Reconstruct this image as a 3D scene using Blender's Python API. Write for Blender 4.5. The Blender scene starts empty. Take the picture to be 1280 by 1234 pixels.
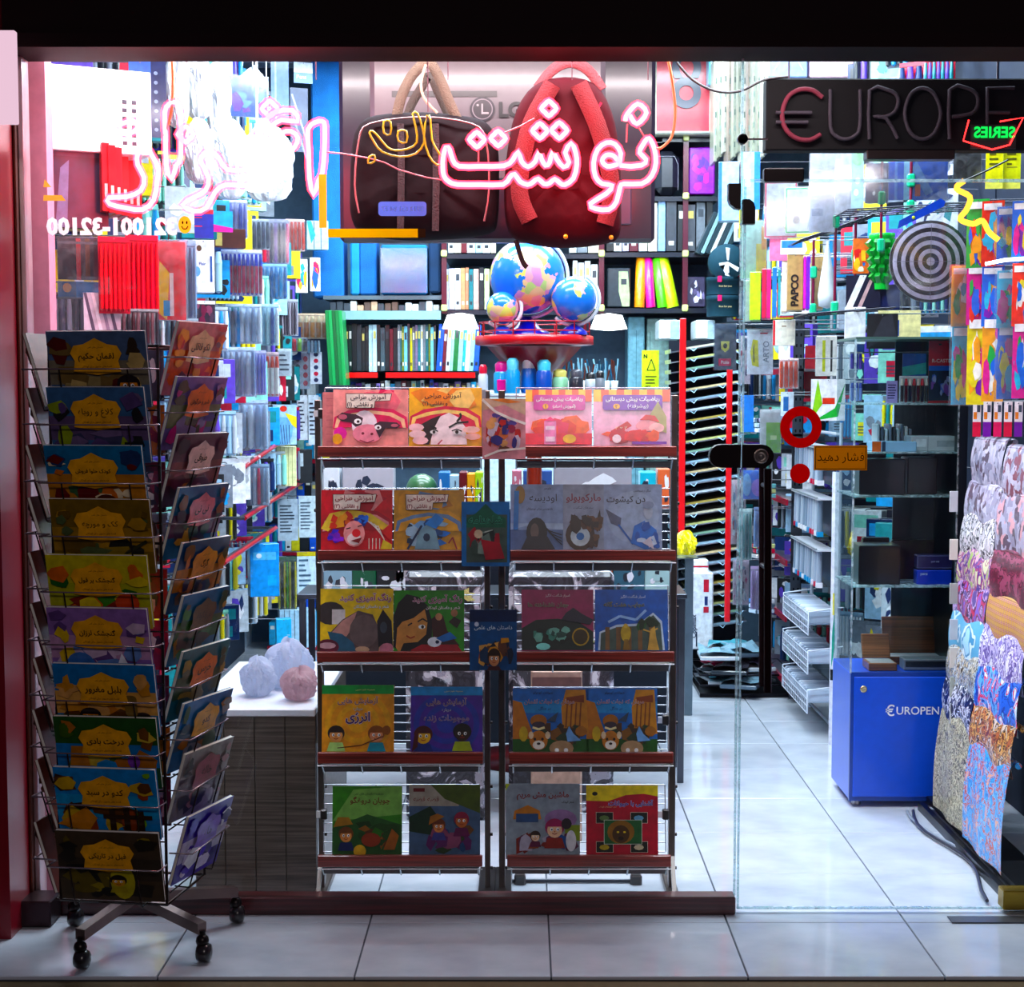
import bpy, math, random
from mathutils import Vector, Matrix, Euler
R = math.radians
sc = bpy.context.scene
col = sc.collection
rnd = random.Random(7)

# ---------------------------------------------------------------- camera
F_PX, PPX, PPY, TH, CZ = 2200.0, 652.0, 672.0, 4.8, 1.49
cd = bpy.data.cameras.new('camera'); cam = bpy.data.objects.new('camera', cd); col.objects.link(cam)
cam.location = (0, 0, CZ); cam.rotation_euler = (R(90 - TH), 0, 0)
cd.sensor_width = 36; cd.lens = F_PX / 1280 * 36
cd.shift_x = -(PPX - 640) / 1280; cd.shift_y = (PPY - 617) / 1280
cd.clip_start = .05; cd.clip_end = 100
sc.camera = cam
sn, cs = math.sin(R(TH)), math.cos(R(TH))

# ---------------------------------------------------------------- view, world, lights
sc.view_settings.view_transform = 'Standard'; sc.view_settings.look = 'None'
sc.view_settings.gamma = 1; sc.view_settings.use_curve_mapping = False
sc.view_settings.exposure = 0.0
sc.cycles.transparent_max_bounces = 40; sc.cycles.max_bounces = 7
sc.cycles.sample_clamp_indirect = 6
w = bpy.data.worlds.new('night'); sc.world = w; w.use_nodes = True
w.node_tree.nodes['Background'].inputs[0].default_value = (.10, .09, .16, 1)
w.node_tree.nodes['Background'].inputs[1].default_value = .35

def area(name, loc, rot, sx, sy, power, c):
    l = bpy.data.lights.new(name, 'AREA'); l.shape = 'RECTANGLE'; l.size = sx; l.size_y = sy
    l.energy = power; l.color = c
    o = bpy.data.objects.new(name, l); o.location = loc; o.rotation_euler = rot; col.objects.link(o)
    return o
COOL = (.74, .88, 1.0)
for i, y in enumerate((5.75, 6.9, 8.0, 9.1)):
    area('ceiling_light_glow', (-.45, y, 3.26), (0, 0, 0), 1.5, .35, 60, COOL)
    area('ceiling_light_glow', (.95, y, 3.26), (0, 0, 0), 1.1, .35, 54, COOL)
area('window_strip_glow', (-.2, 5.02, 2.52), (R(14), 0, 0), 2.3, .06, 38, (1.0, .86, .88))
area('street_side_fill', (1.0, -3.0, 4.2), (R(62), 0, 0), 1.6, .6, 80, (1.0, .88, .86))  # unseen fill light, added to brighten the covers and outside floor

# ---------------------------------------------------------------- pixel helpers
def at(px, py, Y):
    k = (py - PPY) / F_PX; a = (px - PPX) / F_PX
    dy = cs - k * sn; dz = -sn - k * cs
    t = Y / dy
    return Vector((a * t, Y, CZ + dz * t))
def S(Y, z=1.2):
    return F_PX / (Y * cs + (CZ - z) * sn)          # pixels per metre at that depth
def floor_y(py):
    k = (py - PPY) / F_PX
    return CZ * (cs - k * sn) / (sn + k * cs)
GL = 4.93                                             # the glass front

# ---------------------------------------------------------------- materials
def newmat(name):
    m = bpy.data.materials.new(name); m.use_nodes = True
    return m, m.node_tree.nodes, m.node_tree.links
def lin(c):
    return tuple(((x / 12.92) if x <= .04045 else ((x + .055) / 1.055) ** 2.4) for x in c)
def C(h):
    h = h.lstrip('#'); return lin([int(h[i:i + 2], 16) / 255 for i in (0, 2, 4)])
def surf(name, rough=.5, metal=0, coat=0, var=.12, scale=30, bump=0, bscale=80, sub=0):
    m, n, l = newmat(name); b = n['Principled BSDF']
    a = n.new('ShaderNodeAttribute'); a.attribute_name = 'Col'
    tc = n.new('ShaderNodeTexCoord'); nz = n.new('ShaderNodeTexNoise'); nz.inputs['Scale'].default_value = scale
    l.new(tc.outputs['Object'], nz.inputs['Vector'])
    hs = n.new('ShaderNodeHueSaturation'); hs.inputs['Saturation'].default_value = 1.2; mr = n.new('ShaderNodeMapRange')
    mr.inputs['From Min'].default_value = .3; mr.inputs['From Max'].default_value = .7
    mr.inputs['To Min'].default_value = 1 - var; mr.inputs['To Max'].default_value = 1 + var
    l.new(nz.outputs['Fac'], mr.inputs['Value']); l.new(mr.outputs[0], hs.inputs['Value'])
    l.new(a.outputs['Color'], hs.inputs['Color']); l.new(hs.outputs[0], b.inputs['Base Color'])
    b.inputs['Roughness'].default_value = rough; b.inputs['Metallic'].default_value = metal
    b.inputs['Coat Weight'].default_value = coat; b.inputs['Coat Roughness'].default_value = .12
    if name in ('matte_paint', 'creased_cloth'): b.inputs['Specular IOR Level'].default_value = .12
    if bump:
        n2 = n.new('ShaderNodeTexNoise'); n2.inputs['Scale'].default_value = bscale
        l.new(tc.outputs['Object'], n2.inputs['Vector'])
        bp = n.new('ShaderNodeBump'); bp.inputs['Strength'].default_value = bump; bp.inputs['Distance'].default_value = .01
        l.new(n2.outputs['Fac'], bp.inputs['Height']); l.new(bp.outputs[0], b.inputs['Normal'])
    return m
M = {}
M['print'] = surf('glossy_print', .34, coat=.35, var=.2, scale=38)
M['plastic'] = surf('plastic', .28, coat=.3, var=.04)
M['matte'] = surf('matte_paint', .7, var=.08)
M['fabric'] = surf('woven_fabric', .85, var=.2, scale=9, bump=.5, bscale=260)
M['leather'] = surf('creased_cloth', .78, var=.22, scale=7, bump=.9, bscale=11)
M['metal'] = surf('brushed_metal', .32, metal=.85, var=.15, scale=12)
M['chrome'] = surf('wire_metal', .25, metal=.7, var=.05)
M['globe'] = surf('globe_gloss', .3, coat=.4, var=.05)

def wood():
    m, n, l = newmat('red_brown_wood'); b = n['Principled BSDF']
    a = n.new('ShaderNodeAttribute'); a.attribute_name = 'Col'
    tc = n.new('ShaderNodeTexCoord'); mp = n.new('ShaderNodeMapping'); mp.inputs['Scale'].default_value = (1.2, 20, 45)
    nz = n.new('ShaderNodeTexNoise'); nz.inputs['Scale'].default_value = 3; nz.inputs['Detail'].default_value = 6
    l.new(tc.outputs['Object'], mp.inputs[0]); l.new(mp.outputs[0], nz.inputs['Vector'])
    mr = n.new('ShaderNodeMapRange'); mr.inputs['From Min'].default_value = .35; mr.inputs['From Max'].default_value = .65
    mr.inputs['To Min'].default_value = .45; mr.inputs['To Max'].default_value = 1.4
    hs = n.new('ShaderNodeHueSaturation'); l.new(nz.outputs['Fac'], mr.inputs['Value']); l.new(mr.outputs[0], hs.inputs['Value'])
    l.new(a.outputs['Color'], hs.inputs['Color']); l.new(hs.outputs[0], b.inputs['Base Color'])
    b.inputs['Roughness'].default_value = .38; b.inputs['Coat Weight'].default_value = .3
    return m
M['wood'] = wood()

def emit(name, strength):
    m, n, l = newmat(name); n.remove(n['Principled BSDF'])
    a = n.new('ShaderNodeAttribute'); a.attribute_name = 'Col'
    e = n.new('ShaderNodeEmission'); e.inputs['Strength'].default_value = strength
    l.new(a.outputs['Color'], e.inputs['Color']); l.new(e.outputs[0], n['Material Output'].inputs['Surface'])
    return m
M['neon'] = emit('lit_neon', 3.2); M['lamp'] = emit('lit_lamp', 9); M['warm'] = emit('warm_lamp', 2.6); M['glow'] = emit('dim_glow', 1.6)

def gas():
    m, n, l = newmat('neon_gas_glow'); n.remove(n['Principled BSDF']); e = n.new('ShaderNodeEmission'); e.inputs[0].default_value = (1, .012, .03, 1); e.inputs[1].default_value = 30
    t = n.new('ShaderNodeBsdfTransparent'); mx = n.new('ShaderNodeMixShader'); mx.inputs[0].default_value = .34
    l.new(t.outputs[0], mx.inputs[1]); l.new(e.outputs[0], mx.inputs[2]); l.new(mx.outputs[0], n['Material Output'].inputs['Surface']); return m
M['gas'] = gas()
def clear(name, tint, gloss, rough, milk=0.0, facing=True):
    m, n, l = newmat(name); n.remove(n['Principled BSDF'])
    t = n.new('ShaderNodeBsdfTransparent'); t.inputs[0].default_value = (*tint, 1)
    g = n.new('ShaderNodeBsdfGlossy'); g.inputs['Roughness'].default_value = rough
    mx = n.new('ShaderNodeMixShader'); fr = n.new('ShaderNodeFresnel'); fr.inputs[0].default_value = 1.45
    ml = n.new('ShaderNodeMath'); ml.operation = 'MULTIPLY'; ml.inputs[1].default_value = gloss
    l.new(fr.outputs[0], ml.inputs[0]); l.new(ml.outputs[0], mx.inputs[0])
    l.new(t.outputs[0], mx.inputs[1]); l.new(g.outputs[0], mx.inputs[2])
    out = mx
    if milk:
        d = n.new('ShaderNodeBsdfDiffuse'); d.inputs[0].default_value = (.85, .93, 1, 1)
        tr = n.new('ShaderNodeBsdfTranslucent'); tr.inputs[0].default_value = (.85, .93, 1, 1)
        ad = n.new('ShaderNodeMixShader'); ad.inputs[0].default_value = .4
        l.new(d.outputs[0], ad.inputs[1]); l.new(tr.outputs[0], ad.inputs[2])
        m2 = n.new('ShaderNodeMixShader'); nz = n.new('ShaderNodeTexNoise'); nz.inputs['Scale'].default_value = 25
        nz.inputs['Distortion'].default_value = 1.5
        tc = n.new('ShaderNodeTexCoord'); l.new(tc.outputs['Object'], nz.inputs['Vector'])
        mr = n.new('ShaderNodeMapRange'); mr.inputs['From Min'].default_value = .4; mr.inputs['From Max'].default_value = .65
        mr.inputs['To Min'].default_value = milk * .4; mr.inputs['To Max'].default_value = min(.95, milk * 1.8)
        l.new(nz.outputs['Fac'], mr.inputs['Value']); l.new(mr.outputs[0], m2.inputs[0])
        l.new(mx.outputs[0], m2.inputs[1]); l.new(ad.outputs[0], m2.inputs[2]); out = m2
    l.new(out.outputs[0], n['Material Output'].inputs['Surface'])
    return m
M['pane'] = clear('window_glass', (.97, .985, .98), 1.0, .0)
M['edge'] = clear('glass_edge', (.74, .90, .90), 1.5, .05, milk=.3)
M['case'] = clear('case_glass', (.80, .93, .90), .4, .02)
M['film'] = clear('clear_film', (.95, .98, 1), 2.2, .12, milk=.045)
M['bag'] = clear('thin_bag', (.95, .98, 1), 2.0, .2, milk=.45)

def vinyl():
    m, n, l = newmat('vinyl_and_reflection'); n.remove(n['Principled BSDF']); a = n.new('ShaderNodeAttribute'); a.attribute_name = 'Col'
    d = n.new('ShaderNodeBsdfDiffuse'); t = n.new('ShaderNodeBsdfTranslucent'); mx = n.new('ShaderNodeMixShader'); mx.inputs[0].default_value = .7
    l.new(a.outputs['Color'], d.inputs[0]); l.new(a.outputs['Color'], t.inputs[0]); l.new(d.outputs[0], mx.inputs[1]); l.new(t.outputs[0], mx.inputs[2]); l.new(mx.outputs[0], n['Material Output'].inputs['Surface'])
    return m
M['vinyl'] = vinyl()  # translucent sheet, also used for street reflections drawn on the glass
def tile_mat():
    m, n, l = newmat('polished_tile'); b = n['Principled BSDF']
    tc = n.new('ShaderNodeTexCoord'); nz = n.new('ShaderNodeTexNoise'); nz.inputs['Scale'].default_value = 3
    nz.inputs['Detail'].default_value = 5
    l.new(tc.outputs['Generated'], nz.inputs['Vector'])
    cr = n.new('ShaderNodeValToRGB'); cr.color_ramp.elements[0].position = .3; cr.color_ramp.elements[1].position = .75
    cr.color_ramp.elements[0].color = (*C('b0b8c4'), 1); cr.color_ramp.elements[1].color = (*C('c8ced8'), 1)
    l.new(nz.outputs['Fac'], cr.inputs[0]); l.new(cr.outputs[0], b.inputs['Base Color'])
    b.inputs['Roughness'].default_value = .13; b.inputs['Coat Weight'].default_value = .3
    return m
M['tile'] = tile_mat()

def pattern(name, cols, scale=12, kind='voronoi', rough=.35, stretch=(1, 1, 1), dist=1.5):
    m, n, l = newmat(name); b = n['Principled BSDF']
    tc = n.new('ShaderNodeTexCoord'); mp = n.new('ShaderNodeMapping'); mp.inputs['Scale'].default_value = stretch
    l.new(tc.outputs['Object'], mp.inputs[0])
    if kind == 'voronoi':
        v = n.new('ShaderNodeTexVoronoi'); v.inputs['Scale'].default_value = scale; src = v.outputs['Color']
        nz = n.new('ShaderNodeTexNoise'); nz.inputs['Scale'].default_value = scale * .6
        av = n.new('ShaderNodeMix'); av.data_type = 'RGBA'; av.inputs[0].default_value = .06
        l.new(mp.outputs[0], nz.inputs['Vector']); l.new(mp.outputs[0], av.inputs[6]); l.new(nz.outputs['Color'], av.inputs[7])
        l.new(av.outputs[2], v.inputs['Vector'])
        sp = n.new('ShaderNodeSeparateColor'); l.new(src, sp.inputs[0]); fac = sp.outputs[0]
    elif kind == 'wave':
        v = n.new('ShaderNodeTexWave'); v.inputs['Scale'].default_value = scale; v.inputs['Distortion'].default_value = dist * 3
        l.new(mp.outputs[0], v.inputs['Vector']); fac = v.outputs['Fac']
    else:
        v = n.new('ShaderNodeTexNoise'); v.inputs['Scale'].default_value = scale; v.inputs['Distortion'].default_value = dist
        v.inputs['Detail'].default_value = 4
        l.new(mp.outputs[0], v.inputs['Vector']); fac = v.outputs['Fac']
    cr = n.new('ShaderNodeValToRGB'); cr.color_ramp.interpolation = 'CONSTANT'
    e = cr.color_ramp.elements
    lo, hi = (0, 1) if kind != 'noise' else (.34, .66)
    for i, c in enumerate(cols):
        p = lo + (hi - lo) * i / len(cols)
        if i < 2: el = e[i]; el.position = p if i else 0
        else: el = e.new(p)
        el.color = (*C(c), 1)
    l.new(fac, cr.inputs[0]); l.new(cr.outputs[0], b.inputs['Base Color'])
    b.inputs['Roughness'].default_value = rough; b.inputs['Coat Weight'].default_value = .2
    return m

# ---------------------------------------------------------------- mesh builder
class MB:
    def __init__(s): s.v, s.f, s.c, s.sm, s.M = [], [], [], [], Matrix()
    def add(s, vs, fs, c, smooth=False):
        b = len(s.v); Mx = s.M
        s.v.extend([tuple(Mx @ Vector(v)) for v in vs])
        if callable(c): s.c.extend([c(i) for i in range(len(fs))])
        else: s.c.extend([c] * len(fs))
        s.f.extend([[i + b for i in f] for f in fs]); s.sm.extend([smooth] * len(fs))
    def box(s, c, d, k, rot=None, bev=0):
        x, y, z = d[0] / 2, d[1] / 2, d[2] / 2
        if bev:
            e = min(bev, x * .9, y * .9, z * .9); P = []
            for sx in (-1, 1):
                for sy in (-1, 1):
                    for sz in (-1, 1):
                        P += [(sx * x, sy * (y - e), sz * (z - e)), (sx * (x - e), sy * y, sz * (z - e)), (sx * (x - e), sy * (y - e), sz * z)]
            I = lambda a, b, c_, q: ((a > 0) * 4 + (b > 0) * 2 + (c_ > 0)) * 3 + q
            Fs = []
            for a in (-1, 1):
                o = [(-1, -1), (1, -1), (1, 1), (-1, 1)]
                Fs.append([I(a, p, q, 0) for p, q in o][::a]); Fs.append([I(p, a, q, 1) for p, q in o][::-a]); Fs.append([I(p, q, a, 2) for p, q in o][::a])
                for b in (-1, 1):
                    Fs.append([I(a, b, -1, 0), I(a, b, -1, 1), I(a, b, 1, 1), I(a, b, 1, 0)][::-a * b])
                    Fs.append([I(a, -1, b, 0), I(a, -1, b, 2), I(a, 1, b, 2), I(a, 1, b, 0)][::a * b])
                    Fs.append([I(-1, a, b, 1), I(-1, a, b, 2), I(1, a, b, 2), I(1, a, b, 1)][::-a * b])
                    for q in (-1, 1): Fs.append([I(a, b, q, 0), I(a, b, q, 1), I(a, b, q, 2)][::a * b * q])
        else:
            P = [(i * x, j * y, q * z) for i in (-1, 1) for j in (-1, 1) for q in (-1, 1)]
            Fs = [[0, 1, 3, 2], [4, 6, 7, 5], [0, 4, 5, 1], [2, 3, 7, 6], [0, 2, 6, 4], [1, 5, 7, 3]]
        if rot is not None:
            rm = Euler(rot).to_matrix(); P = [tuple(rm @ Vector(p)) for p in P]
        s.add([(p[0] + c[0], p[1] + c[1], p[2] + c[2]) for p in P], Fs, k)
        return s
    def bb(s, a, b, k, bev=0):
        return s.box([(a[i] + b[i]) / 2 for i in range(3)], [abs(b[i] - a[i]) for i in range(3)], k, None, bev)
    def tube(s, pts, r, k, n=6, closed=False, r1=None):
        pts = [Vector(p) for p in pts]; m = len(pts); vs = []; up = None
        for i, p in enumerate(pts):
            if closed: t = pts[(i + 1) % m] - pts[i - 1]
            else: t = pts[min(i + 1, m - 1)] - pts[max(i - 1, 0)]
            if t.length < 1e-9: t = Vector((0, 0, 1))
            t.normalize()
            if up is None: up = Vector((0, 0, 1)) if abs(t.z) < .9 else Vector((1, 0, 0))
            a = t.cross(up)
            if a.length < 1e-4: a = t.cross(Vector((0, 1, .1)))
            a.normalize(); b = t.cross(a).normalized(); up = b * -1 if b.dot(up) < 0 else b
            rr = r if r1 is None else r + (r1 - r) * i / max(1, m - 1)
            for q in range(n):
                an = 2 * math.pi * q / n; vs.append(p + a * math.cos(an) * rr + up * math.sin(an) * rr)
        fs = []
        for i in range(m if closed else m - 1):
            j = (i + 1) % m
            for q in range(n): fs.append([i * n + q, i * n + (q + 1) % n, j * n + (q + 1) % n, j * n + q])
        s.add(vs, fs, k, True)
        if not closed: s.add(vs, [list(range(n))[::-1], [(m - 1) * n + q for q in range(n)]], k)
        return s
    def lathe(s, c, prof, k, n=16, axis='z', smooth=True):
        vs, fs = [], []
        for r, z in prof:
            for q in range(n):
                an = 2 * math.pi * q / n; x, y = r * math.cos(an), r * math.sin(an)
                vs.append((c[0] + x, c[1] + y, c[2] + z) if axis == 'z' else (c[0] + x, c[1] + z, c[2] + y) if axis == 'y' else (c[0] + z, c[1] + x, c[2] + y))
        for i in range(len(prof) - 1):
            for q in range(n): fs.append([i * n + q, i * n + (q + 1) % n, (i + 1) * n + (q + 1) % n, (i + 1) * n + q])
        kk = (lambda i: k(i // n)) if callable(k) else k
        s.add(vs, fs, kk, smooth)
        if prof[0][0] > 1e-4: s.add(vs, [list(range(n))[::-1]], k(0) if callable(k) else k)
        if prof[-1][0] > 1e-4: s.add(vs, [[(len(prof) - 1) * n + q for q in range(n)]], k(len(prof) - 2) if callable(k) else k)
        return s
    def ball(s, c, r, k, n=14, m=8, sc_=(1, 1, 1)):
        vs, fs = [], []
        for i in range(m + 1):
            a = math.pi * i / m
            for q in range(n):
                b = 2 * math.pi * q / n
                vs.append((c[0] + r * sc_[0] * math.sin(a) * math.cos(b), c[1] + r * sc_[1] * math.sin(a) * math.sin(b), c[2] + r * sc_[2] * math.cos(a)))
        for i in range(m):
            for q in range(n): fs.append([i * n + q, (i + 1) * n + q, (i + 1) * n + (q + 1) % n, i * n + (q + 1) % n])
        s.add(vs, fs, k, True); return s
    def prism(s, pts, y0, y1, k, kside=None):
        """outline in x,z extruded along y"""
        n = len(pts); vs = [(p[0], y0, p[1]) for p in pts] + [(p[0], y1, p[1]) for p in pts]
        s.add(vs, [list(range(n)), list(range(2 * n - 1, n - 1, -1))], k)
        s.add(vs, [[i, i + n, (i + 1) % n + n, (i + 1) % n] for i in range(n)], kside or k); return s
    def grid(s, fn, nu, nv, k, smooth=True):
        vs = [fn(i / nu, j / nv) for j in range(nv + 1) for i in range(nu + 1)]
        fs = [[j * (nu + 1) + i, j * (nu + 1) + i + 1, (j + 1) * (nu + 1) + i + 1, (j + 1) * (nu + 1) + i] for j in range(nv) for i in range(nu)]
        s.add(vs, fs, k, smooth); return s
    def build(s, name, mat, parent=None, loc=None, rot=None):
        me = bpy.data.meshes.new(name); me.from_pydata(s.v, [], s.f)
        at_ = me.color_attributes.new('Col', 'FLOAT_COLOR', 'CORNER')
        buf = []
        for f, c in zip(s.f, s.c): buf.extend((c[0], c[1], c[2], 1.0) * len(f))
        at_.data.foreach_set('color', buf)
        me.polygons.foreach_set('use_smooth', s.sm)
        me.materials.append(M[mat] if isinstance(mat, str) else mat); me.update()
        o = bpy.data.objects.new(name, me); col.objects.link(o)
        if parent is not None: o.parent = parent
        if loc is not None: o.location = loc
        if rot is not None: o.rotation_euler = rot
        return o
def tag(o, label=None, cat=None, group=None, kind=None):
    if label: o['label'] = label
    if cat: o['category'] = cat
    if group: o['group'] = group
    if kind: o['kind'] = kind
    return o
def thing(name, label, cat, loc=(0, 0, 0), rz=0, group=None, rot=None):
    o = bpy.data.objects.new(name, None); col.objects.link(o); o.empty_display_size = .05
    o.location = loc; o.rotation_euler = rot if rot else (0, 0, rz)
    return tag(o, label, cat, group)
def copy_tree(o, parent=None):
    c = o.copy(); col.objects.link(c); c.parent = parent
    for ch in list(o.children): copy_tree(ch, c)
    return c
ORD = ['', 'first', 'second', 'third', 'fourth', 'fifth', 'sixth', 'seventh', 'eighth', 'ninth', 'tenth', 'eleventh', 'twelfth', 'thirteenth', 'fourteenth', 'fifteenth', 'sixteenth', 'seventeenth', 'eighteenth', 'nineteenth', 'twentieth']
ORD += ['twenty-' + x for x in ORD[1:10]] + ['thirtieth'] + ['thirty-' + x for x in ORD[1:10]]

# ---------------------------------------------------------------- lettering
AR = {}
def _ar(ch, base, n=4): AR[ch] = [base + i for i in range(n)]
for ch, b, n in [('آ', 0xFE81, 2), ('ا', 0xFE8D, 2), ('ب', 0xFE8F, 4), ('ت', 0xFE95, 4), ('ث', 0xFE99, 4), ('ج', 0xFE9D, 4), ('ح', 0xFEA1, 4), ('خ', 0xFEA5, 4),
                 ('د', 0xFEA9, 2), ('ذ', 0xFEAB, 2), ('ر', 0xFEAD, 2), ('ز', 0xFEAF, 2), ('س', 0xFEB1, 4), ('ش', 0xFEB5, 4), ('ص', 0xFEB9, 4), ('ض', 0xFEBD, 4),
                 ('ط', 0xFEC1, 4), ('ظ', 0xFEC5, 4), ('ع', 0xFEC9, 4), ('غ', 0xFECD, 4), ('ف', 0xFED1, 4), ('ق', 0xFED5, 4), ('ل', 0xFEDD, 4), ('م', 0xFEE1, 4),
                 ('ن', 0xFEE5, 4), ('ه', 0xFEE9, 4), ('و', 0xFEED, 2), ('ی', 0xFBFC, 4), ('ک', 0xFB8E, 4), ('گ', 0xFB92, 4), ('پ', 0xFB56, 4), ('چ', 0xFB7A, 4), ('ژ', 0xFB8A, 2)]:
    _ar(ch, b, n)
LA = '\ue000'; AR[LA] = [0xFEFB, 0xFEFC]
def shape(t):
    if not any(c in AR for c in t): return t
    t = t.replace('لا', LA); out = []
    for i, c in enumerate(t):
        if c not in AR: out.append({'(': ')', ')': '('}.get(c, c) if c != '\u200c' else ''); continue
        f = AR[c]
        prev = i > 0 and t[i - 1] in AR and len(AR[t[i - 1]]) == 4
        nxt = i + 1 < len(t) and t[i + 1] in AR and len(f) == 4
        k = (3 if nxt else 1) if prev else (2 if nxt else 0)
        out.append(chr(f[k]))
    return ''.join(reversed(out))
_tc = {}
def text_mesh(t, bold=0.0, res=2):
    if len(t) <= 10: res = 5
    if 'ه' in t: bold = 0.0
    key = (t, bold, res)
    if key in _tc: return _tc[key]
    c = bpy.data.curves.new('t', 'FONT'); c.body = shape(t); c.size = 1; c.resolution_u = res; c.offset = bold
    o = bpy.data.objects.new('t', c)
    me = o.to_mesh(); vs = [(v.co.x, v.co.y) for v in me.vertices]; fs = [list(p.vertices) for p in me.polygons]
    o.to_mesh_clear(); bpy.data.objects.remove(o); bpy.data.curves.remove(c)
    if vs:
        x0, x1 = min(v[0] for v in vs), max(v[0] for v in vs); y0, y1 = min(v[1] for v in vs), max(v[1] for v in vs)
    else: x0 = x1 = y0 = y1 = 0
    _tc[key] = (vs, fs, x0, x1, y0, y1); return _tc[key]
EPS = .00025
def flat(mb, shapes, w, h, y=0.0, mirror=False, arc=None):
    """draw a list of flat shapes on a w x h panel that faces -y, bottom centre at the origin"""
    X = lambda u: ((u - .5) * w) * (-1 if mirror else 1); k = 1
    for s in shapes:
        yy = y - EPS * k; k += 1; t = s[0]
        if t == 'r':
            P = [(s[1], s[2]), (s[3], s[2]), (s[3], s[4]), (s[1], s[4])]; cc = s[5]
        elif t == 'e':
            n = s[6] if len(s) > 6 else 16
            P = [(s[1] + s[3] * math.cos(2 * math.pi * i / n), s[2] + s[4] * math.sin(2 * math.pi * i / n)) for i in range(n)]; cc = s[5]
        elif t == 'p': P = s[1]; cc = s[2]
        elif t == 'l':                                # polyline with a width (fraction of w)
            pts, wd, cc = s[1], s[2], C(s[3])
            for a, b in zip(pts[:-1], pts[1:]):
                ax, az, bx, bz = X(a[0]), a[1] * h, X(b[0]), b[1] * h
                dx, dz = bx - ax, bz - az; L = math.hypot(dx, dz) or 1; nx, nz = -dz / L * wd * w / 2, dx / L * wd * w / 2
                mb.add([(ax - nx, yy, az - nz), (bx - nx, yy, bz - nz), (bx + nx, yy, bz + nz), (ax + nx, yy, az + nz)], [[0, 1, 2, 3]], cc)
            continue
        elif t == 't':                                # text, centre u, centre v, max width, height, colour, outline colour
            _, txt, cu, cv, mw, mh, cc = s[:7]; oc = s[7] if len(s) > 7 else None
            for pas in [(0, oc, .022, dx_, dy_) for dx_, dy_ in ((.034, 0), (-.034, 0), (0, .034), (0, -.034), (.024, .024), (-.024, -.024), (.024, -.024), (-.024, .024))] + [(1, cc, s[8] if len(s) > 8 else .018, 0, 0)]:
                if pas[1] is None: continue
                vs, fs, x0, x1, y0, y1 = text_mesh(txt, pas[2])
                if not vs: continue
                v0 = text_mesh(txt, .0)
                k_ = min(mw * w / max(1e-6, v0[3] - v0[2]), mh * h / max(1e-6, v0[5] - v0[4]))
                mx, my = (v0[2] + v0[3]) / 2, (v0[4] + v0[5]) / 2
                mb.add([(X(cu) + (a + pas[3] - mx) * k_ * (-1 if mirror else 1), yy - pas[0] * EPS, cv * h + (b + pas[4] - my) * k_) for a, b in vs], fs, C(pas[1]))
            k += 1; continue
        P = [(X(min(1, max(0, u))), yy, min(1, max(0, v)) * h) for u, v in P]
        mb.add(P, [list(range(len(P)))], C(cc))
def rr(x0, y0, x1, y1, r, c, asp=1.0, n=4):
    """rounded rectangle as a 'p' shape"""
    P = []
    for cx, cy, a0 in ((x1 - r, y1 - r * asp, 0), (x0 + r, y1 - r * asp, 90), (x0 + r, y0 + r * asp, 180), (x1 - r, y0 + r * asp, 270)):
        for i in range(n + 1):
            a = R(a0 + 90 * i / n); P.append((cx + r * math.cos(a), cy + r * asp * math.sin(a)))
    return ('p', P, c)
def blobs(seed, n, pal, x0=0, y0=0, x1=1, y1=1, r=.08):
    q = random.Random(seed); out = []
    for i in range(n):
        rx = r * q.uniform(.4, 1.3); ry = r * q.uniform(.4, 1.3)
        cx = q.uniform(x0 + rx, x1 - rx); cy = q.uniform(y0 + ry, y1 - ry); a0 = q.uniform(0, 6.28); m = q.randint(4, 8)
        P = []
        for j in range(m):
            a = a0 + 2 * math.pi * j / m; k = q.uniform(.6, 1.0); P.append((cx + rx * k * math.cos(a), cy + ry * k * math.sin(a)))
        out.append(('p', P, q.choice(pal)))
    return out
def face(cx, cy, r, skin='f0c090', hair='30190f', shirt='4060a0', k=1.0):
    return [('p', [(cx - r * 1.3, cy - r * 2.4), (cx + r * 1.3, cy - r * 2.4), (cx + r * .9, cy - r * 1.1), (cx - r * .9, cy - r * 1.1)], shirt),
            ('e', cx, cy + r * .25, r * 1.18, r * 1.15 * k, hair), ('e', cx, cy - r * .1, r * .92, r * .98 * k, skin),
            ('p', [(cx - r, cy + r * .35), (cx + r, cy + r * .35), (cx + r * .5, cy + r * 1.2), (cx - r * .6, cy + r * 1.2)], hair),
            ('e', cx - r * .38, cy, r * .2, r * .24, 'ffffff', 8), ('e', cx + r * .38, cy, r * .2, r * .24, 'ffffff', 8),
            ('e', cx - r * .34, cy - .02 * r, r * .1, r * .14, '101010', 6), ('e', cx + r * .42, cy - .02 * r, r * .1, r * .14, '101010', 6),
            ('e', cx, cy - r * .28, r * .1, r * .1, 'c87850', 6), ('l', [(cx - r * .3, cy - r * .5), (cx, cy - r * .62), (cx + r * .3, cy - r * .5)], r * .1, '902020')]
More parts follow.
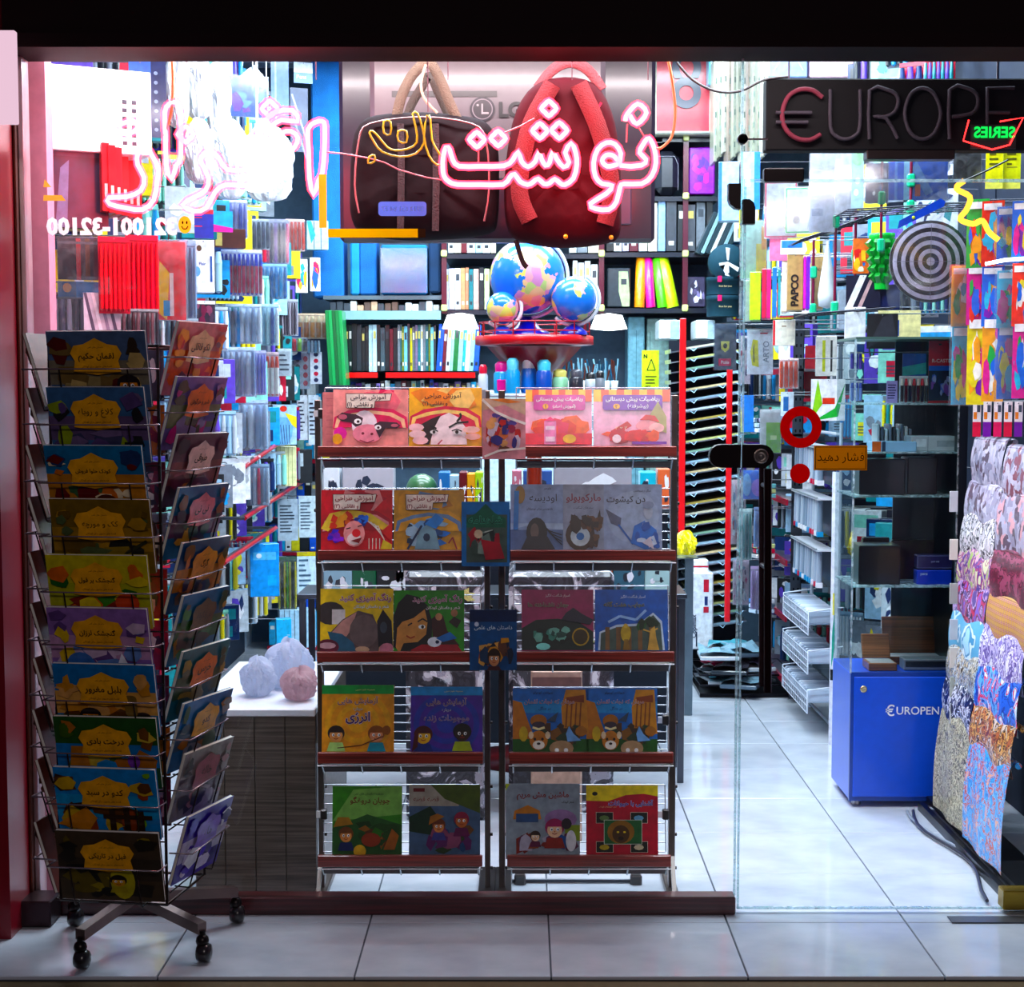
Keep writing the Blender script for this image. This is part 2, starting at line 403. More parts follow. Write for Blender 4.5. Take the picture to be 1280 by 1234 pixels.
# ================================================================ SETTING
TILE, TX, = .502, .0755
yl = floor_y(1092)
FY0, FY1 = floor_y(1221), 10.35
fl = MB(); fl.bb((-2.2, FY0 + .01, -.03), (2.2, FY1, -.006), C('4a5058'))
floor = tag(fl.build('floor', 'matte'), kind='structure')
tm = {}
ys = [FY0] + [yl + k * TILE for k in range(-1, 14) if FY0 < yl + k * TILE < FY1] + [FY1]
ys = sorted(set(list(ys) + [GL + .03])); ys = [y for i, y in enumerate(ys) if i == 0 or y - ys[i - 1] > .06]
for y0, y1 in zip(ys[:-1], ys[1:]):
    for k in range(-5, 5):
        x0, x1 = TX + k * TILE, TX + (k + 1) * TILE
        x0, x1 = max(x0, -2.15), min(x1, 2.15)
        if x1 - x0 < .1: continue
        key = (round(x1 - x0, 2), round(y1 - y0, 2))
        if key not in tm:
            b = MB(); b.box((0, 0, -.005), (x1 - x0 - .004, y1 - y0 - .004, .01), C('c8ccd4'), None, .0015)
            o = b.build('tile', 'tile', floor); tm[key] = o.data
        else:
            o = bpy.data.objects.new('tile', tm[key]); col.objects.link(o); o.parent = floor
        o.location = ((x0 + x1) / 2, (y0 + y1) / 2, rnd.uniform(-.0004, 0))
def struct(name, a, b, c, mat='matte', bev=0):
    m = MB(); m.bb(a, b, C(c), bev); return tag(m.build(name, mat), kind='structure')
struct('trim_1', (-2.2, FY0 - .06, -.16), (2.2, FY0 + .008, -.012), '5a4c38', 'matte', .01)
struct('ground_outside', (-6, -6, -.2), (6, FY0 - .06, -.15), '3a3632')
struct('wall_left', (-1.72, GL + .16, 0), (-1.60, 10.4, 3.4), 'b8c8d8')
struct('wall_right', (1.78, GL + .05, 0), (1.90, 10.4, 3.4), 'b8c8d8')
struct('wall_back', (-1.72, 10.35, 0), (1.90, 10.45, 3.4), '64788a')
struct('ceiling', (-1.72, GL + .05, 3.34), (1.90, 10.45, 3.42), 'd8e0ea')
# header over the glass, outer jambs
hz = at(640, 77, GL + .05).z
struct('wall_front', (-2.6, GL - .13, hz), (2.6, GL + .05, 3.5), '120406', 'matte')
struct('trim_2', (-2.6, GL - .17, hz - .002), (2.6, GL - .13, hz + .035), '140407', 'matte')
xl = at(20, 600, GL - .1).x
struct('wall_front_pier', (-2.8, GL - .25, 0), (xl, GL + .05, hz + .3), '7c101e', 'plastic')
xj = at(36, 600, GL).x
struct('trim_3', (xl, GL - .06, 0), (xj, GL + .05, hz), '6e4038', 'metal', .004)
struct('trim_reflection', (xj, GL - .03, .0), (xj + .014, GL + .04, hz), 'e8d8dc', 'metal', .002)  # pale strip put in for a reflection along the glass edge
struct('wall_left_jamb', (-1.72, GL + .09, 0), (at(64, 300, GL + .12).x, GL + .16, hz + .3), 'c48c9c')
xd = at(918, 1135, GL).x + .002
struct('trim_5', (xj + .02, GL - .03, 0), (xd - .002, GL + .035, .052), '4a1418', 'wood', .004)
# white notice at the pier, given a glow of its own
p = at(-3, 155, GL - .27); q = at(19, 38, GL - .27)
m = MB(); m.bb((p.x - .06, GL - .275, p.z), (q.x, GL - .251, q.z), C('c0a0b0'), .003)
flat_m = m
tag(m.build('glowing_notice', 'glow'), 'small pale pink notice with added glow fixed high on the red pier outside', 'light')

# glass: the fixed window and the door leaf
win = tag(bpy.data.objects.new('window_1', None), kind='structure'); col.objects.link(win); win.location = (0, GL, 0)
m = MB(); m.add([(xj + .014, 0, .05), (xd - .004, 0, .05), (xd - .004, 0, hz + .01), (xj + .014, 0, hz + .01)], [[0, 1, 2, 3]], C('ffffff'))
m.build('pane', 'pane', win)
m = MB(); m.bb((xd - .006, -.005, .05), (xd, .005, hz + .01), C('ffffff')); m.build('pane_edge', 'edge', win)
door = tag(bpy.data.objects.new('door_1', None), kind='structure'); col.objects.link(door); door.location = (0, GL, 0)
ztr = at(1000, 226, GL).z; XR = 2.1
m = MB(); m.add([(xd + .008, 0, .012), (XR, 0, .012), (XR, 0, ztr - .004), (xd + .008, 0, ztr - .004)], [[0, 1, 2, 3]], C('ffffff'))
m.add([(xd + .008, 0, ztr + .004), (XR, 0, ztr + .004), (XR, 0, hz + .01), (xd + .008, 0, hz + .01)], [[0, 1, 2, 3]], C('ffffff'))
m.build('pane', 'pane', door)
m = MB(); m.bb((xd + .004, -.005, .012), (xd + .010, .005, ztr - .004), C('ffffff')); m.bb((xd + .004, -.005, ztr - .004), (XR, .005, ztr + .004), C('ffffff'))
m.bb((xd + .004, -.005, .010), (XR, .005, .016), C('ffffff'))
m.build('pane_edge', 'edge', door)
# patch lock
c = at(925, 570, GL); s_ = 1 / S(GL)
def stadium(w_, h_, n=8):
    r = h_ / 2; P = []
    for sx, a0 in ((1, -90), (-1, 90)):
        for i in range(n + 1): a = R(a0 + 180 * i / n); P.append((sx * (w_ / 2 - r) + r * math.cos(a), r * math.sin(a)))
    return P
m = MB(); W, H = 80 * s_, 29 * s_
half = lambda sgn: [p for p in stadium(W, H)]
Pl = [p for p in stadium(W, H) if p[0] <= -.0] + [(-.002, -H / 2), (-.002, H / 2)]
Pl = [(-.002, H / 2)] + [p for p in stadium(W, H) if p[0] < -.01] + [(-.002, -H / 2)]
m.prism(Pl[::-1], -.022, .022, C('1c1618')); m.prism([(-a, b) for a, b in Pl], -.022, .022, C('1c1618'))
lk = m.build('lock_case', 'metal', door, (c.x + .002, 0, c.z))
m = MB(); m.lathe((W * .3, -.022, 0), [(.021, 0), (.021, -.004), (.016, -.006), (.016, -.002), (.006, -.002), (.006, -.007), (.001, -.007)], C('8c8480'), 20, 'y')
m.build('lock_cylinder', 'chrome', lk)
# S shaped patch at the transom, rod clamp, ball
c = at(926, 256, GL); m = MB()
def pxp(x, y, cx, cy): return ((x - cx) * s_, -(y - cy) * s_)
Pa = [pxp(x, y, 926, 256) for x, y in ((910, 231), (925, 231), (925, 262), (918, 261), (912, 256), (910, 250))]
Pb = [pxp(x, y, 926, 256) for x, y in ((928, 250), (936, 250), (941, 254), (943, 260), (943, 280), (928, 280))]
m.prism(Pa[::-1], -.02, .02, C('140e10')); m.prism(Pb[::-1], -.02, .02, C('140e10')); m.build('pivot_patch', 'metal', door, (c.x, 0, c.z))
a, b = at(954, 228, GL), at(1004, 211, GL); m = MB(); m.bb((a.x, -.02, a.z), (b.x, .02, b.z), C('140e10'), .003); m.build('header_clamp', 'metal', door)
c = at(928, 174, GL); m = MB(); m.lathe((0, 0, 0), [(.001, -.02), (.013, -.018), (.0145, -.01), (.0145, .01), (.001, .012)], C('120c0e'), 16, 'y'); m.bb((.012, -.004, -.002), (.07, .004, .002), C('403038')); m.build('glass_button', 'metal', door, (c.x, 0, c.z))
# handle: two dark vertical bars through the glass
a, b = at(957, 585, GL), at(957, 862, GL); m = MB()
for dy in (-.045, .06):
    m.tube([(a.x, dy, a.z), (b.x, dy, b.z)], .011, C('2a1a1c'), 10)
for z in (a.z - .05, b.z + .35): m.tube([(a.x, -.045, z), (a.x, .06, z)], .007, C('2a1a1c'), 8)
m.build('door_handle', 'metal', door)
# bottom pivot and floor spring plate
a, b = at(1250, 1153, GL), at(1300, 1129, GL); m = MB(); m.bb((a.x, -.03, .014), (b.x + .1, .03, .07), C('a08850'), .003); m.build('bottom_pivot', 'metal', door)
m = MB(); m.bb((at(1178, 1150, GL).x, -.11, .0015), (at(1262, 1150, GL).x + .2, -.05, .004), C('70747c'), .001); m.build('spring_plate', 'metal', door)
# floor clamp by the pier
a, b = at(26, 1178, GL - .08), at(72, 1150, GL - .08); m = MB(); m.bb((a.x, GL - .15, .002), (b.x, GL - .035, .075), C('3a2c30'), .004)
tag(m.build('glass_clamp', 'metal'), 'steel floor clamp holding the glass beside the red pier', 'clamp')

# stickers on the glass, and street reflections drawn as flat decals
def decal(name, label, x0, y0, x1, y1, shapes, mat='print', mirror=False, Y=GL - .0012, cat='sticker', back=None, th=.0012):
    a, b = at(x0, y1, Y), at(x1, y0, Y); w_, h_ = b.x - a.x, b.z - a.z
    m = MB()
    if back:
        m.M = Matrix.Translation((0, 0, 0))
        fs = back if isinstance(back, list) else None
        if fs is None: m.bb((-w_ / 2, -th, 0), (w_ / 2, 0, h_), C(back))
    flat(m, shapes, w_, h_, -th if back else 0, mirror)
    return tag(m.build(name, mat, None, ((a.x + b.x) / 2, Y, a.z)), label, cat)
def ring(name, label, cx, cy, r0, r1, c1):
    p = at(cx, cy, GL - .002); k = s_; m = MB(); n = 36
    if r0: prof = [(r0 * k, 0), (r1 * k, 0), (r1 * k, -.001), (r0 * k, -.001), (r0 * k, 0)]
    else: prof = [(r1 * k, 0), (r1 * k, -.001), (.0005, -.001)]
    vs = []
    m.lathe((0, 0, 0), [(max(a, .0004), b) for a, b in prof[1 if r0 else 0:]] if not r0 else prof[:-1], C(c1), n, 'y', False)
    return tag(m.build(name, 'print', None, p), label, 'sticker')
def ring_open(name, label, cx, cy, r0, r1, c1):
    p = at(cx, cy, GL - .002); k = s_; m = MB(); n = 40; vs = []
    for r, y in ((r0, 0), (r1, 0), (r1, -.0012), (r0, -.0012)):
        vs += [(r * k * math.cos(6.28319 * i / n), y, r * k * math.sin(6.28319 * i / n)) for i in range(n)]
    fs = [[a * n + i, a * n + (i + 1) % n, ((a + 1) % 4) * n + (i + 1) % n, ((a + 1) % 4) * n + i] for a in range(4) for i in range(n)]
    m.add(vs, fs, C(c1)); return tag(m.build(name, 'vinyl', None, p), label, 'sticker')
ring_open('ring_sticker', 'large dark red ring stuck on the glass door above a dot', 1001, 534, 14, 26, 'd01018')
m = MB(); p = at(1000, 592, GL - .002); m.lathe((0, 0, 0), [(12.5 * s_, 0), (12.5 * s_, -.0012), (.0004, -.0012)], C('d01018'), 30, 'y', False)
tag(m.build('dot_sticker', 'vinyl', None, p), 'small solid dark red disc stuck on the glass door under the ring', 'sticker')
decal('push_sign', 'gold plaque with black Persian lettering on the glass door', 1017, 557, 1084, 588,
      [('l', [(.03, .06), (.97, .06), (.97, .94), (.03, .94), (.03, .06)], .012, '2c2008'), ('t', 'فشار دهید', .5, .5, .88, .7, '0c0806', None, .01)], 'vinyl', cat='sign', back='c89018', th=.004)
decal('reflected_number', 'reflected telephone number in mirrored white lettering drawn on the window glass', 57, 272, 222, 294, [('t', '321001-32100', .5, .5, 1, .9, 'ffffff', None, .05)], 'vinyl', True)  # reflection of a street sign, drawn as mirrored lettering
decal('reflected_smiley', 'round yellow reflected smiling face drawn beside the white phone number', 223, 270, 239, 292,
      [('e', .5, .5, .5, .5, 'f8c020'), ('e', .34, .62, .07, .1, '201008', 8), ('e', .66, .62, .07, .1, '201008', 8), ('l', [(.25, .42), (.38, .26), (.62, .26), (.75, .42)], .08, '201008')], 'vinyl')  # reflected face, drawn flat on the glass
decal('reflected_label', 'pale blue reflected label with a mirrored mobile number by the black bag', 473, 252, 533, 270,
      [rr(0, 0, 1, 1, .07, '7080e8', 3), ('t', '0912 651 04 37', .5, .5, .86, .6, 'f0f4ff')], 'vinyl', True)  # reflected label drawn as a flat decal
decal('reflected_letter', 'orange reflected letter strip drawn on the window near the pier', 54, 244, 82, 251, [('p', [(0, 0), (1, 0), (.82, 1), (.03, 1)], 'f8a838')], 'vinyl')  # pieces of reflected lettering, drawn flat
decal('reflected_letter', 'small orange reflected triangle above the orange strip', 54, 224, 64, 234, [('p', [(0, 0), (1, 0), (.2, 1)], 'f8a838')], 'vinyl')
decal('reflected_banner', 'pale translucent blue reflected banner strip low across the red pens', 63, 346, 208, 368,
      [('r', .15, 0, .52, 1, '3898e0'), ('e', .1, .5, .06, .4, 'f0a060'), ('e', .36, .8, .03, .3, 'f8d060'), ('t', 'شماره تماس', .55, .45, .7, .5, 'e8f0ff')], 'film')  # reflected blue strip, laid on as film
decal('reflected_letter', 'long yellow reflected bar drawn on the glass below the travel bag', 410, 286, 532, 297, [('r', 0, 0, .92, 1, 'ffb400'), ('r', .92, 0, 1, 1, '30180c')], 'vinyl')  # reflected yellow lettering drawn as coloured bars
decal('reflected_letter', 'tall yellow reflected bar drawn on the glass below the neon stroke', 399, 218, 408, 285, [('r', 0, 0, 1, 1, 'ffb828')], 'vinyl')
# ================================================================ WIRE BOOK RACK BEHIND THE GLASS
YR = 5.10                                            # plane of the rack's posts
def P3(px, py, Y=YR): return at(px, py, Y)
base = P3(620, 1126, YR)
rack = thing('book_rack', 'tall steel book display rack with red-brown wooden shelf lips behind the window', 'rack', (base.x, YR, 0))
L = lambda v: (v[0] - base.x, v[1] - YR, v[2])
STEEL = C('6c6460'); DK = C('2c2828'); GREY = C('9aa0a8')
posts = [(393, 400, 500, 1128), (605, 612, 488, 1128), (623, 631, 488, 1128), (840, 848, 494, 1128)]
for i, (xa, xb, yt, yb) in enumerate(posts):
    t0, t1 = P3(xa, yt), P3(xb, yt); z0 = .012
    m = MB(); m.bb(L((t0.x, YR, z0)), L((t1.x, YR + .045, t0.z)), STEEL, .002)
    if i in (0, 3):
        m.box(L(((t0.x + t1.x) / 2, YR + .02, .012)), (.035, .42, .022), STEEL, None, .003)
        m.box(L(((t0.x + t1.x) / 2, YR - .06, .07)), (.012, .012, .13), STEEL, (R(-40), 0, 0))
    o = m.build('post', 'metal', rack)
    m = MB()
    for z in [P3(600, y).z for y in (905, 985, 1045, 1087, 630, 760)]:
        m.tube([L((t1.x, YR + .02, z)), L((t1.x + .007, YR + .02, z))], .005, DK, 6)
    m.build('bolt', 'metal', o)['kind'] = 'stuff'
for x in (606, 626):
    c = P3(x, 1125); m = MB(); m.box(L((c.x + .006, YR + .02, .012)), (.05, .42, .022), DK, None, .003); m.build('foot', 'metal', rack)
LIPS = [(558, 571, 397, 606, 640, 846), (688, 701, 397, 606, 638, 845), (815, 828, 396, 605, 637, 843), (941, 955, 397, 604, 636, 842), (1070, 1084, 397, 603, 634, 839)]
WOODC = C('8a2c22')
for r_, (y0, y1, a0, a1, b0, b1) in enumerate(LIPS):
    for bay, (x0, x1) in enumerate(((a0, a1), (b0, b1))):
        Yf = YR - .085
        p0, p1 = at(x0, y1, Yf), at(x1, y0, Yf)
        m = MB(); m.bb(L((p0.x, Yf, p0.z)), L((p1.x, Yf + .016, p1.z)), WOODC, .002); m.build('shelf_lip', 'wood', rack)
        m = MB()                                      # grey rail, bed and brackets
        zt = p0.z; m.bb(L((p0.x + .01, Yf + .03, zt - .012)), L((p1.x - .01, YR + .03, zt - .009)), DK)
        m.bb(L((p0.x + .01, Yf + .05, zt - .034)), L((p1.x - .01, Yf + .056, zt - .014)), C('8c8c90'))
        n = 5
        for k in range(n):
            x = p0.x + .012 + (p1.x - p0.x - .024) * k / (n - 1)
            m.tube([L((x, Yf - .002, zt - .004)), L((x, Yf + .02, zt - .016)), L((x, Yf + .048, zt - .036))], .0025, GREY, 5)
        m.tube([L((p0.x, Yf - .001, zt - .006)), L((p1.x, Yf - .001, zt - .006))], .002, C('c8c8cc'), 5)
        m.build('shelf_rail', 'metal', rack)
        # wire back grid
        m = MB(); yt_ = [485, 611, 733, 860, 982][r_]; zt2 = at(600, yt_, YR).z
        zb = p1.z; nx = 4; nz = 8
        yb_ = YR + .0
        for k in range(nz):
            f = k / (nz - 1); z = zb + (zt2 - zb) * f
            m.tube([L((p0.x + .012, YR - .04 + .05 * f, z)), L((p1.x - .012, YR - .04 + .05 * f, z))], .0016, C('c0c4cc'), 4)
        for k in range(nx):
            x = p0.x + .012 + (p1.x - p0.x - .024) * k / (nx - 1)
            m.tube([L((x, YR - .04, zb)), L((x, YR + .01, zt2))], .0016, C('c0c4cc'), 4)
        m.build('wire_back', 'chrome', rack)
for px_, py_ in ((402, 517), (405, 1018), (832, 900), (832, 1018)):
    c = P3(px_, py_, YR - .02); m = MB(); m.box(L(c), (.02, .02, .03), DK, None, .003); m.box(L((c.x - .016, c.y, c.z)), (.012, .014, .018), C('e8e8e8')); m.build('clip', 'plastic', rack)
for px_ in (650, 795):
    c = at(px_, 1100, YR + .12); m = MB(); m.box(L(c), (.035, .03, .035), DK, None, .005); m.build('crossbar_clamp', 'plastic', rack)
m = MB(); a, b = at(640, 1101, YR + .13), at(800, 1101, YR + .13); m.tube([L(a), L(b)], .006, C('50545c'), 8); m.build('crossbar', 'metal', rack)

def book(name, label, px, Y, w, h, base_c, shapes, th=.006, lean=12, bottom=None, cat='book', group=None, rz=0, mat='print', zbot=None, parent_loc=None, rot=None, page=True):
    t = thing(name, label, cat, parent_loc, 0, group, rot if rot else (R(-lean), 0, rz))
    m = MB(); m.bb((-w / 2, 0, 0), (w / 2, .0012, h), C(base_c)); flat(m, shapes, w, h, 0); m.build('cover', mat, t)
    if page:
        m = MB(); m.bb((-w / 2 + .001, .0012, .001), (w / 2 - .002, th, h - .001), C('e8e4da')); m.build('page_block', 'matte', t)
        m = MB(); m.bb((-w / 2, th, 0), (w / 2, th + .001, h), C(base_c)); m.build('back_cover', mat, t)
    return t

def ray(c1, c2, n=9, cx=.5, cy=.35):
    out = []
    for i in range(n):
        a, b = 2 * math.pi * i / n, 2 * math.pi * (i + .5) / n
        out.append(('p', [(cx, cy), (min(1, max(0, cx + 1.2 * math.cos(a))), min(1, max(0, cy + 1.2 * math.sin(a)))), (min(1, max(0, cx + 1.2 * math.cos(b))), min(1, max(0, cy + 1.2 * math.sin(b))))], c2))
    return out
def arcs(cx, cy, cols, r0=.46, dr=.05, asp=.8):
    return [('e', cx, cy, r0 - dr * i, (r0 - dr * i) * asp, c, 26) for i, c in enumerate(cols)]
def draw_cover(base_c, hat, sub, title2, boxed, seed):
    s_ = [('r', 0, 0, 1, 1, base_c)] + blobs(seed, 6, hat, 0, .62, 1, 1, .26)
    s_ += [('p', [(0, .28), (.02, .5), (.2, .62), (.5, .68), (.8, .64), (.98, .5), (1, .3), (.5, .42)], hat[0]),
           ('p', [(.02, .3), (.05, .48), (.25, .57), (.5, .62), (.78, .58), (.95, .46), (.97, .3), (.5, .38)], hat[1]),
           ('p', [(.06, .3), (.1, .45), (.3, .52), (.5, .56), (.75, .52), (.9, .42), (.93, .3), (.5, .34)], hat[0])]
    s_ += sub
    if boxed: s_ += [('p', [(.18, .66), (.17, .78), (.17, .92), (.78, .92), (.76, .79), (.56, .78), (.55, .66)], 'f0e4d8'), ('l', [(.18, .66), (.17, .92), (.78, .92), (.76, .79), (.56, .78), (.55, .66), (.18, .66)], .008, '301018')]
    s_ += [('t', 'آموزش طراحی', .47, .855, .54, .12, '280820' if boxed != 2 else '901828'), ('t', title2, .36, .715, .34, .11, '280820' if boxed != 2 else '901828')]
    return s_
COW = [('e', .42, .36, .17, .26, 'f8e8f0'), ('e', .46, .2, .2, .17, 'f4a0b0'), ('p', [(.05, .5), (.12, .58), (.3, .55), (.4, .48), (.38, .36), (.3, .32), (.24, .4), (.12, .42)], '3c2430'),
       ('e', .13, .5, .06, .05, 'c07080', 10), ('e', .33, .42, .05, .05, 'ffffff', 10), ('e', .335, .415, .02, .025, '301020', 8),
       ('p', [(.55, .36), (.62, .42), (.85, .4), (.9, .34), (.85, .29), (.7, .3), (.62, .12), (.58, .24)], '3c2430'), ('e', .82, .345, .05, .03, 'c07080', 10), ('e', .6, .31, .045, .045, 'ffffff', 10),
       ('e', .605, .305, .018, .025, '301020', 8), ('e', .4, .2, .02, .025, '702030', 8), ('e', .52, .19, .02, .025, '702030', 8), ('l', [(.36, .08), (.46, .03), (.55, .08)], .012, '702030'),
       ('e', .1, .2, .09, .12, 'e838a0', 9), ('e', .06, .1, .07, .1, 'f8b040', 9)]
GIRL = [('p', [(.3, .0), (.32, .3), (.44, .5), (.55, .56), (.68, .48), (.78, .3), (.8, 0)], 'f8e8ec'), ('p', [(.16, .35), (.3, .45), (.44, .52), (.36, .32), (.28, .0), (.2, .0), (.22, .2)], '281418'),
        ('l', [(.28, .34), (.38, .28)], .025, '100808'), ('l', [(.55, .3), (.66, .38), (.82, .4)], .025, '100808'), ('l', [(.66, .4), (.72, .5), (.7, .55)], .03, '100808'),
        ('e', .34, .22, .05, .035, 'ffffff', 10), ('e', .345, .22, .02, .03, '201010', 8), ('e', .66, .22, .06, .04, 'ffffff', 10), ('e', .66, .22, .025, .035, '201010', 8),
        ('l', [(.28, .25), (.34, .27), (.4, .23)], .015, '100808'), ('l', [(.59, .24), (.66, .27), (.73, .23)], .015, '100808'),
        ('e', .1, .3, .11, .07, 'f8ccd0', 10), ('e', .12, .18, .12, .07, 'fcd8dc', 10), ('e', .16, .07, .11, .07, 'f8ccd0', 10), ('e', .86, .26, .12, .06, 'fcd0c8', 10), ('e', .88, .14, .11, .06, 'f8c4bc', 10), ('l', [(.4, .0), (.46, .08)], .02, 'c07078')]
CLOWN = [('p', [(.0, .35), (.12, .6), (.4, .68), (.7, .6), (.95, .4), (.9, .3), (.6, .5), (.3, .52), (.1, .3)], 'f0d070')] + [('l', [(.55 + .05 * i, .55 - .03 * i), (.8 + .02 * i, .38 - .05 * i)], .012, 'f4f0e8') for i in range(6)] + \
        blobs(5, 8, ['f06020', 'f8a020', 'e84030'], .1, .3, .5, .66, .1) + blobs(6, 8, ['2060d8', '4080f0', '203090'], .42, .32, .72, .66, .09) + blobs(7, 7, ['8030c0', 'a050e0', '5040c0'], .05, .08, .35, .4, .1) + \
        [('e', .47, .26, .15, .22, 'f4a8a8'), ('e', .47, .17, .1, .1, 'f8e0e0', 12), ('e', .5, .27, .06, .07, 'e01020', 12), ('l', [(.36, .34), (.42, .36)], .015, '201010'), ('l', [(.52, .38), (.58, .4)], .015, '201010'),
         ('p', [(.42, .14), (.58, .2), (.54, .1)], '901018'), ('p', [(.85, .3), (1, .45), (1, .1)], 'd02828'), ('p', [(.84, .0), (.88, .16), (1, .08), (1, 0)], 'f0d060')] + [('l', [(.68 + .05 * i, 0), (.68 + .05 * i, .18)], .01, 'f0f0e0') for i in range(4)]
HORSE = blobs(8, 16, ['4878c0', '88b0d8', '284878', 'a8c4d8', '203048'], .1, 0, .85, .55, .13) + [('p', [(.3, 0), (.36, .3), (.5, .45), (.6, .3), (.66, 0)], '7898a8'), ('e', .47, .2, .05, .07, '203048', 8), ('p', [(.44, .42), (.6, .6), (.72, .5), (.6, .34)], '3080d0'),
         ('l', [(.2, 0), (.4, .4)], .03, '182848'), ('l', [(.9, .0), (.84, .2), (.78, .1)], .02, '902838')]
def stripes(c1, c2, n=10, y0=.78):
    return [('r', i / n, y0, (i + 1) / n, 1, c1 if i % 2 else c2) for i in range(n)]
def math_cover(bc, num, sub, seed):
    s_ = [('r', 0, 0, 1, 1, 'f4c0d8')] + stripes('f85838', 'f8c858')
    s_ += [rr(.12, .62, .9, .9, .04, bc, 1.2), ('t', 'ریاضیات پیش دبستانی', .51, .815, .7, .14, 'ffffff'), ('t', '(' + sub + ')', .58, .69, .34, .1, 'ffffff'), ('e', .3, .69, .045, .05, 'f8b030', 10), ('t', num, .3, .69, .05, .07, '401008')]
    return s_
ART = {}
ART['cow'] = ('f0a8a8', draw_cover('f4a8a4', ['e05070', 'f8c8a8', 'f8909c'], COW, 'و نقاشی (۱)', 1, 1))
ART['eyes'] = ('f8c858', draw_cover('f8bc50', ['d83050', 'f8d890', 'f09048'], GIRL, 'و نقاشی (۲)', 0, 2))
ART['clown'] = ('d83038', draw_cover('d83038', ['b82030', 'e8a0a0', 'e04850'], CLOWN, 'و نقاشی (۳)', 2, 3))
ART['horse'] = ('c89040', draw_cover('d09840', ['e0a030', '7890b0', 'b87830'], HORSE, 'و نقاشی (۴)', 2, 4))
ART['feast'] = ('c87868', [('r', 0, 0, 1, 1, 'e0a0a8'), ('p', [(0, 1), (1, 1), (1, .72), (.5, .9), (0, .8)], 'd8b8a0'), ('p', [(.2, .98), (.5, 1), (.9, .94), (.6, .92)], 'e88030')] + blobs(11, 34, ['c83838', '6858a0', 'e8b080', '403878', 'a02848', 'd8c8d8', '704030', 'e89070'], .04, .1, .98, .78, .13) +
                [('l', [(0, .98), (.3, .78), (.6, .68), (1, .58)], .06, 'fcf4ec'), ('l', [(.05, .04), (.4, .14), (1, .18)], .05, 'fcf4ec')])
ART['num1'] = ('f4b0c8', math_cover('d010a0', '۱', 'آموزش اعداد', 1) + blobs(12, 14, ['f04028', 'e83020', 'f86838', 'e82858'], 0, .08, 1, .5, .2) + [('r', .0, 0, 1, .2, 'f03850'), ('r', .28, 0, .46, .42, 'f49ac8'), ('r', .3, .26, .44, .33, 'fce0f0'), ('p', [(.28, .42), (.37, .5), (.46, .42)], 'f06890'), ('r', .3, .05, .44, .14, 'fce0f0'), ('e', .66, .1, .1, .08, 'f8c040')])
ART['num2'] = ('f4b8d0', math_cover('7018b0', '۲', 'پیشرفته', 2) + [('p', [(.74, .55), (.84, .78), (.95, .5), (.95, .2), (.8, .3)], 'a8a070'), ('e', .7, .34, .15, .1, 'f4a8b0'), ('e', .82, .3, .1, .09, 'f8c0c0'), ('p', [(.6, .44), (.68, .54), (.8, .52), (.86, .4), (.72, .44)], 'd82838'),
                ('p', [(.22, .24), (.44, .42), (.5, .34), (.28, .16)], 'd02830'), ('t', '۲ × ۲', .36, .29, .16, .07, 'f8d0c0')] + blobs(13, 12, ['e82838', 'f04850', 'd01838', 'f88070'], 0, 0, 1, .3, .15) + [('e', .3, .1, .06, .08, 'f8e0e8', 9), ('r', .5, 0, .95, .05, '7838a8')])
ART['kings'] = ('2060a0', [('r', 0, 0, 1, 1, '2468a8'), ('r', .1, .06, .95, .8, '405048')] + [('p', [(.1, .74), (.3, .82), (.5, .97), (.7, .82), (.92, .74), (.92, .6), (.1, .6)], '185840'), ('t', 'شاهنامه', .5, .72, .7, .17, '040a06', '70c8a8')] +
                blobs(14, 22, ['788880', '1c2420', '384840', '902830', '5c6c64', 'b0b8b0'], .12, .12, .92, .62, .14) + [('p', [(.4, .42), (.8, .36), (.9, .12), (.5, .1)], 'a03038'), ('e', .35, .5, .09, .07, 'c0a890', 10)])
ART['sea'] = ('8898b8', [('r', 0, 0, 1, 1, '8c9cbc'), ('r', 0, 0, 1, .3, '58688c'), ('p', [(0, .3), (.3, .36), (1, .3), (1, .4), (0, .4)], 'a4b4cc')] + [('t', 'اودیسه', .62, .78, .52, .22, '141018'), ('t', 'هومر', .7, .93, .14, .05, '302c38'), ('t', 'بازنویسی برای نوجوانان', .55, .62, .5, .05, '383848'), ('e', .18, .84, .1, .14, '907040', 12), ('l', [(.12, .9), (.1, .3)], .09, '4878b0'),
               ('e', .5, .25, .2, .24, '181418'), ('e', .46, .28, .08, .12, '5c4c48')] + [('l', [(.55 + .06 * i, .42 - .05 * i), (.75 + .05 * i, .28 - .05 * i), (.98, .22 - .05 * i)], .018, '141014') for i in range(4)] + [('p', [(.2, 0), (.32, .2), (.7, .2), (.85, 0)], '201c24')])
ART['polo'] = ('8a90a8', [('r', 0, 0, 1, 1, '9298ac'), ('t', 'مارکوپولو', .5, .78, .84, .16, '801830'), ('t', 'سفرهای شگفت', .5, .64, .5, .05, '302838'), ('e', .42, .22, .36, .24, '3c2820'), ('e', .42, .2, .24, .15, 'b8c4cc'), ('e', .42, .2, .1, .06, '3068a8', 10)] + blobs(15, 16, ['4c3024', '60402c', '2c1c18'], .1, .25, 1, .55, .16) + blobs(16, 7, ['5c4030', '3c2820'], .55, 0, 1, .25, .14))
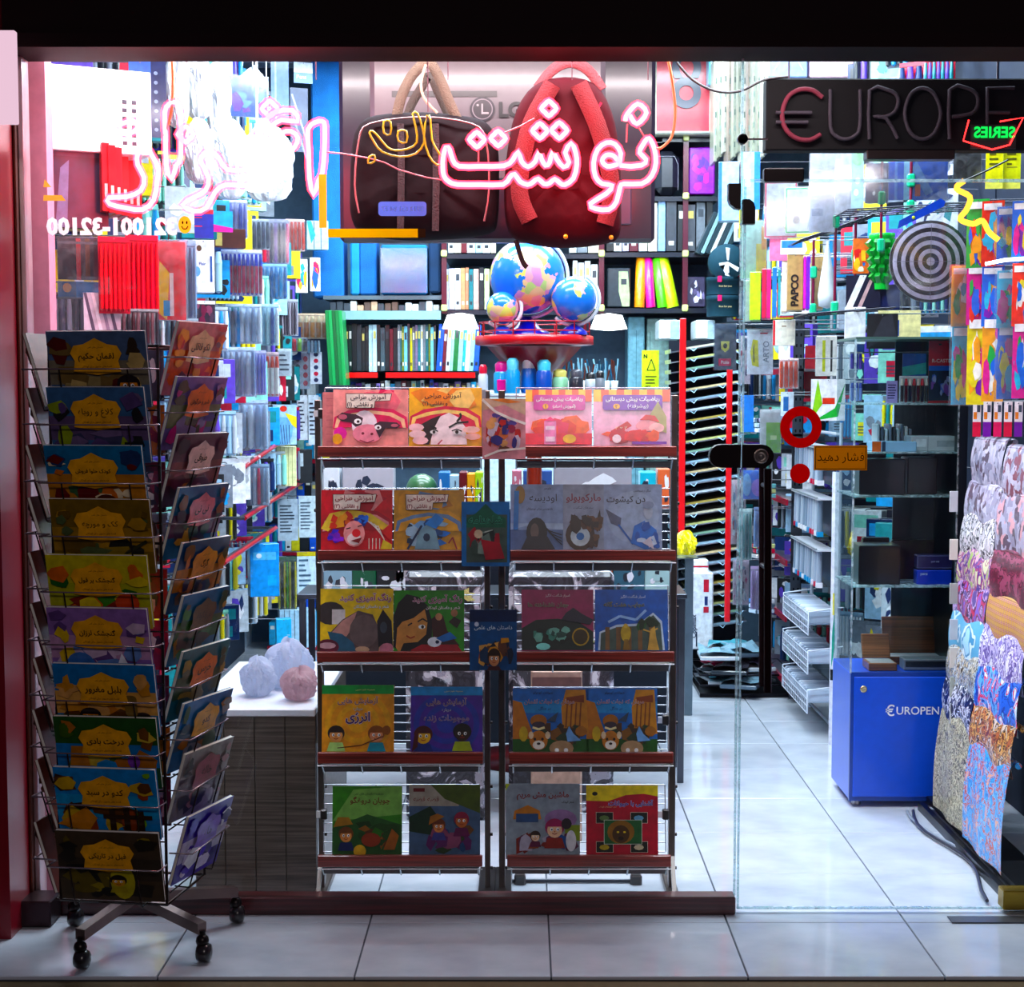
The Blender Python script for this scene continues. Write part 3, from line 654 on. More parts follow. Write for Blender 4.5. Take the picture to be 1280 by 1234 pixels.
ART['knight'] = ('9ca8c4', [('r', 0, 0, 1, 1, '9ca8c4'), ('e', .5, .5, .45, .4, 'a8b4cc'), ('t', 'دن کیشوت', .38, .76, .66, .18, '181018'), ('t', 'میگل د سروانتس', .66, .9, .3, .05, '303848'), ('p', [(.03, .62), (.3, .48), (.28, .34), (.12, .4)], '585c74')] +
                 [('l', [(.25, .38), (.4, .2), (.5, .08)], .03, '4868a8'), ('p', [(.46, .1), (.52, .36), (.7, .44), (.9, .3), (.96, .04), (.7, 0)], '4878c8'), ('e', .76, .58, .08, .12, 'b4b8c8', 12)] + blobs(17, 10, ['6890d8', 'c8d4e8', '3058a8'], .5, 0, .98, .45, .1) + [('e', .76, .68, .1, .06, '8890a8', 9), ('p', [(.66, .1), (.8, .2), (.86, 0)], 'd0c4d0')])
def colour_book(bc, art): return [('r', 0, 0, 1, 1, bc)] + art + [('t', 'رنگ آمیزی کنید', .62, .86, .7, .19, 'a01068', 'ffffff'), ('t', 'شعر و داستان کودکان', .7, .72, .5, .06, 'f8f8f0', '602040')]
ART['farm'] = ('e8c020', colour_book('f0c820', [('e', .14, .62, .2, .18, '383030'), ('r', .16, .45, .34, .68, 'e0d8d8'), ('p', [(.12, .3), (.3, .52), (.52, .66), (.72, .6), (.84, .3), (.8, .0), (.2, .0)], '5c4c4c'), ('p', [(.14, .3), (.3, .5), (.5, .64), (.42, .36), (.36, .26)], 'c89890'),
                ('p', [(.1, .34), (.3, .3), (.46, .16), (.5, 0), (.2, 0)], '3c6078'), ('e', .6, .34, .2, .26, '6c5c5c'), ('p', [(.8, .1), (.78, .5), (.86, .68), (.98, .5), (1, .1)], '18141c'), ('e', .87, .4, .05, .09, '38404c', 10), ('e', .1, .1, .16, .12, '602838'), ('e', .1, .12, .12, .05, 'd0a8b0', 10), ('e', .92, .06, .11, .1, 'c88898', 12), ('e', .58, .06, .1, .05, 'c8a890', 10)]))
ART['lady'] = ('38902c', colour_book('3a9030', [('p', [(.0, .1), (0, .6), (.06, .8), (.18, .94), (.34, .9), (.48, .76), (.55, .5), (.54, .2), (.4, .05), (.16, 0)], '100c10'), ('p', [(.03, .1), (.05, .4), (.12, .5), (.28, .56), (.44, .7), (.48, .5), (.46, .3), (.34, .18), (.14, .16), (.08, 0)], 'd09868'),
                ('e', .4, .42, .05, .035, 'ffffff', 10), ('e', .41, .42, .022, .03, '201008', 8), ('l', [(.34, .5), (.41, .55), (.48, .5)], .02, '181010'), ('l', [(.2, .44), (.26, .48)], .02, '181010'), ('l', [(.18, .28), (.24, .24), (.3, .27)], .02, 'a04838'),
                ('p', [(.54, .55), (.62, .62), (.7, .6), (.76, .36), (.94, .12), (.56, .12)], '3c1c1c'), ('e', .64, .58, .05, .06, 'c89878', 10), ('e', .86, .64, .05, .06, 'b88868', 10), ('p', [(.78, .5), (.86, .58), (.96, .52), (.9, .4)], '282018'),
                ('p', [(.24, .05), (.4, .14), (.9, .14), (.98, .02), (.3, 0)], 'a01828'), ('e', .58, .18, .1, .08, 'e8f0fc', 12), ('p', [(.6, .24), (.8, .34), (.9, .24), (.7, .18)], '3870b8'), ('e', .62, .18, .03, .03, '182040', 6)]))
ART['tales'] = ('284870', [('r', 0, 0, 1, 1, '30507c'), ('r', 0, .8, 1, 1, '1c2848'), ('e', .15, .76, .05, .04, 'c8d0e0', 8), ('t', 'داستان های علمی', .5, .7, .8, .12, 'e8f0f8')] + blobs(18, 24, ['c88838', 'a05838', '283850', '182030', 'd8a870', '5c3c30'], .05, 0, .95, .58, .15) + face(.52, .2, .12, 'c89070', '281810', '402020'))
ART['unknown'] = ('a04868', [('r', 0, 0, 1, 1, 'a44c6c'), ('p', [(0, 0), (0, .36), (.2, .5), (.5, .52), (.8, .46), (1, .3), (1, 0)], '142420')] + blobs(19, 16, ['4c8878', '284c44', '0c1814', '80b8a8'], .1, .06, .7, .42, .09) + [('p', [(.55, .5), (.62, .62), (.72, .7), (.84, .6), (1, .5), (.95, .42), (.75, .46)], '2c2838'),
                  ('e', .82, .22, .12, .15, 'b89850'), ('e', .82, .22, .1, .125, '3c3018'), ('e', .3, .06, .1, .06, '98e0d8', 10), ('t', 'اسرار شگفت انگیز', .5, .9, .34, .06, 'f0d8e0'), ('t', 'جهان ناشناخته ها', .37, .74, .56, .12, '101010', 'e8f0d0')])
ART['wonders'] = ('2058b8', [('r', 0, 0, 1, 1, '2060c0'), ('p', [(.04, 0), (.06, .3), (.3, .42), (.6, .44), (.8, .62), (.92, .48), (.96, 0)], 'd0e0f0'), ('p', [(.07, 0), (.08, .28), (.3, .38), (.6, .4), (.8, .58), (.9, .44), (.93, 0)], '485850')] + [('r', .14 + .15 * i, 0, .2 + .15 * i, .38, '7c5c40') for i in range(5)] + blobs(20, 10, ['2c5830', '182c18', '3c7040'], .55, .3, .9, .58, .1) +
                 [('e', .42, .28, .07, .14, 'c8a858'), ('e', .42, .4, .03, .04, 'd8b868', 8), ('p', [(.38, 0), (.4, .18), (.45, .18), (.48, 0)], '886838'), ('p', [(.72, 0), (.76, .34), (.82, .4), (.84, .2), (.88, 0)], 'd0a868'), ('l', [(.66, .34), (.76, .3), (.86, .36)], .02, 'd0a868'), ('t', 'اسرار شگفت انگیز', .52, .88, .34, .06, 'e0e8f8'), ('t', 'عجایب هفت گانه', .4, .75, .56, .12, '101010', 'f0e8b0'),
                  ('l', [(.18, .46), (.34, .56), (.56, .5), (.7, .66)], .035, 'b0d0f8')])
def science(bc, bar, rg, t2, t2c, ppl):
    s_ = [('r', 0, 0, 1, 1, bc)]
    for i, r in enumerate((.46, .38, .3, .22, .14)): s_ += [('e', .5, .44, r, r * 1.0, rg if i % 2 == 0 else bc, 28)]
    return s_ + [('r', 0, .87, 1, 1, bar), ('t', 'مجموعه علوم تجربی', .6, .93, .4, .04, 'f0e8a0'), ('t', 'آزمایش هایی', .5, .77, .56, .13, '58203c', 'f8e8f0'), ('t', 'درباره', .5, .65, .16, .06, 'e8f0f0', '406070'), ('t', t2, .5, .52, .62 if len(t2) > 6 else .42, .17, t2c, 'f4ecf8')] + ppl
ART['energy'] = ('f09848', science('f0a040', '18a040', 'f4b868', 'انرژی', '481c68', face(.2, .27, .1, 'e8a878', '281c18', 'b8e090') + face(.76, .27, .1, 'e0a080', '905838', '1898b0') + [('l', [(.22, .08), (.55, .12), (.85, .25)], .012, '502818'), ('e', .9, .34, .06, .07, '905838', 10)]))
ART['living'] = ('5c4898', science('604ca0', '1490d8', '5058a8', 'موجودات زنده', '6c2870', face(.18, .26, .11, 'f0b830', '4c1c1c', '283880') + face(.72, .3, .11, '2c1c14', '100c0c', 'a8b830') + [('p', [(.02, .02), (.06, .3), (.12, .34), (.1, .1)], '4c1c1c')]))
def canyon(seed):
    return [('r', 0, 0, 1, 1, '2070c8'), ('r', 0, .62, 1, .8, '60a0d8'), ('p', [(0, .2), (.0, .82), (.12, .78), (.2, .5), (.3, .2)], 'c87828'), ('p', [(.66, .3), (.64, .7), (.7, .98), (.96, .98), (1, .3)], 'd08830'), ('p', [(.7, .86), (.94, .9), (.94, .78), (.72, .8)], '8c3c18')] + \
        [('l', [(.7 + .06 * i, .4), (.72 + .06 * i, .78)], .02, '8c4818') for i in range(4)] + [('r', 0, 0, 1, .22, '2c5c28')] + blobs(seed, 14, ['503420', '7c5430', '2c3c28', '3c2c20', '406838'], .05, .1, .98, .5, .14) + \
        [('e', .34, .5, .11, .1, 'a86830'), ('e', .34, .44, .09, .05, '382c38', 10), ('l', [(.26, .4), (.34, .37), (.42, .4)], .03, 'f0e0b0'), ('p', [(.44, .5), (.6, .64), (.56, .48)], '3c4c60'), ('e', .34, .2, .12, .15, 'c07838'), ('e', .24, .28, .035, .06, 'e8d0b0', 8), ('e', .46, .28, .035, .06, 'e8d0b0', 8), ('e', .34, .13, .08, .07, 'f4ece0', 12),
         ('e', .34, .15, .025, .02, '201010', 8), ('e', .29, .22, .02, .025, '180c0c', 6), ('e', .39, .22, .02, .025, '180c0c', 6), ('e', .64, .08, .16, .12, 'b89878'), ('e', .58, .05, .03, .035, 'f8f8f8', 8), ('e', .7, .05, .03, .035, 'f8f8f8', 8), ('p', [(.7, .3), (.74, .42), (.8, .3), (.9, .2), (.72, .18)], '88b0e0'), ('e', .14, .3, .06, .12, 'c8a848', 10), ('e', .9, .34, .08, .08, 'a86c38', 10),
         ('t', 'حیوانات کوچولو', .4, .93, .4, .05, '102030'), ('t', 'مردان که نجات لقمان', .48, .79, .66, .09, 'a01840', 'e8f0f8'), ('t', 'در جنگل', .42, .69, .3, .06, '102868')]
ART['canyon'] = ('2868b8', canyon(21)); ART['canyon2'] = ('2868b8', canyon(21))
ART['shepherd'] = ('3c7c30', [('r', 0, 0, 1, 1, '4c8c3c'), ('p', [(0, .5), (.3, .95), (1, 1), (1, .6), (.5, .55)], '88b868'), ('p', [(0, .4), (.5, .6), (1, .45), (1, 0), (0, 0)], '30582c'), ('t', 'چوپان دروغگو', .54, .79, .6, .12, '702810'), ('t', 'مجموعه داستان های کهن', .52, .89, .46, .04, '184018')] + blobs(22, 14, ['5c3418', '386c2c', '203c18', '8c5c28', '284820'], .3, .08, 1, .52, .13) +
                   face(.2, .3, .09, 'e0a070', '70401c', '283058') + [('p', [(.02, .42), (.3, .46), (.24, .56), (.08, .56)], 'a87830'), ('e', .4, .08, .09, .09, 'd0a020'), ('e', .56, .24, .14, .1, '8c3c28'), ('p', [(.74, .1), (.86, .4), (.96, .3), (.9, .1)], 'a05818')])
ART['story'] = ('586878', [('r', 0, 0, 1, 1, '506480'), ('r', 0, .7, .7, 1, 'a8a094'), ('p', [(.3, 1), (.5, .8), (1, .6), (1, 1)], '48581c'), ('t', 'قصه قصه', .24, .8, .36, .13, '801818'), ('r', .06, .9, .22, .95, '701418'), ('p', [(0, .55), (.3, .7), (.45, .5), (.3, .3), (0, .35)], '14301c')] + blobs(23, 16, ['582858', '304870', '7c3058', '28381c', '6c4424', '885068'], .2, .02, .98, .5, .14) +
                face(.42, .42, .08, 'd8946c', '70381c', '484880') + face(.74, .5, .09, 'c07858', '8c1c3c', '602048') + [('p', [(.28, .44), (.5, .56), (.4, .6), (.3, .56)], 'a06830')])
ART['wagon'] = ('90949c', [('r', 0, 0, 1, 1, '909aa4'), ('p', [(0, .9), (.06, 1), (0, 1)], 'a8b820'), ('t', 'ماشین مش مریم', .5, .83, .74, .12, '8c1c18'), ('t', 'شعر کودک', .84, .74, .16, .04, '202020'), ('e', .74, .5, .22, .14, '9c7ca4'), ('p', [(.1, .5), (.12, .62), (.3, .7), (.46, .62), (.48, .5)], 'c87818'), ('r', .14, .46, .44, .58, '405880'), ('r', .8, .2, 1, .42, '809030')] +
                blobs(24, 12, ['7c2820', '5c3048', '3c5890', '904c30', '284c30', 'b0a8b8'], .02, 0, 1, .34, .15) + face(.66, .36, .11, 'f0c8a8', 'a02858', '8c3028') + [('e', .88, .2, .07, .15, 'd8d4d8'), ('e', .82, .44, .07, .08, '281c24', 10)] + face(.4, .26, .06, 'f0d0b0', '302018', '581c38'))
ART['zoo'] = ('b81828', [('r', 0, 0, 1, 1, 'bc1c30'), ('p', [(0, .78), (0, 1), (1, 1), (1, .84), (.8, .88), (.55, .86), (.3, .77)], 'f0d000'), ('e', .12, .88, .04, .03, '181410', 8), ('t', 'آشنایی با حیوانات', .62, .74, .62, .12, '2020a0', 'f0f0ff'), ('t', 'دایره المعارف کودک', .3, .69, .4, .03, 'f0d0a0')] +
              sum([[('r', a - .005, b - .005, a + .235, b + .155, 'f0dcc8'), ('r', a, b, a + .23, b + .15, '18180f'), ('e', a + .11, b + .07, .07, .04, c_, 8)] for a, b, c_ in ((.14, .46, '688050'), (.62, .46, '80b0d0'), (.14, .04, 'b09848'), (.62, .04, 'd8c8a8'))], []) +
              [('r', .245, .155, .775, .505, 'f0f0e0'), ('r', .25, .16, .77, .5, '2c5c34'), ('e', .48, .33, .19, .17, '8c6028'), ('e', .48, .3, .12, .13, '483018'), ('e', .44, .33, .02, .015, 'e0c060', 6), ('e', .53, .33, .02, .015, 'e0c060', 6), ('e', .48, .24, .04, .03, '201008', 8)])
BOOKS = [('cow', 416, 487, 510, 556, 'square pink drawing book with a spotted cow face on the top shelf'),
         ('eyes', 511, 485, 602, 556, 'yellow drawing book with a wide-eyed face on the top shelf'),
         ('feast', 603, 499, 657, 574, 'small pink storybook with a feast scene on the top shelf, overlapping the middle posts'),
         ('num1', 657, 487, 740, 556, 'pink preschool number book with a magenta title box on the top shelf'),
         ('num2', 742, 487, 838, 556, 'pink preschool number book with a violet title box on the top shelf'),
         ('clown', 401, 613, 490, 687, 'red drawing book with a rainbow-haired clown on the second shelf'),
         ('horse', 492, 613, 580, 687, 'ochre drawing book with a blue horse head on the second shelf'),
         ('kings', 577, 628, 637, 708, 'blue bordered storybook with a green arch, in front of the middle posts'),
         ('sea', 638, 606, 704, 687, 'grey-blue novel with a bearded man in the sea on the second shelf'),
         ('polo', 704, 606, 755, 687, 'narrow grey novel with a brown dragon on the second shelf'),
         ('knight', 755, 606, 828, 687, 'pale blue-grey novel with a sketched knight on the second shelf'),
         ('farm', 400, 737, 491, 817, 'yellow colouring book with a large brown animal on the third shelf'),
         ('lady', 492, 739, 580, 817, 'green colouring book with a black-haired girl on the third shelf'),
         ('tales', 587, 763, 646, 838, 'small dark blue storybook with a boy, hung over the middle posts'),
         ('unknown', 652, 738, 742, 813, 'maroon science book with a dark forest on the third shelf'),
         ('wonders', 744, 738, 835, 813, 'bright blue book of seven wonders on the third shelf'),
         ('energy', 402, 858, 492, 942, 'orange science book with a green bar and two children on the fourth shelf'),
         ('living', 513, 860, 603, 942, 'purple science book with a blue bar and two children on the fourth shelf'),
         ('canyon', 641, 862, 736, 942, 'blue and orange animal canyon storybook beside the middle posts'),
         ('canyon2', 733, 862, 822, 942, 'second copy of the animal canyon storybook, beside the outer post'),
         ('shepherd', 415, 985, 502, 1071, 'green storybook with a shepherd child on the bottom shelf'),
         ('story', 511, 983, 600, 1071, 'dark blue storybook with two children hugging on the bottom shelf'),
         ('wagon', 632, 982, 725, 1069, 'grey storybook with a crowded orange wagon on the bottom shelf'),
         ('zoo', 733, 984, 823, 1069, 'red and yellow animal book with framed photos on the bottom shelf')]
for key, x0, y0, x1, y1, lab in BOOKS:
    bc, sh = ART[key]; over = key in ('kings', 'tales', 'feast')
    if key == 'canyon2': sh = ART['canyon'][1]
    Yb = YR - (.062 if not over else .10)
    a, b = at(x0, y1, Yb), at(x1, y0, Yb + .012)
    vis = b.z - a.z; ext = .0 if over else .012
    w_ = b.x - a.x; h_ = (vis + ext) / math.cos(R(9))
    # art sits on the part seen above the lip
    f0 = ext / (vis + ext)
    def rem(s):
        g = lambda v: f0 + v * (1 - f0)
        if s[0] == 'r': return ('r', s[1], g(s[2]), s[3], g(s[4]), s[5])
        if s[0] == 'e': return (s[0], s[1], g(s[2]), s[3], s[4] * (1 - f0)) + tuple(s[5:])
        if s[0] == 'p': return ('p', [(u, g(v)) for u, v in s[1]], s[2])
        if s[0] == 'l': return ('l', [(u, g(v)) for u, v in s[1]], s[2], s[3])
        return ('t', s[1], s[2], g(s[3]), s[4], s[5] * (1 - f0)) + tuple(s[6:])
    book('picture_book', lab, None, Yb, w_, h_, bc, [rem(s) for s in sh], lean=9 if not over else 4, parent_loc=((a.x + b.x) / 2, Yb, a.z - ext))
# second copies standing behind a few covers
for x0, y0, x1, y1, c_, lab in ((403, 490, 452, 556, 'd89090', 'plain pink notebook standing behind the cow drawing book'), (596, 487, 607, 556, '9498a8', 'grey book edge behind the yellow drawing book')):
    Yb = YR - .045; a, b = at(x0, y1, Yb), at(x1, y0, Yb + .012)
    book('picture_book', lab, None, Yb, b.x - a.x, b.z - a.z + .006, c_, [('l', [(.1, .1 + .13 * i), (.9, .1 + .13 * i)], .01, 'b86878') for i in range(7)], lean=6, parent_loc=((a.x + b.x) / 2, Yb, a.z - .006))

# ================================================================ REVOLVING BOOK STAND OUTSIDE THE GLASS
RX, RY, RROT = at(168, 1150, 4.62).x, 4.63, R(-9)
stand = thing('revolving_book_stand', 'tall revolving wire stand of storybooks on casters outside the window', 'stand', (RX, RY, 0), RROT)
BR = C('5c4c48')
m = MB(); m.tube([(0, 0, .12), (0, 0, 1.62)], .014, BR, 10); m.build('pole', 'metal', stand)
inv = Matrix.Rotation(-RROT, 4, 'Z')
wheels = [floor_pt for floor_pt in (at(98, 1213, floor_y(1213)), at(257, 1204, floor_y(1204)), at(300, 1150, floor_y(1153)), at(72, 1160, floor_y(1160)))]
for i, wp in enumerate(wheels):
    if i == 3: wp = Vector((2 * RX - wheels[1].x, 2 * RY - wheels[1].y + .02, 0))
    lp = inv @ (Vector((wp.x, wp.y, 0)) - Vector((RX, RY, 0)))
    m = MB(); d = lp.normalized(); n_ = d.cross(Vector((0, 0, 1))) * .015
    e = lp * .96; z0, z1, hh = .150, .105, .028
    m.add([(-n_.x, -n_.y, z0), (n_.x, n_.y, z0), (e.x + n_.x, e.y + n_.y, z1), (e.x - n_.x, e.y - n_.y, z1), (-n_.x, -n_.y, z0 - hh), (n_.x, n_.y, z0 - hh), (e.x + n_.x, e.y + n_.y, z1 - hh), (e.x - n_.x, e.y - n_.y, z1 - hh)],
          [[0, 3, 2, 1], [4, 5, 6, 7], [0, 4, 7, 3], [1, 2, 6, 5], [2, 3, 7, 6], [0, 1, 5, 4]], C('7c6c68'))
    lg = m.build('leg', 'metal', stand)
    m = MB(); m.tube([(e.x, e.y, z1 - .02), (e.x, e.y, .055)], .009, C('302c2c'), 8)
    m.ball((e.x, e.y, .058), .018, C('282424'), 10, 6); m.build('caster_fork', 'metal', lg)
    m = MB(); m.lathe((e.x + .004, e.y, .027), [(.006, -.02), (.022, -.016), (.026, -.006), (.026, .006), (.022, .016), (.006, .02)], C('181416'), 16, 'x'); m.build('caster_wheel', 'plastic', lg)
tops = [432, 512, 582, 655, 722, 792, 858, 928, 994, 1058]; BOT = 1137
YF = RY - .20
zs = [at(150, y, YF - .03).z for y in tops] + [at(150, BOT, YF - .03).z]
def side_cover(bg, lbl, title, seed, pal, extra=()):
    yb = [('p', [(.26, .48), (.28, .62), (.24, .72), (.28, .82), (.38, .84), (.5, .92), (.62, .84), (.72, .82), (.76, .72), (.72, .62), (.74, .48), (.5, .44)], lbl)]
    return [('r', 0, 0, 1, 1, bg[0]), ('r', 0, .3, 1, .62, bg[1])] + blobs(seed, 15, pal, 0, 0, 1, .58, .17) + blobs(seed + 50, 4, pal, 0, .5, .24, 1, .12) + blobs(seed + 90, 4, pal, .78, .5, 1, 1, .12) + list(extra) + yb + \
        [('t', 'داستان های کهن', .5, .8, .22, .03, '503010'), ('t', title, .5, .67, .36, .13, '1c1008'), ('t', 'قصه های مثنوی برای کودکان', .5, .55, .3, .035, '704818')]
LC = 'e8a018'
FRONT = [(('50607c', '706858'), 'لقمان حکیم', ['6c5838', '302418', 'b8a070', '8c7c58', '501c18'], 'brown town square', face(.8, .3, .1, 'd88c50', '181014', '585040')),
         (('486488', '5c4c6c'), 'کلاغ و روباه', ['54446c', '18181c', '6c5c7c', '3c3c58', '889838'], 'purple hills', ()),
         (('3c7098', 'b87c40'), 'کودک حلوا فروش', ['c86828', '3c5c3c', 'e0d0b0', '602020', '2c3c60'], 'white domed town', face(.6, .22, .1, 'b87850', '481c14', '601818')),
         (('705828', '98701c'), 'کک و مورچه', ['a87c20', '5c4418', '1c1c18', '80681c', '4c5838'], 'ochre field and dark branch', [('l', [(.6, .1), (.75, .3), (.95, .45)], .03, '2c2c1c')]),
         (('c0b020', 'a8a830'), 'گنجشک پر قول', ['488038', 'd8c040', '802818', '285828', 'd06018'], 'red bird on a yellow ground', [('e', .78, .36, .12, .14, 'c84018'), ('e', .36, .12, .12, .16, '501814')]),
         (('9070a8', 'b890b0'), 'گنجشک لرزان', ['7890c0', 'c8b0c8', '604878', 'd8b858'], 'snowy peak and mauve sky', [('e', .3, .2, .15, .2, '5878b0'), ('p', [(.6, 0), (.72, .4), (.86, 0)], 'e8e8f0')]),
         (('4078b0', 'd8a870'), 'بلبل مغرور', ['d0a070', 'c89058', '583418', 'b87848'], 'desert street and bird cage', face(.34, .28, .09, 'd89060', '1c1014', '681c1c') + face(.86, .25, .08, 'd89060', '241418', 'd09828') + [rr(.7, .3, .82, .6, .05, '786038')]),
         (('284c24', '3c7cb8'), 'درخت بادی', ['a86424', '3c5820', '4488c0', '6c4018', 'c8b060'], 'bent tree by blue water', [('p', [(.1, 0), (.16, .6), (.3, .6), (.36, 0)], 'b06c20'), ('e', .76, .4, .06, .1, '7c50a0')]),
         (('3084c8', '58a0d0'), 'کدو در سبد', ['903c18', '583418', 'c8a030', '78a838', '301c14'], 'broken fence under a blue sky', [('r', .52, .1, .58, .5, '2c1c14'), ('r', .66, .08, .72, .46, '2c1c14'), ('r', .8, .06, .86, .42, '2c1c14'), ('r', .46, .3, .94, .36, '2c1c14'), ('p', [(0, .2), (.3, .46), (.4, .3), (.3, .1)], 'c87c18')]),
         (('403428', '302820'), 'فیل در تاریکی', ['1c1814', '584c20', '28241c', '887820', '101010'], 'two men in a dark lamplit room', [('e', .62, .3, .12, .26, 'a89c28')] + face(.58, .3, .07, 'c89850', '181410', 'a09020'))]
wb, hb = .258, .195
pock = []
def wire_pocket(side, z, k):
    """two side wires, a lower tray and a lip for one pocket, at rotation `side`"""
    t = Matrix.Rotation(side, 4, 'Z'); m = MB(); m.M = t
    d = .155; h = .135; lean = .05
    for x in (-.088, .092):
        m.tube([(x, -d + .01, z - .004), (x, -d - .030, z - .006), (x, -d - .034, z + .006), (x, -d - .062, z + .10)], .0022, C('3c3230'), 5)
    m.tube([(-.15, -d + .0, z + .10), (-.15, -d - .062, z + .10), (.15, -d - .062, z + .10), (.15, -d, z + .10)], .0022, C('a8989c'), 5)
    m.tube([(-.15, -d, z - .004), (.15, -d, z - .004)], .0022, C('3c3230'), 5)
    return m.build('wire_pocket', 'chrome', stand)
SIDES = [(0, FRONT)]
RT = [(('d88890', 'e85c28'), 'تکو قاقلی', 'f0c8a0', ['f06830', 'f8a040', 'd83848', '6c4858'], 'orange sunset cover, topmost'),
      (('7468a0', '6c7450'), 'شیر و خرگوش', 'e87838', ['605088', 'c85890', '4c4430', '8c7ca8'], 'violet cover with an orange badge'),
      (('583848', '7c4c50'), 'طوقی', 'f0d0c8', ['c87838', '602838', '382830', 'a86c78'], 'maroon cover with a pink cloud badge'),
      (('406c90', '68405c'), 'نی نی', 'e89098', ['8c5c3c', '402c40', 'c8984c', '284838'], 'blue cover with a pink badge and a child'),
      (('2c4c78', 'c07830'), 'گرگ', 'e09040', ['78441c', '30203c', 'c86c28', '382c1c'], 'orange spined cover'),
      (('3c6c98', '2c5820'), 'بز زنگوله', '684828', ['387428', 'b87c28', '1c3414', '604028'], 'blue topped cover with green leaves'),
      (('2c6878', '3c5038'), 'خرس', 'e87030', ['28402c', '987c40', '4c4c30', '183028'], 'teal cover with an orange round badge'),
      (('2870b0', '48607c'), 'کدو', 'e8a020', ['a86428', '8c8c98', '3c5030', '384c60'], 'blue cover curling at its corner'),
      (('989090', '6c6470'), 'خاله', 'a05868', ['584c58', 'a8a0a4', '303038', 'b88c94'], 'grey cover with a pink corner'),
      (('3c28a0', 'b8b0c8'), 'ماه', '9078c8', ['5038c0', 'd0c8e0', '281c70', 'e8e8f0'], 'violet cover, lowest')]
for k in range(10):
    z = zs[k + 1] + .001
    for si, ang in ((0, 0), (1, R(90)), (2, R(-90)), (3, R(180))):
        zz = z + (.03 if si == 1 else 0)
        if si < 3: wire_pocket(ang, zz, k)
        if si == 3: continue
        if si == 0:
            bgc, title, pal, desc, ex = FRONT[k]; sh = side_cover(bgc, LC, title, 200 + k, pal, ex); lab = 'storybook with yellow badge, ' + desc + ', on the revolving stand'
        elif si == 1:
            bgc, title, lb, pal, desc = RT[k]; sh = side_cover(bgc, lb, title, 300 + k, pal); lab = 'storybook, door side of the revolving stand, ' + desc
        else:
            bgc = [('6c3c34', '7c4c40'), ('5c3430', '503430')][k % 2]; sh = side_cover(bgc, 'a88068', 'قصه', 400 + k, ['4c2c28', '7c5048', '382420'])
            lab = 'dark storybook seen edge-on, %s pocket down, pier side of the stand' % ORD[k + 1]
        lean = 13 if si == 0 else 17
        t = Matrix.Rotation(RROT + ang, 4, 'Z'); off = t @ Vector((rnd.uniform(-.008, .008), -.165, 0))
        rot = (Matrix.Rotation(RROT + ang + R(rnd.uniform(-2, 2)) - (R(9) if si == 1 else 0), 4, 'Z') @ Matrix.Rotation(R(lean), 4, 'X')).to_euler()
        if si == 1: sh = [('r', 0, 0, 1, 1, bgc[0])] + sh[1:]
        ww = wb + (0.002 * k if si == 0 else 0)
        o = book('storybook', lab, None, 0, ww, hb, bgc[0], sh, th=.012 if si == 0 else .009, parent_loc=(RX + off.x, RY + off.y, zz + .004), rot=rot)
        if k % 3 == 1 and si == 0:
            pass
# frame verticals and books seen between the faces
m = MB()
for ax in (-1, 1):
    for ay in (-1, 1): m.tube([(ax * .145, ay * .145, .16), (ax * .145, ay * .145, 1.6)], .004, C('3c3230'), 6)
for z in (.16, .6, 1.1, 1.6): m.tube([(-.145, -.145, z), (.145, -.145, z), (.145, .145, z), (-.145, .145, z)], .004, C('3c3230'), 6, True)
m.build('wire_frame', 'metal', stand)
for k in range(9):
    z = zs[k + 1] + .02; c_ = rnd.choice(['a83840', 'd87078', '601c28', 'c8642c', '483840', '7c7484'])
    for sx in (1, -1):
        off = Matrix.Rotation(RROT, 4, 'Z') @ Vector((sx * .10, -.08, 0))
        col_ = c_ if sx > 0 else 'c86028'
        nm = 'red' if sx > 0 else 'orange'
        sh = [('r', 0, 0, 1, 1, col_)] + blobs(500 + k * 2 + sx, 10, ['e0a0a0', '8c2030', 'e8d0c8', '3c2028'], 0, 0, 1, 1, .2)
        book('storybook', 'thin back cover inside the revolving stand, %s row down, %s' % (ORD[k + 1], 'nearer the door' if sx > 0 else 'nearer the pier'), None, 0, .07, .13, col_, sh, th=.004, parent_loc=(RX + off.x, RY + off.y, z), rot=(0, 0, RROT))
# ================================================================ NEON AND THINGS HUNG IN THE WINDOW
YN = GL + .07
def nz(pts, Y=YN, ox=0, oz=0): return [at(x, y, Y) for x, y in pts]
def smooth_loop(pts, closed=True, n=4):
    out = []; m = len(pts); rng = range(m if closed else m - 1)
    for i in rng:
        p0, p1, p2, p3 = (pts[(i - 1) % m], pts[i], pts[(i + 1) % m], pts[(i + 2) % m]) if closed else (pts[max(i - 1, 0)], pts[i], pts[i + 1], pts[min(i + 2, m - 1)])
        for k in range(n):
            t = k / n; t2, t3 = t * t, t * t * t
            out.append(tuple(.5 * (2 * p1[j] + (-p0[j] + p2[j]) * t + (2 * p0[j] - 5 * p1[j] + 4 * p2[j] - p3[j]) * t2 + (-p0[j] + 3 * p1[j] - 3 * p2[j] + p3[j]) * t3) for j in (0, 1)))
    if not closed: out.append(pts[-1])
    return out
RED = (1, .52, .52)
def neon_stroke(root, nm, pts, closed=True, r=.0066, c=RED, mat='neon', sm=3):
    P = smooth_loop(pts, closed, sm) if sm > 1 else pts
    m = MB(); m.tube([v - root.location for v in nz(P)], r, c, 7, closed); o = m.build(nm, mat, root)
    m = MB(); m.tube([v - root.location for v in nz(P)], r * 1.75, c, 8, closed); m.build('gas_glow', 'gas', o); return o
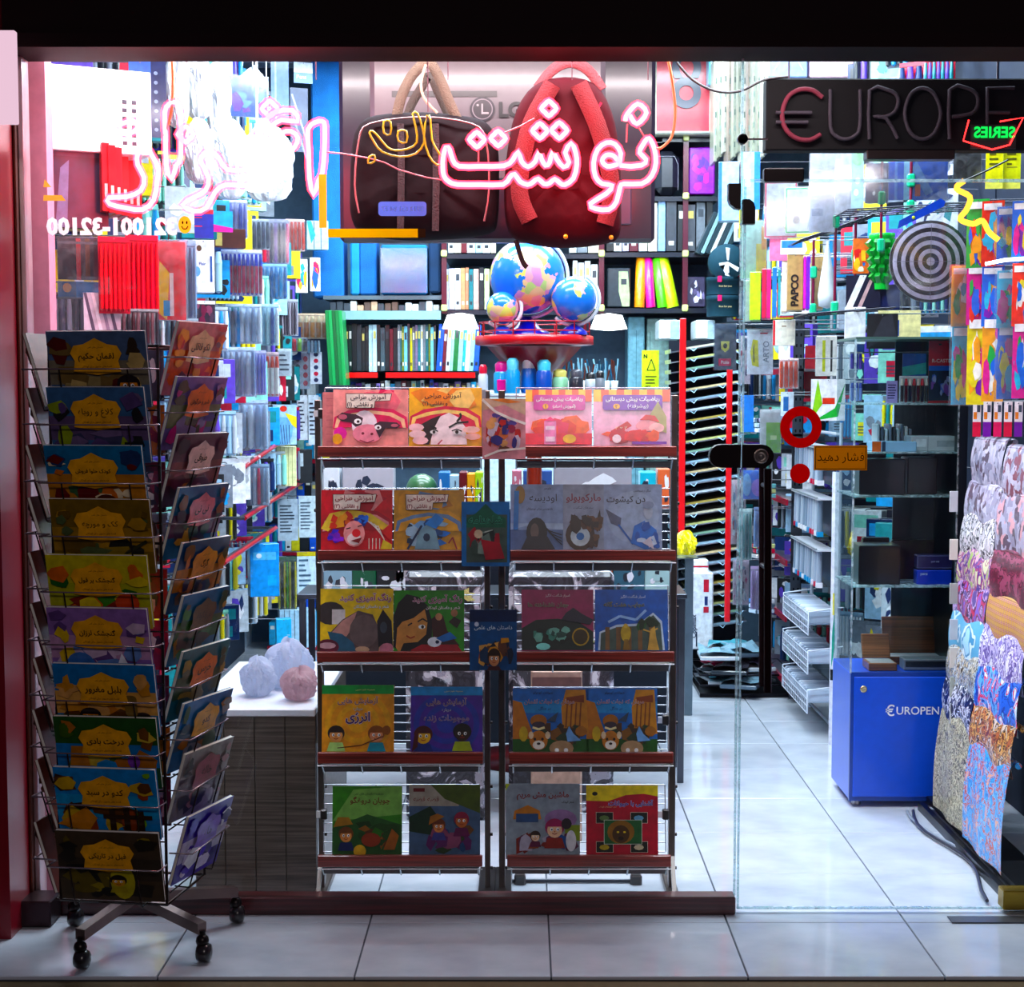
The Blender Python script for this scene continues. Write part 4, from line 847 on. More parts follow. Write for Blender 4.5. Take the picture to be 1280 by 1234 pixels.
def diamond(cx, cy, r=10): return [(cx, cy - r), (cx + r * .55, cy - r * .5), (cx + r, cy), (cx + r * .5, cy + r * .55), (cx, cy + r), (cx - r * .5, cy + r * .5), (cx - r, cy), (cx - r * .5, cy - r * .55)]
ns = thing('neon_sign', 'red outlined neon sign reading stationery in Persian across the top of the window', 'sign', at(600, 265, YN))
SH = [(557.6, 184), (554, 196), (553.5, 209.6), (555, 220), (561, 227), (571.6, 230.7), (600, 230.9), (629, 230.7), (637, 222), (643, 217.5), (650, 227), (659.5, 230.9), (666, 228), (672.5, 223.5), (680, 230), (687, 229), (693.4, 224), (700, 229), (706, 231), (716.8, 223), (721, 206), (719.6, 191), (714, 179),
      (706.5, 191), (711.3, 203), (704.4, 209), (696, 199), (690.7, 190), (687, 203), (682, 207), (677, 199), (673.6, 190.5), (669, 202), (660, 208.6), (652, 202), (647.5, 189.5), (641, 200), (630, 207.4), (600, 208), (574, 207.9), (566, 200), (562, 187)]
neon_stroke(ns, 'neon_tube', SH, sm=2)
NU = [(809, 173.5), (803, 182), (799.5, 191), (807.5, 199.5), (802, 206.6), (776, 207), (776, 192), (769, 180.5), (758, 178.5), (747, 187), (742, 203.7), (744.4, 221), (752.7, 229.8), (765.5, 232), (758, 242), (737.5, 255), (744.4, 261), (761, 262), (770.6, 252), (775, 234), (780, 230), (802, 229.8), (814.6, 220), (819.8, 203.7), (818, 186), (813, 175)]
neon_stroke(ns, 'neon_tube', NU, sm=2)
neon_stroke(ns, 'neon_tube', [(773, 203), (767, 195), (758, 194), (752.6, 201), (759, 208), (770, 206)], sm=3)
for cx, cy, r in ((596, 174.5, 9.5), (622.6, 173, 9.5), (686, 135.5, 9.5), (674.8, 163.5, 9.5), (699, 163, 10)): neon_stroke(ns, 'neon_tube', diamond(cx, cy, r), sm=2)
neon_stroke(ns, 'neon_tube', [(781.6, 151), (784, 143), (797, 130), (808, 141), (796, 155), (787, 144)], False, sm=3)
neon_stroke(ns, 'neon_tube', [(403, 151.7), (394, 153), (385, 162), (386, 190), (387, 223), (392, 244), (398, 226), (403, 216), (405.5, 189), (406, 158)], sm=2)
neon_stroke(ns, 'neon_tube', [(372, 152), (352, 150), (338, 160), (330, 178), (338, 190), (352, 196), (352, 214), (335, 226), (305, 232), (282, 231), (269, 240), (258, 260), (243, 264), (228, 256), (244, 246), (257, 238), (261, 223), (252, 204), (252, 196), (262, 188), (274, 198), (284, 212), (312, 212), (326, 204), (318, 190), (322, 166), (340, 142), (366, 138)], sm=2)
neon_stroke(ns, 'neon_tube', [(352, 166), (364, 164), (372, 172), (368, 184), (356, 186), (348, 176)], sm=2)
for cx, cy in ((337, 136), (232, 168)): neon_stroke(ns, 'neon_tube', diamond(cx, cy, 10), sm=2)
neon_stroke(ns, 'neon_tube', [(222, 128), (212, 130), (206, 140), (207, 170), (208, 205), (214, 224), (221, 206), (226, 196), (226, 140)], sm=2)
neon_stroke(ns, 'neon_tube', [(196, 228), (192, 250), (178, 262), (158, 260), (137, 255), (136, 247), (158, 246), (176, 238), (180, 222), (172, 206), (172, 192), (182, 184), (192, 198), (198, 212)], sm=2)
neon_stroke(ns, 'neon_tube', [(166, 150), (150, 156), (140, 150), (138, 160), (158, 168), (172, 160)], sm=2)
m = MB()                                              # thin supports and the lead wires
for P_ in ([(408, 190), (416, 191), (428, 192), (445, 195), (462, 198), (480, 203), (498, 212), (515, 217), (533, 222), (553, 225)], [(630, 166), (650, 158), (668, 148)], [(598, 186), (598, 208)], [(784, 155), (783, 178)], [(797, 157), (806, 172)]):
    m.tube([v - ns.location for v in nz(P_)], .0022, C('f09098'), 5)
m.build('lead_wire', 'plastic', ns)
yn = thing('neon_sign', 'small unlit yellow tube lettering in front of the travel bag', 'sign', at(505, 205, YN))
YE = C('e0c060')
for P_, cl in (([(462, 166), (468, 178), (478, 190), (500, 196), (520, 192), (530, 178), (528, 160), (522, 142), (516, 142), (520, 160), (521, 178), (510, 186), (494, 188), (484, 184), (474, 172), (466, 164)], True), ([(480, 152), (488, 152), (488, 168), (480, 166)], True), ([(498, 164), (508, 164), (508, 178), (498, 176)], True),
              ([(534, 144), (538, 150), (540, 175), (548, 190), (556, 204), (546, 206), (536, 194), (530, 170)], True), ([(462, 196), (468, 194), (468, 202), (460, 204)], True)):
    P2 = smooth_loop(P_, cl, 2); m = MB(); m.tube([v - yn.location for v in nz(P2)], .0030, YE, 5, cl); m.build('neon_tube', 'plastic', yn)

# ---- travel bag, backpack, television seen from behind
YB = GL + .30
def outline_bag(t, nm, pts, Y, depth, c, mat='leather', bulge=.5):
    """a soft bag: outline in pixels, inflated towards both sides"""
    P = [at(x, y, Y) - t.location for x, y in smooth_loop(pts, True, 3)]
    cx = sum(p.x for p in P) / len(P); cz = sum(p.z for p in P) / len(P); n = len(P); vs, fs = [], []
    K = [(1, 0), (.99, -.22), (.95, -.36), (.86, -.46), (.6, -.5), (.3, -.52)]
    for k, d in K: vs += [(cx + (p.x - cx) * k, d * depth * (1 + .04 * math.sin(i * 1.3)), cz + (p.z - cz) * k) for i, p in enumerate(P)]
    m = MB(); nk = len(K)
    for a in range(nk - 1):
        for i in range(n): fs.append([a * n + i, a * n + (i + 1) % n, (a + 1) * n + (i + 1) % n, (a + 1) * n + i])
    fs.append([(nk - 1) * n + i for i in range(n)])
    m.add(vs, fs, c, True); vs2 = [(v[0], -v[1], v[2]) for v in vs]; m.add(vs2, [f[::-1] for f in fs], c, True)
    return m.build(nm, mat, t)
BK = C('140c10')
bag = thing('travel_bag', 'dark fabric travel bag hanging by its handles behind the yellow tube lettering', 'bag', at(532, 300, YB))
outline_bag(bag, 'body', [(440, 275), (438, 240), (440, 190), (448, 160), (470, 146), (530, 142), (590, 148), (612, 158), (622, 180), (624, 230), (622, 275), (612, 292), (560, 299), (500, 300), (455, 292)], YB, .16, BK)
def strip(t, nm, pts, Y, wd, c, mat='fabric', th=.004, sm=4, dy=0):
    P = [at(x, y, Y) - t.location + Vector((0, dy, 0)) for x, y in smooth_loop(pts, False, sm)]; m = MB(); vs = []
    for i, p in enumerate(P):
        d = (P[min(i + 1, len(P) - 1)] - P[max(i - 1, 0)]); nrm = Vector((-d.z, 0, d.x)).normalized() * wd / 2
        vs += [p - nrm, p + nrm, p + nrm + Vector((0, th, 0)), p - nrm + Vector((0, th, 0))]
    fs = []
    for i in range(len(P) - 1):
        for q in range(4): fs.append([i * 4 + q, i * 4 + (q + 1) % 4, (i + 1) * 4 + (q + 1) % 4, (i + 1) * 4 + q])
    m.add(vs, fs, c, True); return m.build(nm, mat, t)
strip(bag, 'handle', [(497, 150), (503, 125), (515, 100), (530, 84), (540, 84), (552, 105), (562, 130), (572, 152)], YB, .03, C('54483f'), dy=-.05)
strip(bag, 'handle', [(505, 152), (512, 128), (526, 104), (536, 90), (546, 110), (556, 132), (566, 152)], YB, .026, C('48403c'), dy=.06)
m = MB(); m.tube([at(x, y, YB) - bag.location + Vector((0, -.086, 0)) for x, y in smooth_loop([(452, 270), (447, 235), (452, 180), (466, 160), (530, 152), (590, 160), (608, 180), (612, 240), (606, 280)], False, 3)], .003, C('9c8488'), 5); m.build('zip', 'metal', bag)
for x in (503, 546): strip(bag, 'webbing', [(x, 160), (x + 1, 220), (x, 292)], YB, .02, C('2c2024'), dy=-.087)
strip(bag, 'strap', [(534, 86), (528, 108), (532, 128), (548, 146)], YB, .008, C('a89080'), dy=-.07)
bp = thing('backpack', 'dark red-lit backpack with padded straps hanging beside the travel bag', 'backpack', at(700, 306, YB))
outline_bag(bp, 'body', [(636, 290), (630, 250), (634, 190), (645, 140), (668, 108), (705, 98), (742, 106), (764, 140), (774, 190), (776, 250), (774, 295), (750, 306), (700, 310), (655, 303)], YB, .17, C('380a12'))
outline_bag(bp, 'front_pocket', [(664, 296), (658, 260), (662, 230), (700, 222), (745, 230), (752, 262), (748, 298), (700, 306)], YB - .085, .07, C('3c0c12'))
strip(bp, 'shoulder_strap', [(690, 112), (664, 160), (652, 210), (650, 250), (662, 280)], YB, .05, C('64141c'), dy=-.10, th=.012)
strip(bp, 'shoulder_strap', [(722, 112), (744, 160), (758, 210), (762, 250), (754, 284)], YB, .05, C('64141c'), dy=-.10, th=.012)
strip(bp, 'handle', [(672, 112), (690, 90), (712, 80), (735, 90), (752, 114)], YB, .03, C('8c4c50'), dy=-.03, th=.008)
strip(bp, 'hanging_cord', [(645, 300), (650, 318), (655, 330), (659, 334)], YB - .04, .014, C('140c10'), th=.006)
m = MB(); m.box(tuple(at(746, 138, YB - .09) - bp.location), (.006, .006, .05), C('e04858'), (0, R(30), 0)); m.build('zip_pull', 'plastic', bp)
m = MB(); m.ball(tuple(at(707, 296, YB - .14) - bp.location), .007, C('f0a020'), 8, 6); m.ball(tuple(at(764, 297, YB - .07) - bp.location), .007, C('f0a020'), 8, 6); m.build('reflector', 'plastic', bp)
YT = YB + .30
a, b = at(425, 303, YT), at(820, 60, YT); W_, H_ = b.x - a.x, b.z - a.z
tv = thing('television', 'flat television seen from behind, hung above the globes, grey back', 'television', ((a.x + b.x) / 2, YT, a.z))
m = MB(); m.bb((-W_ / 2, 0, 0), (W_ / 2, .05, H_), C('2c2634'), .012); m.build('back_panel', 'plastic', tv)
m = MB(); m.bb((-W_ * .40, -.035, H_ * .30), (W_ * .34, .0, H_ * 1.0 - .02), C('746a70'), .03); m.bb((-W_ * .33, -.038, H_ * .74), (W_ * .0, -.034, H_ * .77), C('2c2428')); m.bb((W_ * .385, -.008, H_ * .09), (W_ * .425, 0, H_ * .30), C('54485c'), .006); m.build('rear_housing', 'plastic', tv)
m = MB(); flat(m, [('e', .24, .5, .24, .5, '241c28', 26), ('e', .24, .5, .20, .42, '8c8088', 26), ('e', .24, .5, .18, .38, '302830', 26), ('r', .22, .3, .25, .72, 'b0a4a8'), ('r', .22, .3, .36, .38, 'b0a4a8'), ('e', .15, .66, .025, .05, 'b0a4a8', 8), ('t', 'LG', .78, .48, .42, .78, '18141a', None, .04)], .16, .075, 0)
m.build('maker_emblem', 'print', tv, tuple(at(620, 152, YT - .04) - tv.location))
m = MB(); 
for x in (-.3, .3): m.tube([(x, .02, H_ - .01), (x, .02, 3.34 - a.z)], .008, C('40404c'), 6)
m.build('hanger', 'metal', tv)
for o_, x_, y_ in ((bag, 535, 84), (bp, 712, 82)):
    p_ = at(x_, y_, YB); m = MB(); m.tube([p_ - o_.location, Vector((p_.x, p_.y, 3.34)) - o_.location], .003, C('302830'), 5); m.build('hanging_cord', 'matte', o_)
p_ = at(600, 120, YN)
m = MB()
for x_ in (395, 560, 715, 810, 215): q_ = at(x_, 100, YN); m.tube([Vector((q_.x, YN, q_.z)) - ns.location, Vector((q_.x, YN, hz + .2)) - ns.location], .0015, C('705058'), 4)
m.build('hanging_cord', 'matte', ns)
p_ = at(535, 140, YN); m = MB(); m.tube([p_ - yn.location, Vector((p_.x, p_.y, hz + .2)) - yn.location], .0015, C('705058'), 4); m.build('hanging_cord', 'matte', yn)

# ---- black sign board on the door side
YE_ = GL + .42
a, b = at(957, 188, YE_), at(1420, 98, YE_); W_, H_ = b.x - a.x, b.z - a.z
es = thing('sign_board', 'black box sign with unlit grey tube letters hanging over the door', 'sign', (a.x, YE_, a.z))
m = MB(); m.bb((0, 0, 0), (W_, .07, H_), C('060506'), .004); m.build('board', 'matte', es)
GT = C('302c32')
def tubel(nm, pts, r=.006, c=GT, sm=3, closed=False):
    m = MB(); m.tube([at(x, y, YE_ - .012) - es.location for x, y in (smooth_loop(pts, closed, sm) if sm > 1 else pts)], r, c, 6, closed); m.build(nm, 'matte', es)
tubel('tube_letter', [(1028, 122), (1016, 113), (1000, 112), (986, 120), (979, 135), (978, 150), (984, 164), (996, 173), (1012, 175), (1026, 168)], c=C('5c3038'), r=.0075)
tubel('tube_letter', [(970, 141), (1015, 141)], sm=1); tubel('tube_letter', [(970, 153), (1010, 153)], sm=1)
tubel('tube_letter', [(1038, 112), (1038, 158), (1045, 170), (1056, 174), (1068, 170), (1075, 158), (1075, 112)])
tubel('tube_letter', [(1087, 174), (1087, 113), (1108, 112), (1120, 118), (1123, 128), (1118, 140), (1106, 146), (1092, 146), (1108, 148), (1122, 173)], sm=2)
tubel('tube_letter', [(1153, 110), (1138, 118), (1131, 142), (1138, 166), (1153, 174), (1168, 166), (1176, 142), (1168, 118)], closed=True)
tubel('tube_letter', [(1187, 174), (1187, 112), (1208, 110), (1221, 118), (1222, 132), (1214, 142), (1190, 146)], sm=2)
tubel('tube_letter', [(1268, 110), (1234, 110), (1234, 172), (1268, 172)], sm=1); tubel('tube_letter', [(1234, 141), (1262, 141)], sm=1)
a2, b2 = at(1082, 200, YE_ + .02), at(1192, 188, YE_ + .02); m = MB(); m.bb(Vector((a2.x, YE_ + .0, a2.z)) - es.location, Vector((b2.x, YE_ + .06, b2.z)) - es.location, C('241c1c'), .003); m.build('bracket', 'metal', es)
m = MB(); q_ = at(988, 98, YE_); m.tube([(q_.x - a.x, .03, H_), (q_.x - a.x, .03, 3.34 - a.z)], .003, C('403840'), 5); q_ = at(1250, 98, YE_); m.tube([(q_.x - a.x, .03, H_), (q_.x - a.x, .03, 3.34 - a.z)], .003, C('403840'), 5); m.build('hanging_chain', 'metal', es)
m = MB(); m.tube([at(x, y, YE_ - .0) for x, y in smooth_loop([(846, 78), (866, 100), (895, 114), (925, 114), (955, 100), (985, 96)], False, 4)], .004, C('140c10'), 6)
tag(m.build('power_cable', 'plastic'), 'black cable looping from the window head to the black sign board', 'cable')
m = MB(); m.tube([at(x, y, YN) for x, y in smooth_loop([(832, 60), (840, 100), (844, 140), (840, 170), (828, 184), (820, 186)], False, 4)], .0045, C('f0a080'), 6)
tag(m.build('neon_cable', 'plastic'), 'pale orange lead wire hanging at the end of the neon sign', 'cable')
m = MB(); m.tube([at(x, y, YN) for x, y in smooth_loop([(214, 60), (216, 100), (214, 140), (205, 170)], False, 4)], .0045, C('f0a080'), 6)
tag(m.build('neon_cable', 'plastic'), 'orange lead wire hanging in front of the dark blue folders', 'cable')
# reflection of a small red and green sign, built as glowing parts
ss = thing('sign_reflection', 'small red outlined sign reflection with mirrored green lettering by the black board', 'sign', at(1240, 182, YE_ - .05))
m = MB(); m.tube([at(x, y, YE_ - .05) - ss.location for x, y in [(1211, 150), (1204, 176), (1240, 187), (1262, 181), (1279, 147), (1250, 152)]], .0025, C('ff2020'), 5); m.build('light_tube', 'lamp', ss)
m = MB(); k_ = at(1243, 176, YE_ - .05) - ss.location; flat(m, [('t', 'SERIES', .5, .5, 1, 1, '10e050', None, .03)], .12, .05, 0, True); m.build('reflection_letters', 'glow', ss, k_)
m = MB(); m.bb(at(1213, 186, YE_ - .04) - ss.location, at(1270, 156, YE_ - .036) - ss.location, C('181014')); m.build('backing', 'plastic', ss)
# yellow rope light and white tube lines
yl_ = thing('rope_light', 'warm yellow glowing rope light winding beside the dartboard', 'light', at(1230, 300, GL + .6))
m = MB(); m.tube([at(x, y, GL + .6) - yl_.location for x, y in smooth_loop([(1205, 226), (1195, 236), (1212, 246), (1208, 262), (1200, 274), (1216, 280), (1228, 276), (1236, 290), (1248, 300)], False, 4)], .009, C('ffb838'), 7); m.build('light_tube', 'warm', yl_)
m = MB(); m.tube([at(x, y, GL + .6) - yl_.location for x, y in smooth_loop([(1205, 226), (1230, 215), (1260, 200)], False, 4)], .003, C('2c2c30'), 5); m.build('lead_wire', 'plastic', yl_)
for i, (P_, lb) in enumerate((([(1232, 330), (1256, 325), (1300, 322)], 'white glowing tube line in front of the colourful hanging bags'),)):
    m = MB(); m.tube([at(x, y, GL + .55) for x, y in P_], .006, C('f0f4ff'), 6); tag(m.build('tube_light', 'lamp'), lb, 'light')

# ---- desk with plastic bags
YD = GL + .17
a, b = at(245, 1134, YD), at(394, 886, YD)
desk = thing('counter_desk', 'grey-brown wood grain counter desk end panel beside the book rack', 'counter', ((a.x + b.x) / 2, YD, 0))
W_, H_ = b.x - a.x, b.z
for k in range(4):
    x0 = -W_ / 2 + W_ * k / 4; m = MB(); m.bb((x0 + .001, 0, 0), (x0 + W_ / 4 - .001, .02, H_ - .022), C('5a5048'), .0015); m.build('board', 'wood', desk)
m = MB(); m.bb((-W_ / 2, .02, 0), (W_ / 2, .9, H_ - .022), C('4c4540')); m.build('carcass', 'wood', desk)
m = MB(); m.bb((-W_ / 2 - .01, -.01, H_ - .022), (W_ / 2, .9, H_), C('d8dce4'), .003); m.build('desk_top', 'plastic', desk)
def crumple(nm, lab, cat, x0, y0, x1, y1, Y, c, mat='bag', seed=1, group=None, dp=.12, zfix=None, cord=False):
    a, b = at(x0, y1, Y), at(x1, y0, Y); w_, h_ = b.x - a.x, b.z - a.z; q = random.Random(seed); o_ = [q.uniform(0, 6) for _ in range(8)]
    def f(u, v):
        a_ = 2 * math.pi * u; ph = math.pi * v
        r = (1 + .16 * math.sin(5 * a_ + o_[0]) * math.sin(3 * ph + o_[1]) + .1 * math.sin(9 * a_ + o_[2] + 5 * v) + .13 * abs(math.sin(7 * a_ + o_[5] + 9 * v)) - .12 * abs(math.sin(11 * a_ - 13 * v + o_[6])) + .05 * math.sin(23 * a_ + o_[3] + 17 * v))
        s_ = math.sin(ph) ** .6
        return (w_ / 2 * .9 * r * s_ * math.cos(a_), dp / 2 * r * s_ * math.sin(a_), h_ / 2 + h_ / 2 * math.cos(ph) * (1 if math.cos(ph) < 0 else (.8 + .2 * math.sin(2 * a_ + o_[4]) + .1 * math.sin(5 * a_ + o_[7]))))
    m = MB(); m.grid(f, 44, 24, c, False)
    o = tag(m.build(nm, mat, None, ((a.x + b.x) / 2, Y, a.z if zfix is None else zfix)), lab, cat, group)
    if cord: m = MB(); m.tube([(0, 0, h_ * .9), (0, 0, 3.34 - a.z)], .0025, C('e8ecf4'), 4); m.build('hanging_cord', 'plastic', o)
    return o
crumple('plastic_bag', 'crumpled white plastic bag on the counter desk by the rack', 'bag', 330, 824, 392, 886, YD + .35, C('c8d0e0'), 'vinyl', 3, zfix=H_)
crumple('plastic_bag', 'white bag pile with a pink patch at the edge of the desk', 'bag', 352, 846, 396, 887, YD + .15, C('c8b0b8'), 'vinyl', 4, zfix=H_)
crumple('plastic_bag', 'flat white plastic bag behind the revolving stand on the desk', 'bag', 300, 836, 345, 886, YD + .22, C('c8d0e0'), 'vinyl', 5, zfix=H_)
# ================================================================ PACK MAKERS
def dims(x0, y0, x1, y1, Y, yaw=0):
    a, b = at(x0, y1, Y), at(x1, y0, Y)
    return Vector(((a.x + b.x) / 2, Y, a.z)), (b.x - a.x) / max(.5, math.cos(yaw)), b.z - a.z
def atx(px, py, X):
    k = (py - PPY) / F_PX; t = X * F_PX / (px - PPX)
    return Vector((X, t * (cs - k * sn), CZ + t * (-sn - k * cs)))
def simple(nm, lab, cat, loc, rz, mb, mat, group=None): return tag(mb.build(nm, mat, None, loc, (0, 0, rz)), lab, cat, group)
def hook(t, w, h, L_=None):
    # a long display prong that runs from the wall behind
    x = t.location.x; m = MB()
    wx = (-1.577 if x < -.6 else 1.757) - x; iv = Matrix.Rotation(-t.rotation_euler.z, 4, 'Z') @ Vector((wx, .02, 0))
    m.tube([(0, -.006, h - .006), (0, .012, h - .002), (iv.x, iv.y, h + .004)], .0022, C('c8ccd4'), 4); m.build('hook', 'chrome', t)
def pens(t, w, h, cols, capc=None, n=None, bg='e8f0f8', film=True, r=None):
    n = n or max(3, int(w / .013)); r = r or w / n * .42; m = MB(); m.bb((-w / 2, .004, 0), (w / 2, .006, h), C(bg)); m.bb((-w / 2, -.001, h * .93), (w / 2, .004, h), C(bg)); m.build('backing_card', 'print', t)
    m = MB()
    for i in range(n):
        x = -w / 2 + w * (i + .5) / n; c_ = C(cols[i % len(cols)]); k_ = C(capc[i % len(capc)]) if capc else c_
        z0 = h * .06; z1 = h * .9; zc = z0 + (z1 - z0) * .7
        m.tube([(x, -.003 - r, z0), (x, -.003 - r, zc)], r, c_, 6, r1=r); m.tube([(x, -.003 - r, zc), (x, -.003 - r, z1)], r * 1.12, k_, 6, r1=r * .7); m.tube([(x, -.003 - r, z0 - h * .04), (x, -.003 - r, z0)], r * .2, k_, 5, r1=r)
    m.build('pen', 'plastic', t)['kind'] = 'stuff'
    if film:
        m = MB(); m.bb((-w / 2, -.008 - 2 * r, 0), (w / 2, -.006 - 2 * r, h * .95), C('ffffff')); m.build('sleeve', 'film', t)
def card(t, w, h, bg, shapes, film=False, th=.004):
    m = MB(); m.bb((-w / 2, 0, 0), (w / 2, th, h), C(bg)); flat(m, shapes, w, h, 0); m.build('card', 'print', t)
    if film: m = MB(); m.bb((-w / 2 - .004, -.012, -.004), (w / 2 + .004, -.010, h + .004), C('ffffff')); m.build('sleeve', 'film', t)
def cbox(t, w, h, d, bg, shapes, side=None):
    m = MB(); m.bb((-w / 2, 0, 0), (w / 2, d, h), C(side or bg), .002); m.build('carton', 'print', t)
    m = MB(); flat(m, [('r', 0, 0, 1, 1, bg)] + shapes, w * .98, h * .98, 0); m.build('front_print', 'print', t, (0, 0, h * .01))
def P_(nm, lab, cat, x0, y0, x1, y1, Y, yaw, fn, *a, hk=True, group=None, **kw):
    loc, w_, h_ = dims(x0, y0, x1, y1, Y, yaw); t = thing(nm, lab, cat, loc, yaw, group); fn(t, w_, h_, *a, **kw)
    if hk: hook(t, w_, h_)
    return t
def rtxt(seed, n=5, c='404858', x0=.1, x1=.9, y0=.2, y1=.9):
    q = random.Random(seed); return [('r', x0, y0 + (y1 - y0) * i / n, x0 + (x1 - x0) * q.uniform(.4, 1), y0 + (y1 - y0) * (i + .4) / n, c) for i in range(n)]

# ================================================================ BLUE BASED DISPLAY CABINET
Yc = 6.2
a, b = at(1061, 1000, Yc), at(1196, 1000, Yc); cw = b.x - a.x; cdp = .36
cab = thing('display_cabinet', 'glass display cabinet on a bright blue lockable base beside the wrapping paper', 'cabinet', ((a.x + b.x) / 2, Yc, 0))
BL = C('1c50d0'); zb0, zb1 = at(1130, 1000, Yc).z, at(1130, 842, Yc).z; zt = at(1130, 424, Yc).z
m = MB(); m.bb((-cw / 2, .012, zb0), (cw / 2, cdp, zb1), BL, .003); m.build('base_box', 'plastic', cab)
m = MB(); m.bb((-cw / 2, 0, zb0 - .004), (cw / 2, .014, zb1 + .004), C('1a3c90')); m.build('base_frame', 'plastic', cab)
m = MB(); m.bb((-cw / 2 + .012, -.006, zb0 + .012), (cw / 2 - .012, .004, zb1 - .012), BL, .002); dr = m.build('cabinet_door', 'plastic', cab)
m = MB(); m.lathe((-cw / 2 + .045, -.006, zb1 - .055), [(.0125, 0), (.0125, -.004), (.009, -.006), (.004, -.004), (.001, -.004)], C('c8c0a0'), 14, 'y'); m.build('lock', 'chrome', dr)
m = MB(); flat(m, [('t', '€', .13, .52, .2, .9, 'e8ecf4', None, .01), ('t', 'UROPEN', .6, .5, .8, .62, 'e8ecf4', None, .01)], .21, .045, -.0065); m.build('door_lettering', 'print', dr, (.025, 0, zb1 - .155))
for sx in (-1, 1):
    for y in (.05, cdp - .05):
        m = MB(); m.lathe((sx * (cw / 2 - .035), y, 0), [(.018, .001), (.018, zb0 - .002)], C('a8a8ac'), 14); m.build('leg', 'chrome', cab)
def glassbox(t, x0, x1, y0, y1, z0, z1, mat='case', nm='side_glass'):
    for P in ([(x0, y0, z0), (x1, y0, z0), (x1, y0, z1), (x0, y0, z1)], [(x0, y0, z0), (x0, y1, z0), (x0, y1, z1), (x0, y0, z1)], [(x1, y0, z0), (x1, y1, z0), (x1, y1, z1), (x1, y0, z1)]):
        m = MB(); m.add(P, [[0, 1, 2, 3]], C('ffffff')); m.build(nm, mat, t)
glassbox(cab, -cw / 2, cw / 2 - .02, .004, cdp, zb1, zt)
m = MB()
for x in (-cw / 2, cw / 2 - .02): m.bb((x - .003, .0, zb1), (x + .003, .006, zt), C('ffffff'))
m.build('glass_edge', 'edge', cab)
m = MB(); m.bb((cw / 2 - .02, 0, zb0), (cw / 2 + .012, cdp, zt), C('141820'), .002); m.build('corner_post', 'plastic', cab)
m = MB(); m.bb((-cw / 2, .0, zt), (cw / 2 + .012, cdp, zt + .008), C('4c6860')); m.build('top_panel', 'plastic', cab)
m = MB(); m.bb((0.02, cdp - .006, zb1), (cw / 2, cdp, zt), C('2c343c')); m.build('back_panel', 'plastic', cab)
shz = [at(1130, y, Yc + .1).z for y in (506, 566, 620, 731)]
for z in shz: m = MB(); m.bb((-cw / 2 + .004, .008, z), (cw / 2 - .022, cdp - .008, z + .006), C('9cd0c8')); m.build('shelf', 'edge', cab)
cx0 = cab.location.x
def inbox(nm, lab, cat, x0, y0, x1, y1, dy, d, c, shapes=(), mat='print', floor_=None, **k):
    Y = Yc + dy; a, b = at(x0, y1, Y), at(x1, y0, Y); z0 = a.z if floor_ is None else floor_
    t = thing(nm, lab, cat, ((a.x + b.x) / 2, Y, z0)); w_, h_ = b.x - a.x, b.z - z0
    m = MB(); m.bb((-w_ / 2, 0, 0), (w_ / 2, d, h_), C(c), .003); m.build('body', 'plastic', t)
    if shapes: m = MB(); flat(m, list(shapes), w_, h_, -.0005); m.build('front_print', mat, t)
    return t
S1, S2, S3, S4 = shz[0] + .006, shz[1] + .006, shz[2] + .006, shz[3] + .006
inbox('gift_box', 'large black gift box on the middle glass shelf of the cabinet', 'box', 1074, 574, 1132, 618, .06, .16, '120e14', floor_=S3)
inbox('gift_box', 'black gift box lid standing behind the large black box', 'box', 1078, 566, 1108, 590, .24, .04, '1c161c', floor_=S3)
inbox('gift_box', 'dark maroon box at the middle of the cabinet shelf', 'box', 1134, 572, 1172, 618, .10, .12, '241418', floor_=S3)
inbox('gift_box', 'wide black box on the lower glass shelf of the cabinet', 'box', 1073, 682, 1126, 730, .05, .15, '0e0e16', floor_=S4)
inbox('gift_box', 'black open lid behind the wide black box', 'box', 1078, 672, 1112, 700, .22, .03, '16141c', floor_=S4)
inbox('gift_box', 'long black lid beside the open lid, lower cabinet shelf', 'box', 1114, 675, 1168, 706, .22, .03, '141018', floor_=S4)
inbox('pen_box', 'dark violet slim box with silver lettering on the blue packet', 'box', 1146, 694, 1192, 711, .06, .05, '302c58', [('l', [(.02, .06), (.98, .06), (.98, .94), (.02, .94), (.02, .06)], .012, '8888b0'), ('t', 'pen set', .5, .5, .22, .3, 'a0a0c0')])
inbox('pen_box', 'bright blue slim packet on the lower cabinet shelf', 'box', 1146, 713, 1190, 730, .05, .06, '1838c0', [('t', 'pens', .2, .7, .2, .3, 'c8d0f0')], floor_=S4)
inbox('carton', 'white and grey carton on the upper cabinet shelf', 'box', 1138, 545, 1204, 566, .06, .12, 'b8bcc4', [('r', .02, .2, .05, .7, 'c8a840'), ('r', .1, .3, .3, .8, 'd8dce4'), ('l', [(.33, 0), (.33, 1)], .01, '707880'), ('r', .5, .3, .9, .7, '98a0a8')], floor_=S2)
inbox('case', 'clear blue pencil case lying on the middle cabinet shelf', 'case', 1090, 552, 1146, 566, .04, .1, '98b8d8', [('r', 0, 0, .2, 1, 'c85828'), ('r', .22, 0, .3, 1, '203048')], floor_=S2)
for i in range(9):
    inbox('notebook', 'upright thin notebook on the upper cabinet shelf, %s from the glass edge' % ORD[i + 1], 'book', 1096 + i * 5, 530 + (i % 3) * 3, 1100 + i * 5, 560, .18, .1, ['c8d0d8', '586070', 'e8e8ec', '8890a0', '303840'][i % 5], floor_=S2, group=None)
